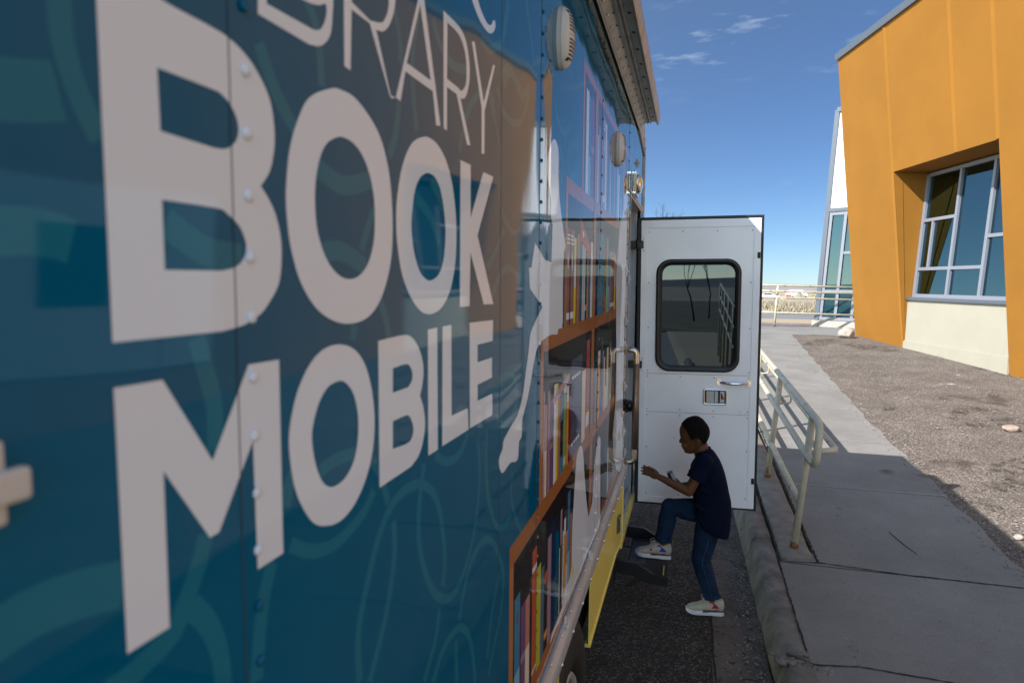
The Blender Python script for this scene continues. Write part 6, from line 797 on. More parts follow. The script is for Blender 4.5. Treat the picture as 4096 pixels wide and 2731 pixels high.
for (a, c) in wins:
    b = MB()
    q0 = lambda s, z, d: SP0 + SB * s - SN * d + Vector((0, 0, z))
    b.quad(q0(a + 0.002, -0.4, 0.012), q0(c, -0.4, 0.012), q0(c, 0.92, 0.035), q0(a + 0.002, 0.92, 0.035))
    b.box((a + 0.004, -0.4, -0.02), (c - 0.004, 0.06, 0.012), 0, lambda s, z, o: q0(s, z, -o))
    spart(b, 'cream_base_wall', M_cream)
    b = MB(); b.box((a + 0.005, 0.905, -0.2), (c - 0.005, 0.965, 0.012), 0, lambda s, z, o: q0(s, z, -o)); spart(b, 'window_sill', M_coping, bevel=0.006)
    # window: frame of bars, one mesh of panes
    b = MB(); fw = 0.032
    def vbar(s, z0, z1, w_=fw, dp=0.05): b.box((s - w_, z0, -0.06), (s + w_, z1, dp), 0, W)
    def hbar(s0, s1, z, w_=fw, dp=0.046): b.box((s0, z - w_, -0.06), (s1, z + w_, dp), 0, W)
    vbar(a + 0.045, 0.965, 3.44, 0.04); vbar(a + 1.14, 0.965, 3.40); vbar(a + 2.10, 0.965, 3.40, 0.036); vbar(c - 0.04, 0.965, 3.44, 0.04)
    hbar(a + 0.085, c - 0.08, 3.425, 0.036); hbar(a + 0.085, c - 0.08, 1.0, 0.036)
    hbar(a + 0.085, a + 1.108, 2.515); hbar(a + 0.085, a + 2.064, 1.54); hbar(a + 2.136, c - 0.08, 2.075)
    vbar(a + 0.40, 1.572, 2.483, 0.026, 0.044)
    wf = spart(b, 'window_frame', M_mullion, bevel=0.004)
    b = MB(); b.quad(W(a + 0.03, 0.97), W(c - 0.03, 0.97), W(c - 0.03, 3.43), W(a + 0.03, 3.43)); spart(b, 'window_pane', M_glass_b, fix=False)
# the room behind the glass
M_room = mat('dim_room_wall', (0.16, 0.17, 0.17), 0.9)
for k, (a, c) in enumerate(wins):
    b = MB(); rm = lambda s, z, d: SP0 + SB * s - SN * d + Vector((0, 0, z))
    b.quad(rm(a, 0.9, 0.5), rm(c, 0.9, 0.5), rm(c, 0.9, 4.0), rm(a, 0.9, 4.0), 2); b.quad(rm(a, 3.5, 0.62), rm(c, 3.5, 0.62), rm(c, 3.5, 4.0), rm(a, 3.5, 4.0))
    b.quad(rm(a, 0.9, 4.0), rm(c, 0.9, 4.0), rm(c, 3.5, 4.0), rm(a, 3.5, 4.0))
    b.quad(rm(a, 0.9, 0.62), rm(a, 0.9, 4.0), rm(a, 3.5, 4.0), rm(a, 3.5, 0.62)); b.quad(rm(c, 0.9, 0.62), rm(c, 0.9, 4.0), rm(c, 3.5, 4.0), rm(c, 3.5, 0.62))
    b.box((a + 0.35, 0.91, 1.0), (a + 0.62, 1.9, 1.3), 1, lambda s, z, d: rm(s, z, d)); b.box((a + 1.3, 0.91, 2.2), (a + 2.6, 1.55, 2.8), 3, lambda s, z, d: rm(s, z, d)); b.box((a + 0.9, 1.7, 3.9), (a + 2.4, 2.6, 3.98), 4, lambda s, z, d: rm(s, z, d))
    spart(b, 'room_interior', [M_room, mat('green_cabinet', (0.30, 0.50, 0.22), 0.6), mat('room_carpet', (0.06, 0.07, 0.10), 0.9), mat('purple_shelf', (0.10, 0.09, 0.20), 0.7), mat('pale_board', (0.5, 0.5, 0.48), 0.6)])
b = MB(); c0 = SP0 + SB * 4.76 - SN * 0.30 + Vector((0, 0, 0.967))
b.loft([[c0 + Vector((r * math.cos(t), r * math.sin(t), z)) for t in [2 * math.pi * q / 24 for q in range(24)]] for z, r in ((0, 0.105), (0.15, 0.115), (0.152, 0.122), (0.17, 0.122), (0.17, 0.108), (0.12, 0.10))], 0, True)
tag(b.build('plant_pot', mat('turquoise_glaze', (0.30, 0.62, 0.55), 0.4)), 'turquoise pot standing inside the school window on the sill', 'pot')
# pale panelled bay with one dark square window, further along (seen mirrored in the bus)
b = MB()
for (s0, s1) in ((9.75, 10.55), (10.6, 11.25), (12.05, 12.9), (12.95, 14.6)): b.box((s0, 0.1, 0.0), (s1, 2.32, 0.03), 0, F)
b.box((11.25, 0.1, 0.0), (12.05, 0.88, 0.03), 0, F); b.box((11.25, 1.84, 0.0), (12.05, 2.32, 0.03), 0, F)
spart(b, 'pale_panel', mat('pale_grey_panel', (0.40, 0.45, 0.50), 0.5))
b = MB(); b.quad(F(11.25, 0.88, 0.012), F(12.05, 0.88, 0.012), F(12.05, 1.84, 0.012), F(11.25, 1.84, 0.012)); spart(b, 'square_window', M_glass_c)
# thin fold in the window reveal
b = MB(); b.box((2.143, 0.0, 0.0), (2.152, 3.4, 0.008), 0, lambda s, z, o: SP0 + SB * s + SN * (o - 0.035 + 0.075 * z) + Vector((0, 0, z))); spart(b, 'reveal_joint', M_orange)

# entrance wing: glass below, white corrugated siding above
Q0 = Vector((3.79, 20.86, 0.81)); QD = Vector((0.82, -0.572, 0)).normalized(); QN = Vector((-0.572, -0.82, 0)).normalized()
def Q(u, z, o=0.0):
    e = 0.10 * max(0, z - 1.0)        # the left edge leans back
    return Vector((Q0.x, Q0.y, 0)) + QD * u + Vector((0, 0, z)) + QN * o
def lean(z): return 0.055 + 0.065 * (z - 1.0)
b = MB()
n = 44
for z0, z1 in ((4.12, 6.72),):
    rows = []
    for z in (z0, z1):
        l0 = lean(z) + 0.05; row = []
        for i in range(n * 2 + 1):
            u = l0 + i * (3.4 - l0) / (2 * n)
            row.append(Q(u, z, 0.03 if i % 2 else 0.005))
        rows.append(row)
    b.loft(rows, 0, False, False, False)
spart(b, 'corrugated_siding', M_siding, fix=False)
b = MB()
b.prism([(lean(1.0), 1.0), (lean(1.0) + 0.13, 1.0), (lean(6.8) + 0.06, 6.78), (lean(6.8) - 0.06, 6.78)], lambda u, z, o: Q(u, z, o), 0.06, -3.0)
b.prism([(lean(6.72), 6.725), (3.4, 6.725), (3.4, 6.85), (lean(6.72), 6.85)], lambda u, z, o: Q(u, z, o), 0.07, -3.0)
b.prism([(lean(4.05), 4.02), (3.4, 4.02), (3.4, 4.115), (lean(4.05), 4.115)], lambda u, z, o: Q(u, z, o), 0.065, -0.2)
spart(b, 'wing_trim', M_coping)
b = MB()
def qbar(u0, z0, u1, z1, w_=0.04, o=0.04):
    if abs(z1 - z0) > abs(u1 - u0): b.prism([(u0 - w_, z0), (u0 + w_, z0), (u1 + w_, z1), (u1 - w_, z1)], lambda u, z, q: Q(u, z, q), o, -0.05)
    else: b.prism([(u0, z0 - w_), (u1, z1 - w_), (u1, z1 + w_), (u0, z0 + w_)], lambda u, z, q: Q(u, z, q), o - 0.004, -0.05)
for k in (0.23, 0.63, 1.08, 1.53, 2.0):
    qbar(k, 1.0, k + 0.17, 4.02)
for z in (1.04, 1.81, 3.97): qbar(0.2, z, 3.3, z, 0.045)
qbar(0.78, 2.88, 3.3, 2.88, 0.035)
spart(b, 'curtain_wall_frame', M_mullion)
b = MB(); b.quad(Q(0.2, 1.0, 0), Q(3.4, 1.0, 0), Q(3.4, 4.05, 0), Q(0.38, 4.05, 0)); spart(b, 'curtain_wall_glass', M_glass_c)
b = MB(); b.prism([(0.0, 0.6), (3.4, 0.6), (3.4, 0.985), (0.0, 0.985)], lambda u, z, o: Q(u, z, o), 0.09, -3.0)
spart(b, 'wing_plinth', mat('plinth_concrete', (0.36, 0.33, 0.28), 0.9, var=0.12, vscale=4, bump=0.5, spots=[((0.05, 0.05, 0.055), 7, 0.60)]), bevel=0.01)
tag(school, 'orange stucco school building leaning outward with a recessed window and glass wing behind', 'building')

# ------------------------------------------------------------------ handrails
def bend_pts(pts, r, n=6):
    out = [Vector(pts[0])]
    for i in range(1, len(pts) - 1):
        p0, p1, p2 = Vector(pts[i - 1]), Vector(pts[i]), Vector(pts[i + 1])
        d0, d1 = (p0 - p1), (p2 - p1)
        rr = min(r, d0.length * 0.48, d1.length * 0.48)
        a, c = p1 + d0.normalized() * rr, p1 + d1.normalized() * rr
        for k in range(n + 1):
            t = k / n
            out.append(a * (1 - t) ** 2 + p1 * 2 * t * (1 - t) + c * t * t)
    out.append(Vector(pts[-1])); return out
hr = empty('handrail', (1.084, 4.82, 0.15))
def hpart(b, name, m, root):
    o = b.build(name, m, None); o.parent = root; o.matrix_parent_inverse = Matrix.Translation(-root.location); return o
def RX(y, z): return 1.084 - 0.0145 * (y - 4.82) + 0.085 * (z - ramp(y))
RR = 0.024
def top(y): return 1.129 + 0.0435 * (y - 4.85)
def mid(y): return 0.850 + 0.0435 * (y - 4.85)
def low(y): return 0.509 + 0.0435 * (y - 4.85)
y1 = 17.0
b = MB()
b.tube(bend_pts([(RX(y1, top(y1)), y1, top(y1)), (RX(4.85, top(4.85)), 4.85, top(4.85)), (RX(4.55, 1.117), 4.56, 1.117), (RX(4.55, 0.84), 4.52, 0.845), (RX(4.85, 0.85), 4.80, 0.85), (RX(5.2, mid(5.2)), 5.2, mid(5.2)), (RX(y1, mid(y1)), y1, mid(y1))], 0.10, 7), RR, 14)
hpart(b, 'looped_top_rail', M_rail, hr)
b = MB(); b.tube([(RX(4.87, 0.51), 4.86, low(4.86)), (RX(8, low(8)), 8, low(8)), (RX(y1, low(y1)), y1, low(y1))], RR, 12); hpart(b, 'lower_rail', M_rail, hr)
b = MB()
off = 0.105
def gz(y): return 0.998 + 0.0435 * (y - 5.4)
b.tube(bend_pts([(RX(y1, gz(y1)) + off, y1, gz(y1)), (RX(5.4, gz(5.4)) + off, 5.4, gz(5.4)), (1.275, 4.60, 0.948), (1.165, 4.54, 0.945)], 0.05, 6), 0.02, 12)
hpart(b, 'grab_rail', M_rail, hr)
for k, y in enumerate([4.815, 6.30, 7.85, 9.4, 10.95, 12.5, 14.05, 15.6, 16.9]):
    z0 = ramp(y) + 0.018
    b = MB(); b.tube([(RX(y, z0), y, z0), (RX(y, top(y)), y, top(y) - 0.005)], RR, 14); p = hpart(b, 'post', M_rail, hr)
    b = MB(); b.tube([(RX(y, z0), y, z0 - 0.002), (RX(y, z0), y, z0 + 0.022), (RX(y, z0), y, z0 + 0.045)], [0.032, 0.0275, 0.0245], 14)
    o = b.build('rusty_base', M_rust); o.parent = p; o.matrix_parent_inverse = hr.matrix_parent_inverse.copy()
    if k in (1, 2, 3, 4, 5):
        b = MB(); x = RX(y, gz(y)); b.tube(bend_pts([(x + 0.01, y, gz(y) - 0.09), (x + off, y, gz(y) - 0.09), (x + off, y, gz(y))], 0.04), 0.008, 8); hpart(b, 'rail_bracket', M_rail, hr)
tag(hr, 'cream painted pipe handrail with rusty post feet running up the ramp beside the bus door', 'handrail')

fr = empty('handrail', (2.65, 20.0, 0.81))
def frail(name, z0, z1, r=0.026, y=20.0, x0=1.0):
    b = MB(); b.tube([(x0, y, z0 + (2.35 - x0) * 0.012), (2.35, y, z0), (5.2, y, z1 - 0.008)], r, 10); hpart(b, name, M_rail, fr)
frail('top_rail', 1.975, 1.925); frail('upper_rail', 1.812, 1.757, y=19.9); frail('middle_rail', 1.635, 1.59); frail('lower_rail', 1.215, 1.175)
for x in (2.655, 4.9, 1.1):
    b = MB(); b.tube([(x, 20.0, 0.815), (x + 0.055, 20.0, 1.955)], 0.03, 12); p = hpart(b, 'post', M_rail, fr)
    b = MB(); b.tube([(x, 20.0, 0.812), (x + 0.003, 20.0, 0.87)], [0.037, 0.032], 12); o = b.build('rusty_base', M_rust); o.parent = p; o.matrix_parent_inverse = fr.matrix_parent_inverse.copy()
b = MB(); b.tube(bend_pts([(2.78, 19.98, 1.63), (2.83, 19.93, 1.585), (2.87, 19.9, 1.585), (2.9, 19.9, 1.66), (2.9, 19.9, 1.75)], 0.03), 0.009, 6); hpart(b, 'rail_bracket', M_rail, fr)
tag(fr, 'cream four-bar railing across the landing at the top of the ramp', 'handrail')
# railing behind the photographer, seen only mirrored in the door's window
br = empty('handrail', (0.9, -1.2, 0.15))
def bpost(y): return RX(4.8, 0.15) - 0.25
def bx(y): return 1.36 + (-0.6 - y) * 0.068
def bz(y): return 1.54 + (-0.6 - y) * 0.055
for (h, r) in ((0.0, 0.026), (-0.33, 0.022), (-0.66, 0.022)):
    b = MB(); b.tube([(bx(-0.6), -0.6, bz(-0.6) + h), (bx(-9), -9.0, bz(-9) + h)], r, 10); hpart(b, 'rail', M_rail, br)
for y in (-0.7, -2.4, -4.1, -5.8, -7.5, -8.9):
    b = MB(); b.tube([(bx(y), y, 0.12), (bx(y), y, bz(y))], 0.026, 10); hpart(b, 'post', M_rail, br)
tag(br, 'cream pipe railing reflected in the window of the open bus door', 'handrail')

# ------------------------------------------------------------------ bare trees
def bare_tree(name, base, h, seed, label, r0=0.16, spread=0.5, levels=5, group=None, minr=0.004):
    rnd = random.Random(seed)
    root = empty(name, base)
    trunk, crown = MB(), MB()
    def grow(p, d, L, r, lev):
        mb = trunk if lev == 0 else crown
        nseg = 4 if lev == 0 else 3
        pts, rs = [p], [r]
        for i in range(nseg):
            d = (d + Vector((rnd.gauss(0, 0.12), rnd.gauss(0, 0.12), rnd.gauss(0.03, 0.06)))).normalized()
            p = p + d * (L / nseg); pts.append(p); rs.append(max(minr, r * (1 - 0.45 * (i + 1) / nseg)))
        mb.tube(pts, rs, 7 if lev < 2 else 4, 0, lev < 1)
        if lev < levels:
            nb = rnd.choice([3, 4]) if lev < 3 else rnd.choice([2, 3])
            for k in range(nb):
                a = rnd.uniform(0, 6.28); q = Vector((math.cos(a), math.sin(a), 0)) * spread * rnd.uniform(0.6, 1.3)
                nd = (d + q + Vector((0, 0, 0.25))).normalized()
                j = rnd.choice([len(pts) - 1, len(pts) - 1, len(pts) - 2])
                grow(pts[j], nd, L * rnd.uniform(0.58, 0.82), rs[j] * 0.68, lev + 1)
    grow(Vector((0, 0, 0)), Vector((0.03, 0.02, 1)), h * 0.34, r0, 0)
    m = mat('bare_bark', (0.055, 0.042, 0.033), 0.95, var=0.3, vscale=12)
    trunk.build('trunk', m, root, fix=False); crown.build('crown', m, root, fix=False)
    return tag(root, label, 'tree', group)
bare_tree('bare_tree', (-1.35, 27, 0.75), 4.0, 3, 'leafless tree whose thin twigs show above the left part of the open door', 0.05, 0.42, 5, minr=0.003)
bare_tree('bare_tree', (-0.1, 31, 0.75), 4.3, 9, 'leafless tree with a few twig tips above the middle of the open door', 0.05, 0.35, 5, minr=0.003)
bare_tree('bare_tree', (2.5, -27, 0.05), 5.2, 12, 'leafless tree mirrored at the left of the door window', 0.06, 0.5, 6)
bare_tree('bare_tree', (3.5, -30, 0.05), 5.6, 15, 'leafless tree mirrored near the middle of the door window', 0.05, 0.5, 6)
# ------------------------------------------------------------------ the bookmobile
bus = empty('bookmobile', (0, 0, 0))
def WX(x):
    return lambda y, z: (x, y, z)
teal = wrap('teal', (0.0003, 0.112, 0.225, 1))
ringc = wrap('ring_teal', (0.014, 0.170, 0.265, 1))
whitev = wrap('white', (0.77, 0.85, 0.94, 1))
C = {
 'white': (0.74, 0.73, 0.72), 'cream': (0.62, 0.54, 0.44), 'yellow': (0.62, 0.52, 0.03), 'lime': (0.36, 0.42, 0.03), 'teal': (0.02, 0.22, 0.24),
 'rosew': (0.24, 0.11, 0.10), 'brown': (0.27, 0.10, 0.035), 'dark': (0.018, 0.012, 0.010), 'tan': (0.34, 0.24, 0.18), 'bgrey': (0.07, 0.11, 0.19), 'bgrey2': (0.065, 0.085, 0.14),
 'navy': (0.012, 0.022, 0.065), 'blue': (0.05, 0.18, 0.32), 'lblue': (0.16, 0.38, 0.50), 'green': (0.09, 0.14, 0.06), 'greenl': (0.20, 0.29, 0.08), 'orange': (0.42, 0.09, 0.025),
 'mint': (0.20, 0.40, 0.26), 'mauve': (0.28, 0.19, 0.24), 'pink': (0.42, 0.26, 0.28), 'salmon': (0.40, 0.19, 0.15), 'salmonr': (0.36, 0.08, 0.065), 'purple': (0.15, 0.065, 0.17),
 'amber': (0.55, 0.28, 0.04), 'red': (0.16, 0.018, 0.025), 'brownl': (0.30, 0.12, 0.045), 'shelf': (0.30, 0.115, 0.035), 'shelflt': (0.36, 0.15, 0.05), 'shelfbg': (0.020, 0.016, 0.015)}
def WM(k): return wrap(k, (*[min(0.85, q * 1.3) for q in C[k]], 1))

# coach body: side sheets (with the doorway left open), roof, far side, ends
DY0, DY1, DZ0, DZ1, TOPZ, FRONT = 3.88, 4.70, 0.5, 2.485, 3.0, 4.90
b = MB()
for y0, y1, z0, z1 in ((-3.4, DY0, 0.93, TOPZ), (DY0, DY1, DZ1, TOPZ), (DY1, FRONT, 0.5, TOPZ)):
    b.quad((0, y0, z0), (0, y1, z0), (0, y1, z1), (0, y0, z1))
b.build('side_panel', teal, bus, fix=False, facex=True)
b = MB()
b.quad((-0.0005, -3.4, 3.12), (-0.0005, FRONT, 3.12), (-2.4, FRONT, 3.16), (-2.4, -3.4, 3.16))
b.quad((-0.0005, -3.4, TOPZ), (-0.0005, FRONT, TOPZ), (-0.0005, FRONT, 3.12), (-0.0005, -3.4, 3.12))
b.quad((-2.4, -3.4, 0.5), (-2.4, FRONT, 0.5), (-2.4, FRONT, 3.16), (-2.4, -3.4, 3.16))
b.quad((-0.0005, -3.4, 0.6), (-2.4, -3.4, 0.6), (-2.4, -3.4, 3.16), (-0.0005, -3.4, 3.12))
b.quad((-0.0005, FRONT, 1.3), (-2.4, FRONT, 1.3), (-2.4, FRONT, 3.16), (-0.0005, FRONT, 3.12))
b.quad((-0.3, -3.4, 0.62), (-2.4, -3.4, 0.62), (-2.4, FRONT, 0.62), (-0.3, FRONT, 0.62))
b.box((-2.3, FRONT + 0.002, 0.5), (-0.12, FRONT + 1.0, 1.32))
b.build('coach_shell', mat('coach_white', (0.6, 0.6, 0.6), 0.4), bus)
# dark underside behind the skirt, with the wheel housing
b = MB()
b.box((-0.06, -3.4, 0.6), (-0.04, 1.7, 0.92)); b.box((-0.06, 2.56, 0.6), (-0.04, 3.86, 0.92))
b.box((-0.5, 1.66, 0.88), (-0.01, 2.6, 0.90)); b.box((-0.5, 1.6, 0.2), (-0.48, 2.7, 0.9))
b.box((-2.2, -3.0, 0.45), (-0.5, 4.6, 0.6))
b.build('underbody', M_black, bus)

# doorway: jamb, header, threshold
b = MB()
b.box((-0.9, DY1, 0.5), (-0.022, DY1 + 0.19, 2.6)); b.box((-0.9, DY0 - 0.02, 2.487), (-0.02, DY1, 2.6)); b.box((-0.9, 3.6, 0.6), (-0.86, DY1, 2.49))
b.box((-0.062, DY1 - 0.012, 0.56), (-0.055, DY1, 2.48)); b.box((-0.046, DY1 - 0.006, 0.56), (-0.038, DY1, 2.48))
b.box((-0.86, DY0 - 0.045, 0.6), (-0.012, DY0 - 0.012, 2.49))
for i in range(20):
    b.ell((-0.03, DY1 - 0.001, 0.62 + i * 0.096), (0.005, 0.004, 0.005), 1, 8, 5)
b.build('door_jamb', [mat('grey_jamb', (0.46, 0.47, 0.50), 0.4, 0.2, var=0.05), M_alu], bus)
b = MB()
b.box((-0.86, DY0 - 0.01, 0.50), (-0.022, DY1 - 0.001, 0.535)); b.box((-0.048, DY0, 0.536), (-0.036, DY1 - 0.01, 0.553))
b.build('threshold', mat('worn_threshold', (0.42, 0.43, 0.45), 0.5, 0.3, spots=[((0.04, 0.04, 0.035), 24, 0.60)], bump=0.5, bscale=60), bus)
b = MB()
b.box((-0.02, DY0 - 0.004, 2.486), (0.004, DY1 + 0.2, 2.503)); b.box((0.001, DY0 - 0.006, 0.98), (0.006, DY0 + 0.004, 2.485)); b.box((-0.018, DY0 - 0.05, 2.505), (0.007, DY1 + 0.21, 2.522))
b.box((-0.01, FRONT - 0.03, 0.5), (0.012, FRONT + 0.004, 2.95)); b.box((-0.03, FRONT - 0.11, 2.93), (0.012, FRONT + 0.0, 3.0))
b.build('doorway_trim', M_alu, bus, bevel=0.002)

# sheet seams with their dome rivets (the wrap runs over them)
import itertools
polys = [(l[1], l[2]) for l in D['LET']]
def inside(p, poly):
    c = False; n = len(poly); j = n - 1
    for i in range(n):
        if (poly[i][1] > p[1]) != (poly[j][1] > p[1]) and p[0] < (poly[j][0] - poly[i][0]) * (p[1] - poly[i][1]) / (poly[j][1] - poly[i][1]) + poly[i][0]: c = not c
        j = i
    return c
def over_white(y, z):
    for o, hs in polys:
        if inside((y, z), o) and not any(inside((y, z), h) for h in hs): return True
    return any(inside((y, z), f) for f in D['FIG'])
def over_brown(y, z):
    return y > 1.28 and z < 1.45 or y > 1.56 and z < 1.87 or y > 1.86 and z < 2.29 or y > 2.14 and z < 2.69
M_seam = mat('seam_dark_grey', (0.05, 0.065, 0.075), 0.5)  # dark grey line colour of the sheet seams
for ys_, yr, rz, rr_ in ((0.4475, 0.466, 0.048, 0.0062), (1.20, None, 0, 0), (1.527, 1.540, 0.047, 0.0055), (2.42, None, 0, 0), (2.60, 2.62, 0.07, 0.007), (3.745, 3.76, 0.075, 0.007)):
    b = MB()
    b.box((0.0002, ys_ - 0.0003, 0.99), (0.0009 if yr else 0.0006, ys_ + 0.0003, 2.95), 0)
    if yr:
        z = 1.01
        while z < 2.93:
            mi = 2 if over_white(yr, z) else (3 if over_brown(yr, z) else 1)
            b.ell((0.0016, yr, z), (0.0026, rr_ * 0.8, rr_ * 0.8), mi, 12, 7); z += rz
    b.build('panel_seam', [M_seam, teal, whitev, WM('shelf')], bus)

# printed rings
b = MB()
for ri, (wd, pts) in enumerate(D['RINGS']):
    rx = 0.00005 + 0.0000012 * ri
    P = [Vector(p) for p in pts]; prev = None
    for i, p in enumerate(P):
        d = (P[min(i + 1, len(P) - 1)] - P[max(i - 1, 0)])
        if d.length < 1e-6: continue
        d.normalize(); nrm = Vector((-d.y, d.x)) * wd * 0.5
        cur = ((rx, *(p + nrm)), (rx, *(p - nrm)))
        if prev: b.quad(prev[0], prev[1], cur[1], cur[0])
        prev = cur
rnd = random.Random(5)
for k in range(26):   # more rings where the wrap runs on above and behind
    cy, cz, r = rnd.uniform(1.15, 4.6), rnd.uniform(2.72, 2.92), rnd.uniform(0.05, 0.11)
    if k % 2: cy, cz = rnd.uniform(-1.5, 0.1), rnd.uniform(1.1, 2.9)
    a0 = rnd.uniform(0, 6); prev = None
    for i in range(30):
        a = a0 + i * 0.17
        cur = [(0.00012 + 0.000001 * k, cy + q * math.cos(a) * 0.8, cz + q * math.sin(a)) for q in (r - 0.007, r + 0.007)]
        if prev and cur[0][2] < 2.94: b.quad(prev[0], prev[1], cur[1], cur[0])
        prev = cur
b.build('ring_print', ringc, bus, fix=False, facex=True)

# lettering
for nm, o, hs in D['LET']:
    b = MB(); b.flat(o, hs, WX(0.0003)); b.build('letter', whitev, bus, fix=False, facex=True)

# printed bookshelves
b = MB()
Yend = 3.87
for y0, z0, z1 in ((2.138, 2.25, 2.697), (1.861, 1.83, 2.25), (1.557, 1.41, 1.83), (1.282, 0.99, 1.41)):
    b.quad((0.00016, y0, z0), (0.00016, Yend, z0), (0.00016, Yend, z1), (0.00016, y0, z1), 0)
FX = 0.0003
for y0, z0, z1 in ((2.138, 2.662, 2.697), (1.861, 2.25, 2.294), (1.557, 1.83, 1.876), (1.282, 1.412, 1.458), (1.282, 0.99, 1.04)):
    b.quad((FX, y0, z0), (FX, Yend, z0), (FX, Yend, z1), (FX, y0, z1), 1)
for y0, z0, z1 in ((2.138, 2.294, 2.662), (1.861, 1.876, 2.25), (1.557, 1.458, 1.83), (1.282, 1.04, 1.412)):
    b.quad((FX, y0, z0), (FX, y0 + 0.034, z0), (FX, y0 + 0.034, z1), (FX, y0, z1), 2)
for z0, z1 in ((2.294, 2.662), (1.876, 2.25), (1.458, 1.83), (1.04, 1.412)):
    for yd in (2.42, 3.44):
        b.quad((FX, yd, z0), (FX, yd + 0.07, z0), (FX, yd + 0.07, z1), (FX, yd, z1), 2)
b.build('bookshelf_print', [WM('shelfbg'), WM('shelf'), WM('shelflt')], bus, fix=False, facex=True)
floors = {1: 2.294, 2: 1.876, 3: 1.458, 4: 1.04}
keys = list(C.keys()); mats_b = [WM(k) for k in keys]
b = MB()
def bq(y0, y1, z0, z1, k, x=0.0002):
    b.quad((x, y0, z0), (x, y1, z0), (x, y1, z1), (x, y0, z1), keys.index(k))
def book(y0, y1, z0, z1, c):
    H = z1 - z0
    if c == 'yelw': bq(y0, y1, z0, z1, 'yellow'); bq(y0, y1, z0 + 0.42 * H, z0 + 0.74 * H, 'white', 0.00025)
    elif c == 'stripe':
        bq(y0, y1, z0, z1, 'white')
        for q in (0.28, 0.62): bq(y0 + (y1 - y0) * q, y0 + (y1 - y0) * (q + 0.12), z0, z1, 'dark', 0.00025)
    elif c == 'rosew':
        bq(y0, y1, z0, z1, 'rosew')
        for q in (0.84, 0.88, 0.92): bq(y0, y1, z0 + q * H, z0 + (q + 0.02) * H, 'white', 0.00025)
        bq(y0, y1, z0 + 0.06 * H, z0 + 0.13 * H, 'white', 0.00025)
        ym = (y0 + y1) / 2; b.add([(0.00025, ym, z0 + 0.55 * H), (0.00025, ym + (y1 - y0) * 0.2, z0 + 0.66 * H), (0.00025, ym, z0 + 0.78 * H), (0.00025, ym - (y1 - y0) * 0.2, z0 + 0.66 * H)], [[0, 1, 2, 3]], keys.index('white'))
    elif c == 'greenw': bq(y0, y1, z0, z1, 'greenl'); bq(y0, y1, z0 + 0.80 * H, z0 + 0.91 * H, 'white', 0.00025); [bq(y0, y1, z0 + q * H, z0 + (q + 0.015) * H, 'white', 0.00025) for q in (0.05, 0.08, 0.11)]
    elif c == 'orangew': bq(y0, y1, z0, z1, 'orange'); bq(y0, y1, z0 + 0.83 * H, z0 + 0.87 * H, 'white', 0.00025); bq(y0, y1, z0 + 0.06 * H, z0 + 0.08 * H, 'white', 0.00025)
    elif c == 'bluenavy': bq(y0, y1, z0, z1, 'blue'); bq(y0, y1, z0 + 0.2 * H, z0 + 0.62 * H, 'navy', 0.00025)
    elif c == 'salmonr': bq(y0, y1, z0, z1, 'salmonr'); bq(y0, y1, z0 + 0.1 * H, z0 + 0.22 * H, 'white', 0.00025); bq(y0, y1, z0 + 0.22 * H, z0 + 0.25 * H, 'yellow', 0.00025)
    elif c == 'bgrey2':
        bq(y0, y1, z0, z1, 'bgrey2')
        for q in range(4):
            ya = y0 + (y1 - y0) * (0.05 + 0.2 * q)
            for zz in (0.12, 0.80): bq(ya, ya + (y1 - y0) * 0.15, z0 + zz * H, z0 + (zz + 0.03) * H, 'white', 0.00025)
    elif c == 'brownl': bq(y0, y1, z0, z1, 'brownl'); bq(y0 + (y1 - y0) * 0.4, y0 + (y1 - y0) * 0.55, z0, z1, 'tan', 0.00025)
    elif c == 'salmon': bq(y0, y1, z0, z1, 'cream'); bq(y0, y1, z0 + 0.5 * H, z1, 'salmon', 0.00025)
    elif c == 'amber': bq(y0, y1, z0, z1, 'amber'); bq(y0, y1, z0 + 0.8 * H, z1 - 0.003, 'white', 0.00025)
    elif c == 'lblue': bq(y0, y1, z0, z1, 'blue'); bq(y0, y1, z0, z0 + 0.4 * H, 'lblue', 0.00025); bq(y0 + (y1 - y0) * .3, y0 + (y1 - y0) * .7, z0 + .78 * H, z0 + .86 * H, 'bgrey', 0.00027)
    elif c == 'orange': bq(y0, y1, z0, z1, 'orange'); bq(y0, y1, z0 + 0.3 * H, z0 + 0.5 * H, 'teal', 0.00025)
    elif c == 'dark': bq(y0, y1, z0, z1, 'dark'); bq(y0, y1, z1 - 0.03, z1, 'orange', 0.00025); bq(y0, y1, z0 + 0.03, z0 + 0.05, 'amber', 0.00025)
    elif c == 'purple': bq(y0, y1, z0, z1, 'purple'); bq(y0, y1, z0 + 0.45 * H, z0 + 0.52 * H, 'mauve', 0.00025)
    else: bq(y0, y1, z0, z1, c)
rnd = random.Random(8)
have = {r: max([k[2] for k in D['BOOKS'] if k[0] == r]) for r in floors}
for r in floors:   # one print of book spines per shelf; the shelves run on to the doorway
    b = MB()
    for row, y0, y1, zt, c in D['BOOKS']:
        if row == r: book(y0, y1, floors[row], max(zt, floors[row] + 0.1), c)
    y = max(have[r], 2.72) + 0.02
    while y < Yend - 0.03:
        wd = rnd.uniform(0.018, 0.05)
        if not (3.40 < y + wd and y < 3.52): book(y, y + wd, floors[r], floors[r] + rnd.uniform(0.22, 0.31), rnd.choice(['white', 'mauve', 'teal', 'lblue', 'salmon', 'navy', 'yelw', 'greenw', 'rosew', 'amber', 'bgrey']))
        y += wd + rnd.uniform(0.004, 0.014)
    b.build('book_row_print', mats_b, bus, fix=False, facex=True)
b = MB()
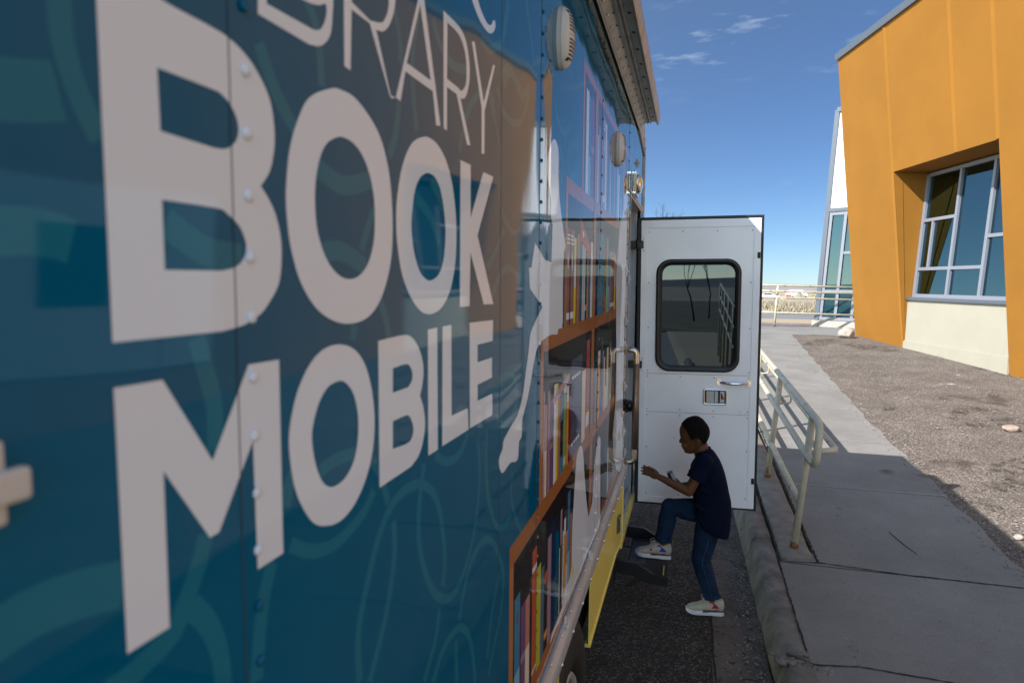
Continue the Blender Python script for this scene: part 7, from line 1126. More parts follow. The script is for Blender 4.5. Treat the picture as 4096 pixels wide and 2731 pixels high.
# the little red banner lying across the second shelf
b.add([(0.00033, 1.90 + 0.22, 2.135), (0.00033, 2.36, 2.085), (0.00033, 2.36, 2.125), (0.00033, 2.12, 2.205)], [[0, 1, 2, 3]], keys.index('salmonr'))
b.ell((0.00036, 2.19, 2.155), (0.00004, 0.018, 0.012), keys.index('white'), 14, 5)
b.build('banner_print', mats_b, bus, fix=False, facex=True)
b = MB()
# pale slanting book on the third shelf
b.add([(0.00033, 1.72, 1.672), (0.00033, 1.97, 1.712), (0.00033, 1.965, 1.735), (0.00033, 1.715, 1.695)], [[0, 1, 2, 3]], keys.index('pink'))
b.build('slanted_book_print', mats_b, bus, fix=False, facex=True)
for f in D['FIG']:
    b = MB(); b.flat(f, [], WX(0.0004)); b.build('silhouette_print', whitev, bus, fix=False, facex=True)
for tri in ([(2.065, 1.03), (2.10, 1.06), (2.075, 1.11)], [(2.66, 1.06), (2.70, 1.08), (2.675, 1.25)]):
    b = MB(); b.add([(0.00046, y, z) for y, z in tri], [[0, 1, 2]]); b.build('silhouette_accent', WM('yellow'), bus, fix=False, facex=True)

# rub rail with bolts, yellow skirt, wheel
b = MB()
prof = [(0.0, 0.982), (0.004, 0.982), (0.006, 0.966), (0.018, 0.955), (0.021, 0.945), (0.021, 0.912), (0.017, 0.902), (0.0, 0.900)]
b.loft([[(x, y, z) for x, z in prof] for y in (-3.4, 3.87)], 0, False)
b.box((0.021, -3.4, 0.926), (0.0225, 3.87, 0.931))
for y in [1.6 + 0.19 * i for i in range(12)]:
    b.ell((0.0215, y, 0.921), (0.005, 0.0075, 0.0075), 1, 12, 7)
for y in [1.55 + 0.155 * i for i in range(15)]:
    b.ell((0.008, y, 0.968), (0.0035, 0.005, 0.005), 1, 10, 6)
b.build('rub_rail', [M_alu, M_chrome], bus)
M_yel = mat('yellow_skirt_paint', (0.80, 0.66, 0.14), 0.4, var=0.05, vscale=6, coat=0.2, bump=0.1, bscale=90, spots=[((0.20, 0.16, 0.06), 18, 0.72)])
b = MB()
fr_ = lambda y, z, o: (o, y, z)
b.prism([(2.545, 0.905), (2.525, 0.78), (2.52, 0.575), (3.52, 0.555), (3.76, 0.505), (3.84, 0.50), (3.86, 0.905)], fr_, -0.006, -0.002)
b.prism([(-3.4, 0.905), (-3.4, 0.55), (1.84, 0.55), (1.86, 0.78), (1.92, 0.905)], fr_, -0.006, -0.002)
b.box((-0.022, 3.80, 0.468), (0.004, DY1 + 0.2, 0.508)); b.box((-0.008, 3.842, 0.508), (0.001, 3.862, 0.90))
b.prism([(2.52, 0.583), (3.52, 0.563), (3.78, 0.505), (3.78, 0.497), (3.52, 0.549), (2.52, 0.569)], fr_, -0.02, 0.004)
b.build('skirt_panel', M_yel, bus, bevel=0.0015)
b = MB(); b.box((-0.001, 3.872, 0.51), (0.002, 3.878, 0.96)); b.build('skirt_edge_trim', M_white, bus)
b = MB()
b.box((-0.002, 3.53, 0.655), (0.007, 3.585, 0.735)); b.box((0.007, 3.542, 0.66), (0.014, 3.572, 0.72)); b.tube([(0.008, 3.535, 0.738), (0.008, 3.60, 0.738)], 0.008, 8)
b.build('skirt_latch', mat('grey_latch', (0.13, 0.14, 0.13), 0.45, 0.6), bus, bevel=0.002)
wheel = MB()
wc = Vector((0, 2.13, 0.42)); rings = []
for x, r in ((-0.28, 0.30), (-0.275, 0.40), (-0.25, 0.418), (-0.04, 0.42), (-0.02, 0.405), (-0.008, 0.37), (-0.008, 0.30), (-0.022, 0.245), (-0.06, 0.24)):
    rings.append([wc + Vector((x, r * math.cos(t), r * math.sin(t))) for t in [2 * math.pi * k / 72 for k in range(72)]])
wheel.loft(rings, 0, True)
for k in range(72):   # tread blocks
    t = 2 * math.pi * k / 72
    for x0, x1, dt in ((-0.265, -0.19, 0.01), (-0.18, -0.11, 0.04), (-0.10, -0.03, 0.0)):
        ca, sa = math.cos(t + dt), math.sin(t + dt); ta = Vector((0, -sa, ca)) * 0.0125; ra = Vector((0, ca, sa))
        c0 = wc + ra * 0.412; c1 = wc + ra * 0.427
        vs = []
        for c_ in (c0, c1):
            for xx, sg in ((x0, -1), (x1, -1), (x1, 1), (x0, 1)): vs.append(c_ + Vector((xx, 0, 0)) + ta * sg)
        wheel.add(vs, [[0, 1, 2, 3], [4, 5, 6, 7], [0, 1, 5, 4], [1, 2, 6, 5], [2, 3, 7, 6], [3, 0, 4, 7]])
wroot = wheel.build('wheel', mat('tyre_rubber', (0.012, 0.012, 0.012), 0.7, var=0.3, vscale=20, bump=0.3, bscale=80), bus)
b = MB(); rings = []
for x, r in ((-0.03, 0.243), (-0.018, 0.232), (-0.03, 0.215), (-0.07, 0.19), (-0.08, 0.09), (-0.03, 0.08), (-0.025, 0.03)):
    rings.append([wc + Vector((x, r * math.cos(t), r * math.sin(t))) for t in [2 * math.pi * k / 40 for k in range(40)]])
b.loft(rings, 0, True)
for k in range(8):
    t = k * math.pi / 4; b.tube([wc + Vector((-0.08, 0.14 * math.cos(t), 0.14 * math.sin(t))), wc + Vector((-0.05, 0.14 * math.cos(t), 0.14 * math.sin(t)))], 0.014, 6)
b.build('rim', M_alu, wroot)

# gutter / awning moulding along the roof edge
b = MB()
prof = [(0.0, 2.956), (0.007, 2.945), (0.011, 2.948), (0.012, 2.960), (0.040, 2.990), (0.046, 2.992), (0.050, 2.983), (0.058, 2.983), (0.062, 2.993), (0.068, 2.985), (0.076, 2.985), (0.080, 2.995), (0.106, 2.992), (0.112, 2.975), (0.120, 2.972), (0.126, 2.985), (0.131, 3.02), (0.129, 3.06), (0.115, 3.09), (0.06, 3.115), (0.0, 3.121)]
b.loft([[(x, y, z) for x, z in prof] for y in (-3.4, 4.34)], 0, False)
b.prism([(4.341, 2.958), (4.341, 2.945), (FRONT - 0.02, 2.885), (FRONT - 0.02, 2.905)], fr_, 0.0, 0.009)
b.prism([(4.341, 3.06), (4.341, 2.995), (4.5, 2.975), (4.62, 2.94), (FRONT, 2.90), (FRONT, 3.1)], fr_, -0.02, 0.002)
for y in [1.9 + i * 0.125 for i in range(20)]:
    b.ell((0.020, y, 2.967), (0.006, 0.008, 0.005), 1, 8, 5); b.ell((0.036, y + 0.04, 2.986), (0.005, 0.008, 0.004), 2, 8, 5)
for y in [2.4 + i * 0.2 for i in range(10)]:
    b.ell((0.093, y, 2.9935), (0.008, 0.012, 0.003), 2, 8, 5)
b.build('roof_gutter', [mat('painted_gutter', (0.36, 0.36, 0.35), 0.4, 0.2, var=0.2, vscale=9, bump=0.2, spots=[((0.05, 0.045, 0.04), 30, 0.70)]), M_chrome, mat('dark_rivet', (0.04, 0.035, 0.03), 0.6)], bus)
# dirty drips of paint under the gutter, an uneven dark edge of the wrap
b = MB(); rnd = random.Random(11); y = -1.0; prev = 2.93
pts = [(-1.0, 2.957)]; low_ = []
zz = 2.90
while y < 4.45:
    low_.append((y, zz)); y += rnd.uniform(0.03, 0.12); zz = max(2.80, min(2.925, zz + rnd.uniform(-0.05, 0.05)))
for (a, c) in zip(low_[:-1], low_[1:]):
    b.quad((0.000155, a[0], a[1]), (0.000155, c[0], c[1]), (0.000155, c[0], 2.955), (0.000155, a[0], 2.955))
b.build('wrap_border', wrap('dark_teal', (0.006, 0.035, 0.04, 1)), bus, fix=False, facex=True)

# two oval louvred covers
VP = [(1.0, 0.009), (0.965, 0.013), (0.90, 0.021), (0.78, 0.028), (0.6, 0.033), (0.35, 0.0360), (0.0, 0.037)]
def vsurf(k):
    for (a, c) in zip(VP[:-1], VP[1:]):
        if c[0] <= k <= a[0]: return c[1] + (a[1] - c[1]) * (k - c[0]) / (a[0] - c[0])
    return 0.009
M_groove = mat('cover_groove', (0.22, 0.22, 0.21), 0.5)
for (cy, cz, sc) in ((1.742, 2.618, 1.0), (3.16, 2.610, 1.02)):
    b = MB(); RY, RZ = 0.047 * sc, 0.078 * sc
    ring = lambda x, k: [(x, cy + RY * k * math.cos(t), cz + RZ * k * math.sin(t)) for t in [2 * math.pi * q / 48 for q in range(48)]]
    b.loft([ring(0.0, 1.0), ring(0.009, 1.0)], 0, True, False)
    b.loft([ring(x, k) for k, x in VP[:-1]] + [ring(0.037, 0.05)], 0, True)
    def slot(y0, y1, z, hz, mi):   # a dark slot laid on the domed face
        n = 6; top_, bot = [], []
        for i in range(n + 1):
            y = y0 + (y1 - y0) * i / n
            for lst, zz in ((top_, z + hz), (bot, z - hz)):
                k = math.hypot((y - cy) / RY, (zz - cz) / RZ); lst.append((vsurf(k) + 0.0012, y, zz))
        for i in range(n): b.quad(top_[i], top_[i + 1], bot[i + 1], bot[i], mi)
    for q in range(6):
        for sgn in (1, -1):
            z = cz + sgn * (0.012 + q * 0.0088); h = math.sqrt(max(0, 0.9 - ((z - cz) / RZ) ** 2))
            if h > 0.3: slot(cy - RY * h * 0.72, cy + RY * h * 0.3, z, 0.0021, 1)
    slot(cy - RY * 0.93, cy + RY * 0.93, cz, 0.0009, 2)
    for z in (cz + 0.058 * sc, cz - 0.058 * sc): slot(cy - 0.024, cy - 0.015, z, 0.004, 1)
    b.build('vent_cover', [M_offwhite, M_black, M_groove], bus)

# chrome lamp over the doorway
b = MB()
b.box((0.0, 3.93, 2.505), (0.028, 4.12, 2.635), 0)
rings = []
for x, k in ((0.028, 1.0), (0.040, 0.93), (0.050, 0.75), (0.056, 0.4)):
    rings.append([(x, 4.02 + 0.085 * k * math.cos(t) * 1.0, 2.57 + 0.058 * k * math.sin(t)) for t in [2 * math.pi * q / 28 for q in range(28)]])
b.loft(rings, 0, True)
b.box((0.004, 3.925, 2.52), (0.012, 3.9305, 2.62), 1); b.box((0.014, 3.924, 2.52), (0.026, 3.9305, 2.62), 2)  # black and cream strips imitate reflections in the chrome side
b.build('doorway_lamp', [M_chrome, M_black, mat('lamp_cream_reflection', (0.7, 0.65, 0.5), 0.25)], bus, bevel=0.004)

# steel grab handle by the doorway
b = MB()
b.tube(bend_pts([(0.0, 3.80, 1.625), (0.062, 3.80, 1.625), (0.062, 3.80, 0.985), (0.0, 3.80, 0.985)], 0.045, 8), 0.0165, 18)
hh = b.build('grab_handle', M_steel, bus)
for z in (1.625, 0.985): b = MB(); b.box((0.0018, 3.765, z - 0.026), (0.008, 3.835, z + 0.026)); b.build('handle_flange', M_alu, hh, bevel=0.004)
b = MB(); b.tube([(0.062, 3.80, 1.55), (0.062, 3.80, 1.06)], 0.0178, 18); b.build('handle_grip', mat('grip_brown_reflection', (0.20, 0.155, 0.115), 0.3, 0.7, var=0.2, vscale=10), hh)  # brown colour imitates the bronze reflection along the grip
# small black side camera
b = MB()
b.box((0.001, 3.815, 1.265), (0.022, 3.865, 1.335)); b.ell((0.026, 3.84, 1.30), (0.030, 0.034, 0.034), 0, 20, 12); b.tube([(0.045, 3.815, 1.30), (0.05, 3.80, 1.298)], [0.014, 0.012], 16, 1)
b.build('side_camera', [mat('camera_plastic', (0.009, 0.009, 0.01), 0.3), mat('camera_lens', (0.003, 0.003, 0.004), 0.05)], bus, bevel=0.004)
# little plus-shaped white clips
M_clip = mat('clip_plastic', (0.60, 0.58, 0.55), 0.4)
for (y, z) in ((3.70, 2.062), (3.83, 2.02), (3.72, 1.791), (3.73, 1.428), (3.60, 1.305), (3.50, 1.199), (3.74, 1.172), (3.835, 1.03), (3.77, 0.955), (2.433, 0.974), (1.926, 0.970), (3.72, 2.377), (4.30, 2.74)):
    b = MB(); b.box((0.002, y - 0.008, z - 0.024), (0.010, y + 0.008, z + 0.024)); b.box((0.010, y - 0.011, z - 0.007), (0.018, y + 0.011, z + 0.007)); b.build('clip', M_clip, bus, bevel=0.002)
b = MB(); b.box((0.002, 0.236, 1.874), (0.008, 0.257, 1.919)); b.box((0.006, 0.236, 1.886), (0.014, 0.266, 1.904)); b.build('clip', M_clip, bus, bevel=0.003)

# folding entry step
st = empty('entry_step', (0, 0, 0)); st.parent = bus
b = MB(); b.box((0.02, 3.885, 0.276), (0.262, 4.44, 0.298)); b.box((0.256, 3.89, 0.262), (0.268, 4.435, 0.296)); b.build('tread', mat('step_tread', (0.014, 0.014, 0.015), 0.55, bump=0.8, bscale=260, bdist=0.001, var=0.3, vscale=30), st, bevel=0.002)
b = MB(); b.box((0.03, 4.02, 0.2981), (0.125, 4.38, 0.2995)); b.build('worn_sky_patch', mat('worn_steel_sky_tint', (0.06, 0.075, 0.11), 0.35, 0.5, var=0.4, vscale=30), st)  # worn area of the tread; its blue tint imitates reflected sky
b = MB(); b.box((0.236, 3.895, 0.2981), (0.243, 4.03, 0.2996)); b.build('edge_stripe', mat('stripe_yellow', (0.55, 0.45, 0.03), 0.6), st)
for y in (3.86, 4.445):
    b = MB()
    b.prism([(-0.12, 0.372), (0.095, 0.366), (0.15, 0.335), (0.185, 0.312), (0.268, 0.302), (0.268, 0.245), (0.15, 0.250), (0.06, 0.29), (-0.12, 0.30)], lambda a, c, q: (a, q, c), y, y + 0.02)
    b.tube(bend_pts([(-0.05, y + 0.03, 0.33), (-0.045, y + 0.03, 0.222), (0.04, y + 0.03, 0.215), (0.11, y + 0.03, 0.26)], 0.02), 0.010, 8)
    b.build('step_bracket', M_blackpaint, st, bevel=0.003)
b = MB(); b.box((-0.12, 3.9, 0.24), (-0.08, 4.42, 0.47)); b.box((-0.13, 3.84, 0.30), (-0.03, 3.90, 0.50)); b.build('step_mount', M_blackpaint, st, bevel=0.003)

# the open door
DO = Vector((0.030, 4.62, 0.482)); DA = Vector((0.9993, 0.030, 0.011)).normalized(); DH = Vector((-0.011, 0, 1)).normalized(); DN = DA.cross(DH)
if DN.y > 0: DN = -DN
def Dp(a, h, o): return DO + DA * a + DH * h + DN * o
DW, DHH = 0.770, 1.943
door = empty('door', (0, 0, 0)); door.parent = bus
b = MB(); b.box((0.004, 0.01, -0.036), (DW - 0.004, DHH - 0.008, 0.0), 0, Dp)
for (a0, a1, h0, h1) in ((0.0045, 0.047, 0.0105, DHH - 0.0085), (DW - 0.047, DW - 0.0045, 0.0105, DHH - 0.0085), (0.047, DW - 0.047, DHH - 0.060, DHH - 0.0085), (0.047, DW - 0.047, 0.0105, 0.052)):
    b.box((a0, h0, 0.0), (a1, h1, 0.004), 0, Dp)
b.build('door_leaf', M_white, door, bevel=0.0012)
b = MB()
M_sg = 0
for (a0, h0, a1, h1) in ((0.049, 0.905, DW - 0.049, 0.9075), (0.049, 0.642, DW - 0.049, 0.6442)): b.box((a0, h0, 0.0), (a1, h1, 0.0008), 0, Dp)
b.build('sheet_seam', mat('seam_grey', (0.22, 0.22, 0.23), 0.6), door)
M_scuff = mat('scuff_mark', (0.16, 0.16, 0.17), 0.7)
for pts in ([(0.238, 0.475), (0.243, 0.468), (0.244, 0.458)], [(0.655, 0.675), (0.668, 0.655), (0.676, 0.648)], [(0.10, 0.20), (0.13, 0.195)], [(0.50, 0.13), (0.53, 0.15)]):
    b = MB(); b.tube([Dp(a, h, 0.0) for a, h in pts], [0.0006, 0.0011, 0.0005], 5); b.build('scuff', M_scuff, door)
b = MB()
for i in range(4):
    a = 0.058 + i * (DW - 0.116) / 3
    for h in (0.927, 0.888, 0.664, 0.623, 0.075, DHH - 0.085):
        b = MB(); b.ell(Dp(a, h, 0.001), (0.005, 0.003, 0.005), 0, 10, 6); b.build('rivet', M_alu, door)
for a in (0.058, DW - 0.058):
    for h in (0.40, 1.22, 1.52): b = MB(); b.ell(Dp(a, h, 0.001), (0.005, 0.003, 0.005), 0, 10, 6); b.build('rivet', M_alu, door)
b = MB()
b.box((-0.020, -0.004, -0.045), (0.0035, DHH + 0.012, -0.004), 0, Dp); b.box((DW - 0.0035, -0.004, -0.045), (DW + 0.012, DHH + 0.012, 0.001), 0, Dp)
b.box((0.0035, DHH - 0.0075, -0.045), (DW - 0.0035, DHH + 0.012, -0.001), 0, Dp); b.box((0.0035, -0.004, -0.045), (DW - 0.0035, 0.0095, -0.002), 0, Dp)
b.build('rubber_edge', M_black, door, bevel=0.004)
def rrect(a0, a1, h0, h1, r, n=9):
    pts = []
    for (cx, cy, t0) in ((a1 - r, h1 - r, 0), (a0 + r, h1 - r, 90), (a0 + r, h0 + r, 180), (a1 - r, h0 + r, 270)):
        for i in range(n + 1):
            t = R(t0 + 90 * i / n); pts.append((cx + r * math.cos(t), cy + r * math.sin(t)))
    return pts
wa0, wa1, wh0, wh1 = 0.106, 0.652, 0.924, 1.676
b = MB(); rings = []
for inset, o, rr in ((0.0, 0.0, 0.095), (0.001, 0.012, 0.094), (0.008, 0.018, 0.088), (0.022, 0.018, 0.076), (0.026, 0.013, 0.073), (0.036, 0.013, 0.066), (0.040, 0.006, 0.062), (0.042, -0.012, 0.06)):
    rings.append([Dp(a, h, o) for a, h in rrect(wa0 + inset, wa1 - inset, wh0 + inset, wh1 - inset, rr)])
b.loft(rings, 0, True, False); wfr = b.build('window_frame', mat('window_rubber', (0.008, 0.008, 0.009), 0.42), door)
b = MB(); b.flat(rrect(wa0 + 0.041, wa1 - 0.041, wh0 + 0.041, wh1 - 0.041, 0.06), [], lambda a, h: Dp(a, h, 0.0025)); b.build('window_glass', M_glass_d, wfr, fix=False)
# pull handle, paddle latch, catches, hinges
b = MB()
hpts = [(0.535, 0.858, 0.008), (0.55, 0.858, 0.022), (0.60, 0.855, 0.034), (0.65, 0.855, 0.034), (0.69, 0.858, 0.022), (0.705, 0.858, 0.008)]
b.tube([Dp(*p) for p in hpts], [0.009, 0.009, 0.011, 0.011, 0.009, 0.009], 12)
for a in (0.525, 0.715):
    b.prism([(a - 0.014, 0.858), (a - 0.008, 0.880), (a + 0.008, 0.880), (a + 0.014, 0.858), (a + 0.008, 0.836), (a - 0.008, 0.836)], Dp, 0.0, 0.007)
    for h in (0.871, 0.845): b.ell(Dp(a, h, 0.007), (0.0042, 0.004, 0.0042), 1, 8, 5)
b.build('pull_handle', [M_chrome, M_black], door)
la0, la1, lh0, lh1 = 0.425, 0.580, 0.705, 0.815
b = MB(); rings = []
for inset, o, rr in ((0.0, 0.0, 0.014), (0.001, 0.008, 0.013), (0.006, 0.012, 0.010), (0.011, 0.010, 0.007), (0.013, 0.003, 0.005)):
    rings.append([Dp(a, h, o) for a, h in rrect(la0 + inset, la1 - inset, lh0 + inset, lh1 - inset, rr, 5)])
b.loft(rings, 0, True, False)
b.box((la0 + 0.013, lh0 + 0.013, 0.001), (la1 - 0.013, lh1 - 0.013, 0.002), 1, Dp)
b.box((la0 + 0.022, lh0 + 0.016, 0.002), (la0 + 0.07, lh1 - 0.016, 0.009), 2, Dp); b.box((la0 + 0.075, lh0 + 0.016, 0.002), (la0 + 0.096, lh1 - 0.016, 0.004), 2, Dp)
b.box((la0 + 0.11, lh0 + 0.016, 0.002), (la1 - 0.018, lh1 - 0.016, 0.004), 2, Dp)
lt = b.build('latch', [M_chrome, M_black, M_alu], door)
b = MB(); b.tube([Dp(la0 + 0.118, lh0 + 0.078, 0.008), Dp(la0 + 0.126, lh0 + 0.042, 0.008)], [0.004, 0.009], 10); b.build('red_lever', mat('red_plastic', (0.28, 0.008, 0.01), 0.35), lt)
for h in (1.695, 0.20):
    b = MB(); b.box((DW - 0.024, h - 0.02, 0.003), (DW - 0.006, h + 0.02, 0.008), 0, Dp); b.box((DW - 0.020, h - 0.012, 0.006), (DW - 0.010, h + 0.012, 0.014), 0, Dp); b.build('edge_catch', M_black, door, bevel=0.002)
for h in (1.775, 0.965):
    b = MB()
    b.box((-0.095, h - 0.026, -0.012), (0.02, h + 0.026, 0.012), 0, Dp); b.tube([Dp(-0.02, h - 0.03, 0.006), Dp(-0.02, h + 0.03, 0.006)], 0.013, 12)
    for dh in (-0.042, 0.042): b.ell(Dp(0.024, h + dh, 0.004), (0.007, 0.006, 0.007), 1, 10, 6)
    b.build('hinge', [M_blackpaint, M_chrome], door, bevel=0.003)
tag(bus, 'teal library bookmobile with big white lettering, printed bookshelves and its white side door open', 'bus')
# ------------------------------------------------------------------ the boy stepping up into the bus
J = {k: Vector(v) for k, v in D['BOY'].items()}
boy = empty('person', (0.50, 4.12, 0.0))
def hold(o):
    o.parent = boy; o.matrix_parent_inverse = Matrix.Translation(-boy.location); return o
YC = 4.12
M_skin = mat('skin_brown', (0.10, 0.040, 0.017), 0.6, spec=0.3, var=0.1, vscale=25, bump=0.15, bscale=300, bdist=0.0008)
M_hair = mat('black_hair', (0.004, 0.0035, 0.003), 0.9, spec=0.15, bump=1.0, bscale=420, bdist=0.003)
M_shirt = mat('navy_shirt', (0.0015, 0.0048, 0.018), 0.9, spec=0.12, var=0.15, vscale=40, bump=0.35, bscale=16, bdist=0.012)
M_jean = mat('blue_denim', (0.004, 0.013, 0.036), 0.9, spec=0.15, col2=(0.010, 0.030, 0.070), vscale=18, bump=0.5, bscale=22, bdist=0.010)

def cap(mb, p0, r0, p1, r1, seg=16):
    p0, p1 = Vector(p0), Vector(p1); n = 5
    mb.tube([p0.lerp(p1, i / n) for i in range(n + 1)], [r0 + (r1 - r0) * i / n for i in range(n + 1)], seg)
    mb.ell(p0, (r0,) * 3, 0, seg, 8); mb.ell(p1, (r1,) * 3, 0, seg, 8)

# head outline in profile: height, front x, back x, half width
HP = [(0.981, 0.348, 0.386, 0.022), (0.990, 0.337, 0.400, 0.036), (1.004, 0.330, 0.414, 0.046), (1.020, 0.3265, 0.432, 0.053), (1.035, 0.324, 0.448, 0.0575), (1.050, 0.320, 0.459, 0.062),
      (1.066, 0.3175, 0.466, 0.066), (1.082, 0.3105, 0.472, 0.069), (1.10, 0.3055, 0.477, 0.0715), (1.12, 0.3045, 0.4775, 0.073), (1.14, 0.309, 0.473, 0.0715), (1.158, 0.318, 0.463, 0.066), (1.175, 0.332, 0.450, 0.057), (1.19, 0.352, 0.433, 0.042), (1.200, 0.374, 0.416, 0.024), (1.2045, 0.388, 0.404, 0.010)]
def head_ring(z, xf, xb, hw, off=None, n=40):
    c = (xf + xb) / 2 + 0.006; ring = []
    for i in range(n):
        t = 2 * math.pi * i / n
        ax = (c - xf) if math.cos(t) > 0 else (xb - c)
        px = c - ax * math.copysign(abs(math.cos(t)) ** 0.9, math.cos(t)); py = hw * math.copysign(abs(math.sin(t)) ** 0.85, math.sin(t))
        if off:
            o = off(px, z, py); L = math.hypot(px - c, py) + 1e-6
            px += (px - c) / L * o; py += py / L * o
        ring.append((px, YC + py, z))
    return ring
body = MB()
body.loft([head_ring(*h) for h in HP], 0, True)
# nose, lips, brow, chin, cheeks, ears
body.ell((0.3125, YC, 1.046), (0.0085, 0.0125, 0.0085)); cap(body, (0.3185, YC, 1.072), 0.006, (0.3115, YC, 1.049), 0.0078)
for s in (-1, 1):
    body.ell((0.3195, YC + s * 0.010, 1.044), (0.007, 0.007, 0.006))
    body.ell((0.3185, YC + s * 0.022, 1.084), (0.009, 0.018, 0.006)); body.ell((0.338, YC + s * 0.033, 1.035), (0.018, 0.020, 0.020))
    rm = Matrix.Rotation(0.30 * s, 3, 'Z')
    body.ell((0.414, YC + s * 0.070, 1.064), (0.013, 0.0065, 0.021), 0, 14, 9, rm); body.ell((0.418, YC + s * 0.075, 1.070), (0.012, 0.005, 0.014), 0, 12, 8, rm)
    body.ell((0.409, YC + s * 0.068, 1.047), (0.007, 0.006, 0.008))
body.ell((0.3235, YC, 1.0255), (0.0085, 0.018, 0.0055)); body.ell((0.3290, YC, 1.0115), (0.0085, 0.016, 0.0055)); body.ell((0.350, YC, 0.9905), (0.014, 0.018, 0.012))
# neck and trunk under the shirt
cap(body, (0.418, YC, 1.05), 0.046, (0.452, YC, 0.955), 0.048)
cap(body, (0.465, YC, 0.92), 0.07, (0.50, YC, 0.66), 0.085)
for s, k in ((-1, 'lsh'), (1, 'rsh')): cap(body, (0.46, YC, 0.93), 0.05, J[k], 0.04)
# arms
def lerp(a, b_, t): return J[a].lerp(J[b_], t)
for sh, el, wr in (('lsh', 'lel', 'lwr'), ('rsh', 'rel', 'rwr')):
    cap(body, J[sh], 0.034, J[el], 0.0285); cap(body, J[el], 0.0285, lerp(el, wr, 0.35), 0.0275); cap(body, lerp(el, wr, 0.35), 0.0275, J[wr], 0.0185)
# legs under the jeans down to the ankles
for h, k, a in (('lhip', 'lkne', 'lank'), ('rhip', 'rkne', 'rank')):
    cap(body, J[h], 0.055, J[k], 0.036); cap(body, J[k], 0.036, J[a], 0.024); cap(body, J[a], 0.024, J[a] + Vector((0, 0, -0.045)), 0.022)
# left hand: palm seen from its back, four fingers reaching forward, thumb below
def hand(wr, kn, up, fingers, thumb, th=0.011):
    d = (kn - wr).normalized(); side = (up - d * up.dot(d)).normalized(); nrm = d.cross(side)
    rm = Matrix((d, side, nrm)).transposed()
    body.ell(wr.lerp(kn, 0.55), ((kn - wr).length * 0.62, 0.027, th), 0, 16, 10, rm)
    cap(body, wr, 0.0175, wr.lerp(kn, 0.4), 0.0165)
    for (so, bend, L, r, spread) in fingers:
        p = kn - d * 0.006 + side * so; dd = (d + side * spread).normalized()
        for q, (k, b_) in enumerate(((0.45, 0.4), (0.32, 0.9), (0.23, 1.1))):
            e = p + (dd * math.cos(bend * b_) + nrm * math.sin(bend * b_)).normalized() * L * k
            cap(body, p, r * (1 - 0.08 * q), e, r * (1 - 0.08 * (q + 1)), 10); p = e
    p = wr.lerp(kn, thumb[0]) + side * thumb[1]
    for (v, r) in thumb[2]:
        e = p + d * v[0] + side * v[1] + nrm * v[2]; cap(body, p, r, e, r * 0.88, 10); p = e
lw, lk = J['lwr'], J['lkn']
hand(lw, lk, Vector((0.25, 0.35, 1)), [(0.0180, -0.06, 0.058, 0.0070, 0.03), (0.0065, 0.0, 0.063, 0.0072, -0.04), (-0.0060, 0.05, 0.059, 0.0069, -0.12), (-0.0175, 0.12, 0.048, 0.0062, -0.22)],
     (0.35, 0.020, [((0.030, 0.006, -0.010), 0.0085), ((0.028, -0.002, -0.006), 0.0075)]))
# right hand closed on the little box
rw, rk = J['rwr'], J['rhd']
hand(rw, rk, Vector((0, 0.4, 1)), [(0.018, 0.75, 0.055, 0.0066, 0.0), (0.006, 0.8, 0.060, 0.0068, -0.02), (-0.006, 0.85, 0.056, 0.0066, -0.04), (-0.017, 0.9, 0.046, 0.0060, -0.06)],
     (0.4, 0.018, [((0.016, 0.014, 0.010), 0.0082), ((0.020, 0.002, 0.012), 0.0072)]))
hold(fuse(body, 'body', M_skin, None, 0.0032, 3, 0.5))
# eyes and brows
b = MB()
M_brow = mat('eyebrow_hair', (0.005, 0.004, 0.003), 0.9)
M_eye = mat('eye_dark', (0.02, 0.015, 0.012), 0.15)
for s in (-1, 1): b = MB(); b.ell((0.3225, YC + s * 0.0235, 1.0665), (0.0050, 0.0095, 0.0042), 0, 12, 8); hold(b.build('eye', M_eye))
for s in (-1, 1): b = MB(); b.tube([(0.3110, YC + s * 0.012, 1.086), (0.3105, YC + s * 0.024, 1.0885), (0.3165, YC + s * 0.038, 1.084)], [0.0022, 0.0028, 0.0015], 7); hold(b.build('eyebrow', M_brow))
# short cropped hair: thick on top, fading to nothing at the hairline
def hl(x):
    pts = [(0.29, 1.162), (0.318, 1.152), (0.340, 1.128), (0.362, 1.092), (0.372, 1.070), (0.392, 1.072), (0.404, 1.088), (0.430, 1.070), (0.445, 1.042), (0.52, 1.030)]
    for (a, c) in zip(pts[:-1], pts[1:]):
        if a[0] <= x <= c[0]: return a[1] + (c[1] - a[1]) * (x - a[0]) / (c[0] - a[0])
    return 1.03
def hoff(x, z, y):
    t = max(0, min(1, (z - hl(x) + 0.006 + 0.003 * math.sin(z * 900 + y * 700)) / 0.016)); return 0.0012 + 0.0030 * t * t * (3 - 2 * t)
rings = []
HQ = []
for i in range(len(HP) - 1):
    for k in range(4):
        HQ.append(tuple(HP[i][q] + (HP[i + 1][q] - HP[i][q]) * k / 4 for q in range(4)))
HQ.append(HP[-1])
for h in HQ:
    if h[0] > 1.0: rings.append(head_ring(h[0] + (0.0035 if h[0] > 1.18 else 0), *h[1:], off=hoff, n=80))
b = MB(); b.loft(rings, 0, True); ho = hold(b.build('hair', M_hair))
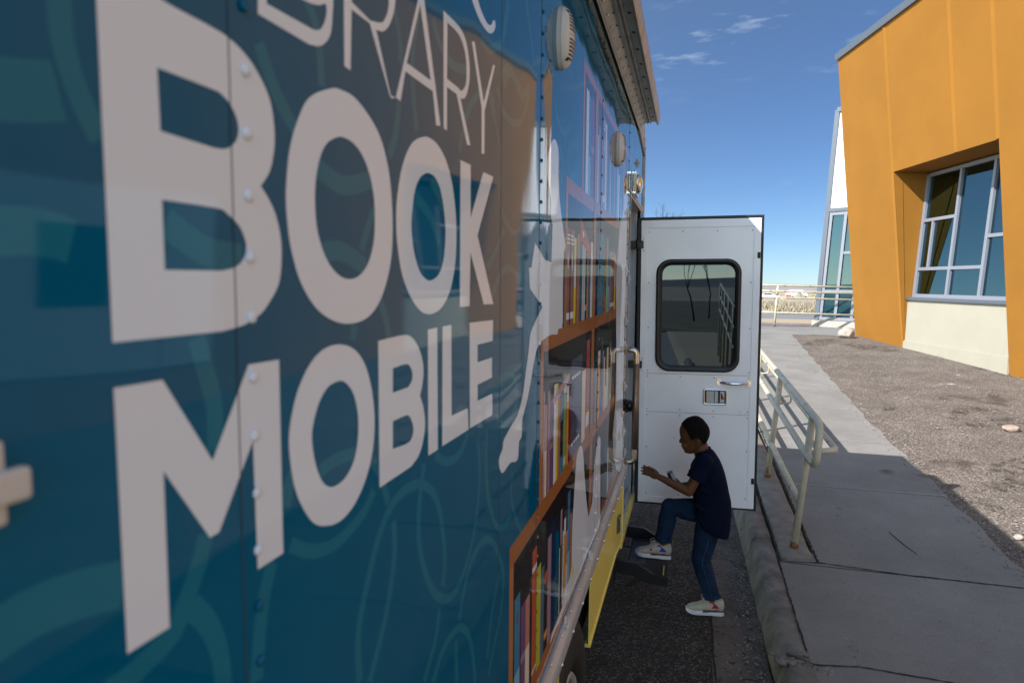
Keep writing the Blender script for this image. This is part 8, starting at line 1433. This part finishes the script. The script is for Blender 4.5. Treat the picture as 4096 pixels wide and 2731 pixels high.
# the crop thins out towards the hairline: density stored per vertex, broken up by fine noise
at = ho.data.attributes.new('hair_cover', 'FLOAT', 'POINT')
at.data.foreach_set('value', [max(0.0, min(1.0, (v.co.z - hl(v.co.x) + 0.004) / 0.022)) for v in ho.data.vertices])
hn, hlk = M_hair.node_tree.nodes, M_hair.node_tree.links
ha = hn.new('ShaderNodeAttribute'); ha.attribute_name = 'hair_cover'
hz = hn.new('ShaderNodeTexNoise'); hz.inputs['Scale'].default_value = 700; hz.inputs['Detail'].default_value = 2
hc = hn.new('ShaderNodeTexCoord'); hlk.new(hc.outputs['Object'], hz.inputs['Vector'])
hs = hn.new('ShaderNodeMath'); hs.operation = 'MULTIPLY_ADD'; hs.inputs[1].default_value = 0.9; hs.inputs[2].default_value = -0.45
hlk.new(hz.outputs['Fac'], hs.inputs[0])
hd = hn.new('ShaderNodeMath'); hd.operation = 'ADD'; hd.use_clamp = True
hlk.new(ha.outputs['Fac'], hd.inputs[0]); hlk.new(hs.outputs[0], hd.inputs[1])
ht = hn.new('ShaderNodeBsdfTransparent'); hm = hn.new('ShaderNodeMixShader')
hlk.new(hd.outputs[0], hm.inputs[0]); hlk.new(ht.outputs[0], hm.inputs[1]); hlk.new(hn['Principled BSDF'].outputs[0], hm.inputs[2]); hlk.new(hm.outputs[0], hn['Material Output'].inputs['Surface'])

# shirt: loose polo with short sleeves, rounded tail
def srow(z, xf, xb, hw, n=40, p=0.8, cx=None):
    c = (xf + xb) / 2; a = (xb - xf) / 2
    return [(c - a * math.copysign(abs(math.cos(t)) ** p, math.cos(t)), YC + hw * math.copysign(abs(math.sin(t)) ** p, math.sin(t)), z) for t in [2 * math.pi * i / n for i in range(n)]]
def tilt(r, k, x0=0.5):   # a row whose height slopes with x
    return [(p[0], p[1], p[2] + k * (p[0] - x0)) for p in r]
sh = MB()
rows = [tilt(srow(0.530, 0.428, 0.611, 0.126), -0.36), tilt(srow(0.565, 0.420, 0.618, 0.128), -0.22), srow(0.64, 0.408, 0.622, 0.124), srow(0.70, 0.397, 0.618, 0.113), srow(0.76, 0.386, 0.603, 0.112), srow(0.82, 0.377, 0.590, 0.114), srow(0.87, 0.3735, 0.577, 0.118), srow(0.905, 0.376, 0.565, 0.122),
        tilt(srow(0.938, 0.386, 0.548, 0.120), 0.10), tilt(srow(0.962, 0.396, 0.532, 0.105), 0.2), tilt(srow(0.982, 0.402, 0.512, 0.082), 0.3, 0.46), tilt(srow(0.999, 0.404, 0.492, 0.06), 0.35, 0.45)]
sh.loft(rows, 0, True)
for s, k, e in ((-1, 'lsh', 'lel'), (1, 'rsh', 'rel')):
    a, c = J[k], J[e]; m_ = a.lerp(c, 0.60)
    cap(sh, Vector((0.465, YC + s * 0.05, 0.925)), 0.060, a, 0.052)
    sh.tube([a, a.lerp(m_, 0.5), m_], [0.052, 0.050, 0.056], 20)
# folds
for (p0, p1, r) in (((0.415, 4.005, 0.70), (0.55, 4.02, 0.60), 0.010), ((0.44, 4.003, 0.80), (0.56, 4.03, 0.72), 0.009), ((0.60, 4.06, 0.70), (0.53, 4.01, 0.56), 0.010), ((0.42, 4.015, 0.64), (0.47, 4.008, 0.56), 0.008), ((0.50, 4.005, 0.86), (0.575, 4.05, 0.78), 0.009)):
    cap(sh, p0, r, Vector(p0).lerp(Vector(p1), 0.6), r * 1.1); cap(sh, Vector(p0).lerp(Vector(p1), 0.6), r * 1.1, p1, r * 0.7)
hold(fuse(sh, 'shirt', M_shirt, None, 0.0045, 5, 0.5))
b = MB()   # collar
rings = []
for (z, xf, xb, hw, sl) in ((0.985, 0.402, 0.496, 0.060, 0.32), (1.010, 0.400, 0.490, 0.058, 0.38), (1.014, 0.402, 0.486, 0.055, 0.38), (0.990, 0.408, 0.488, 0.053, 0.34)):
    rings.append(tilt(srow(z, xf, xb, hw, 36, 0.9), sl, 0.455))
b.loft(rings, 0, True, False); hold(b.build('collar', M_shirt))

# jeans: each leg tapered, creased behind the knee, bunched at the hem
je = MB()
cap(je, J['lhip'] + Vector((0.01, 0.01, 0.0)), 0.078, J['rhip'] + Vector((0.015, -0.01, 0.0)), 0.078)
def leg(h, k, a, r):
    H, K_, A = J[h], J[k], J[a]
    je.tube([H, H.lerp(K_, 0.35), H.lerp(K_, 0.7), K_, K_.lerp(A, 0.3), K_.lerp(A, 0.65), K_.lerp(A, 0.92), A + Vector((0, 0, 0.0))], [q * r for q in (0.078, 0.075, 0.065, 0.059, 0.057, 0.052, 0.049, 0.052)], 22)
    je.ell(K_, (0.057 * r,) * 3)
    d = (A - K_).normalized()
    for (t, q, o) in ((0.97, 0.053, 0.006), (0.88, 0.0525, -0.006), (0.80, 0.052, 0.005)):
        c = K_.lerp(A, t); je.ell(c + Vector((o, 0, 0)), (q * r, q * r, 0.012), 0, 18, 8)
    back = Vector((1, 0, 0.15)).normalized()
    for t in (-0.06, 0.04, 0.12): 
        c = K_.lerp(A, t) if t > 0 else K_.lerp(H, -t)
        je.ell(c + back * 0.012 * r + Vector((0, -0.01, 0)), (0.046 * r, 0.054 * r, 0.009), 0, 16, 8, Matrix.Rotation(0.35, 3, 'Y'))
leg('lhip', 'lkne', 'lank', 0.98); leg('rhip', 'rkne', 'rank', 0.98)
hold(fuse(je, 'jeans', M_jean, None, 0.0045, 4, 0.5))
b = MB()   # outseam stitching
def seam(pts): b.tube(pts, 0.0012, 5)
def off(p, o): return p + Vector(o)
H, K_, A = J['lhip'], J['lkne'], J['lank']
seam([off(H.lerp(K_, 0.45), (0.012, -0.0755, 0)), off(H.lerp(K_, 0.75), (0.008, -0.0645, 0)), off(K_, (0.006, -0.0585, 0)), off(K_.lerp(A, 0.4), (0.006, -0.0555, 0)), off(K_.lerp(A, 0.85), (0.006, -0.0505, 0))])
hold(b.build('jean_stitching', mat('denim_thread', (0.05, 0.085, 0.15), 0.8)))

# basketball style trainers
M_sole = mat('white_sole', (0.62, 0.62, 0.64), 0.6); M_mid = mat('brown_midsole', (0.085, 0.042, 0.018), 0.6); M_upper = mat('cream_canvas', (0.40, 0.36, 0.30), 0.8, var=0.12, vscale=60, bump=0.4, bscale=160, bdist=0.001)
def shoe(toe, heel, accent, tagcol, side, name_label):
    d = (toe - heel); L = d.length; d.normalize(); up = Vector((0, 0, 1)); lat = up.cross(d).normalized(); up = d.cross(lat).normalized()
    if up.z < 0: up = -up
    near = Vector((0, -1, 0)); sg = 1 if lat.dot(near) > 0 else -1
    k = L / 0.222
    def T(x, y, z): return heel + d * (x * k) + lat * (y * k) + up * (z * k)
    root = empty('shoe', heel); hold(root)
    inv = root.matrix_parent_inverse
    def sp(b_, n, m, **kw):
        o = b_.build(n, m, None, **kw); o.parent = root; o.matrix_parent_inverse = Matrix.Translation(-heel); return o
    outline = [(0.0, 0.018, 0.026), (0.015, 0.030, 0.033), (0.05, 0.033, 0.036), (0.10, 0.033, 0.036), (0.14, 0.038, 0.039), (0.17, 0.039, 0.039), (0.198, 0.033, 0.032), (0.214, 0.021, 0.020), (0.222, 0.006, 0.006)]
    def ol(sc, z): return [T(x, y1 * sc, z + (0.010 * max(0, (x - 0.17) / 0.05) ** 2)) for x, y1, y2 in outline] + [T(x, -y2 * sc, z + (0.010 * max(0, (x - 0.17) / 0.05) ** 2)) for x, y1, y2 in outline[::-1]]
    b = MB(); b.loft([ol(0.94, -0.020), ol(1.0, -0.016), ol(1.02, -0.004), ol(0.98, 0.002)], 0, False); sp(b, 'sole', M_sole, bevel=0.001)
    b = MB()
    pr = [(-0.003, 0.0), (0.13, 0.0), (0.118, 0.010), (0.09, 0.014), (0.07, 0.009), (0.05, 0.016), (0.01, 0.024), (-0.004, 0.022)]
    def wd(x): 
        for (a, c) in zip(outline[:-1], outline[1:]):
            if a[0] <= x <= c[0]: return a[1] + (c[1] - a[1]) * (x - a[0]) / (c[0] - a[0])
        return outline[0][1]
    for s_ in (1, -1):
        vs = [T(x, s_ * (wd(max(0, x)) + 0.001), z) for x, z in pr] + [T(x, s_ * (wd(max(0, x)) - 0.012), z) for x, z in pr]
        n = len(pr); b.add(vs, [[i, (i + 1) % n, n + (i + 1) % n, n + i] for i in range(n)] + [list(range(n)), list(range(n, 2 * n))[::-1]])
    b.box((-0.004, -0.020, 0.001), (0.004, 0.020, 0.024), 0, T); sp(b, 'midsole', M_mid)
    b = MB(); rings = []
    for (x, w_, z1, fl) in ((-0.002, 0.020, 0.072, 0.6), (0.010, 0.028, 0.080, 0.7), (0.035, 0.031, 0.070, 0.75), (0.06, 0.032, 0.072, 0.75), (0.085, 0.033, 0.080, 0.6), (0.105, 0.034, 0.070, 0.65), (0.13, 0.036, 0.053, 0.75), (0.155, 0.037, 0.040, 0.85), (0.18, 0.035, 0.034, 0.9), (0.200, 0.029, 0.028, 0.9), (0.213, 0.017, 0.019, 0.9), (0.219, 0.006, 0.011, 0.9)):
        z0 = 0.001 + (0.009 * max(0, (x - 0.17) / 0.05) ** 2)
        rings.append([T(x, w_ * math.copysign(abs(math.cos(t)) ** fl, math.cos(t)) * (1 if math.sin(t) < 0.3 else 1 - 0.42 * max(0, (z1 - 0.045)) / 0.035 * math.sin(t)), z0 + (z1 - z0) * (0.5 + 0.5 * math.copysign(abs(math.sin(t)) ** 0.8, math.sin(t)))) for t in [2 * math.pi * q / 24 for q in range(24)]])
    b.loft(rings, 0, True); o = sp(b, 'upper', M_upper); o.modifiers.new('sub', 'SUBSURF').render_levels = 1
    b = MB(); b.prism([(-0.006, 0.026), (0.012, 0.024), (0.008, 0.06), (0.0, 0.092), (-0.008, 0.090), (-0.007, 0.05)], lambda x, z, y: T(x, y, z), -0.013, 0.013); sp(b, 'heel_tab', mat('brown_leather', (0.10, 0.062, 0.025), 0.5), bevel=0.002)
    b = MB()
    for s_ in (1, -1):
        yb = lambda z: s_ * (0.0345 - 0.10 * max(0, z - 0.045) * 1.5)
        for tri in ([(0.030, 0.030), (0.075, 0.028), (0.062, 0.050), (0.048, 0.050)], [(0.050, 0.048), (0.063, 0.049), (0.083, 0.066), (0.074, 0.070)], [(0.074, 0.060), (0.090, 0.058), (0.088, 0.066)]):
            vs = [T(x, yb(z), z) for x, z in tri] + [T(x, yb(z) - s_ * 0.005, z) for x, z in tri]; n = len(tri)
            b.add(vs, [[i, (i + 1) % n, n + (i + 1) % n, n + i] for i in range(n)] + [list(range(n)), list(range(n, 2 * n))[::-1]])
    sp(b, 'side_wing', accent)
    b = MB()
    for x, z in ((0.098, 0.076), (0.110, 0.069), (0.122, 0.061), (0.134, 0.054)):
        b.tube(bend_pts([T(x, 0.024, z - 0.013), T(x, 0.010, z + 0.002), T(x, -0.010, z + 0.002), T(x, -0.024, z - 0.013)], 0.006, 3), 0.0021, 6)
    for s_ in (1, -1):
        b.tube(bend_pts([T(0.096, 0.004 * s_, 0.080), T(0.110, 0.022 * s_, 0.092), T(0.132, 0.030 * s_, 0.078), T(0.128, 0.020 * s_, 0.062), T(0.102, 0.006 * s_, 0.078)], 0.012, 4), 0.002, 6)
        b.tube([T(0.1, 0.008 * s_, 0.08), T(0.115, 0.034 * s_, 0.068), T(0.122, 0.038 * s_, 0.045)], 0.0018, 6)
    sp(b, 'laces', mat('cream_lace', (0.46, 0.41, 0.35), 0.8))
    b = MB(); b.box((0.120, -0.0372, 0.028), (0.132, 0.0372, 0.042), 0, T); sp(b, 'lace_tag', tagcol)
shoe(J['ltoe'] + Vector((0, 0, 0.0045)), J['lheel'] + Vector((0, 0, -0.0045)), mat('dark_red_wing', (0.22, 0.010, 0.016), 0.5), mat('green_tag', (0.22, 0.50, 0.20), 0.5), -1, '')
shoe(J['rtoe'], J['rheel'] + Vector((0, 0, 0.022)), mat('blue_wing', (0.012, 0.028, 0.34), 0.5), mat('red_tag', (0.30, 0.03, 0.03), 0.5), -1, '')
tag(boy, 'young boy in navy shirt and blue jeans stepping up toward the open bus door', 'person')
# the small black and white box in his right hand
b = MB()
bc = Vector((0.276, 4.165, 0.792)); ax = Vector((-0.40, 0, 0.915)).normalized(); bx = Vector((0.915, 0, 0.40)).normalized(); by = Vector((0, 1, 0))
def BX(p, q, r): return bc + ax * (p * 1.3 + 0.006) + bx * (q * 1.35) + by * (r * 1.2)
b.box((-0.040, -0.012, -0.030), (0.040, 0.012, 0.012), 0, lambda *p: BX(p[0], p[1], p[2]))
b.box((-0.040, -0.0119, -0.0312), (0.036, 0.003, -0.030), 1, lambda *p: BX(p[0], p[1] + 0.0145, p[2]))
tag(b.build('small_box', [mat('box_black', (0.012, 0.012, 0.012), 0.3), mat('box_white', (0.42, 0.42, 0.47), 0.5)], bevel=0.0015), "small black and white box held in the boy's right hand", 'box')
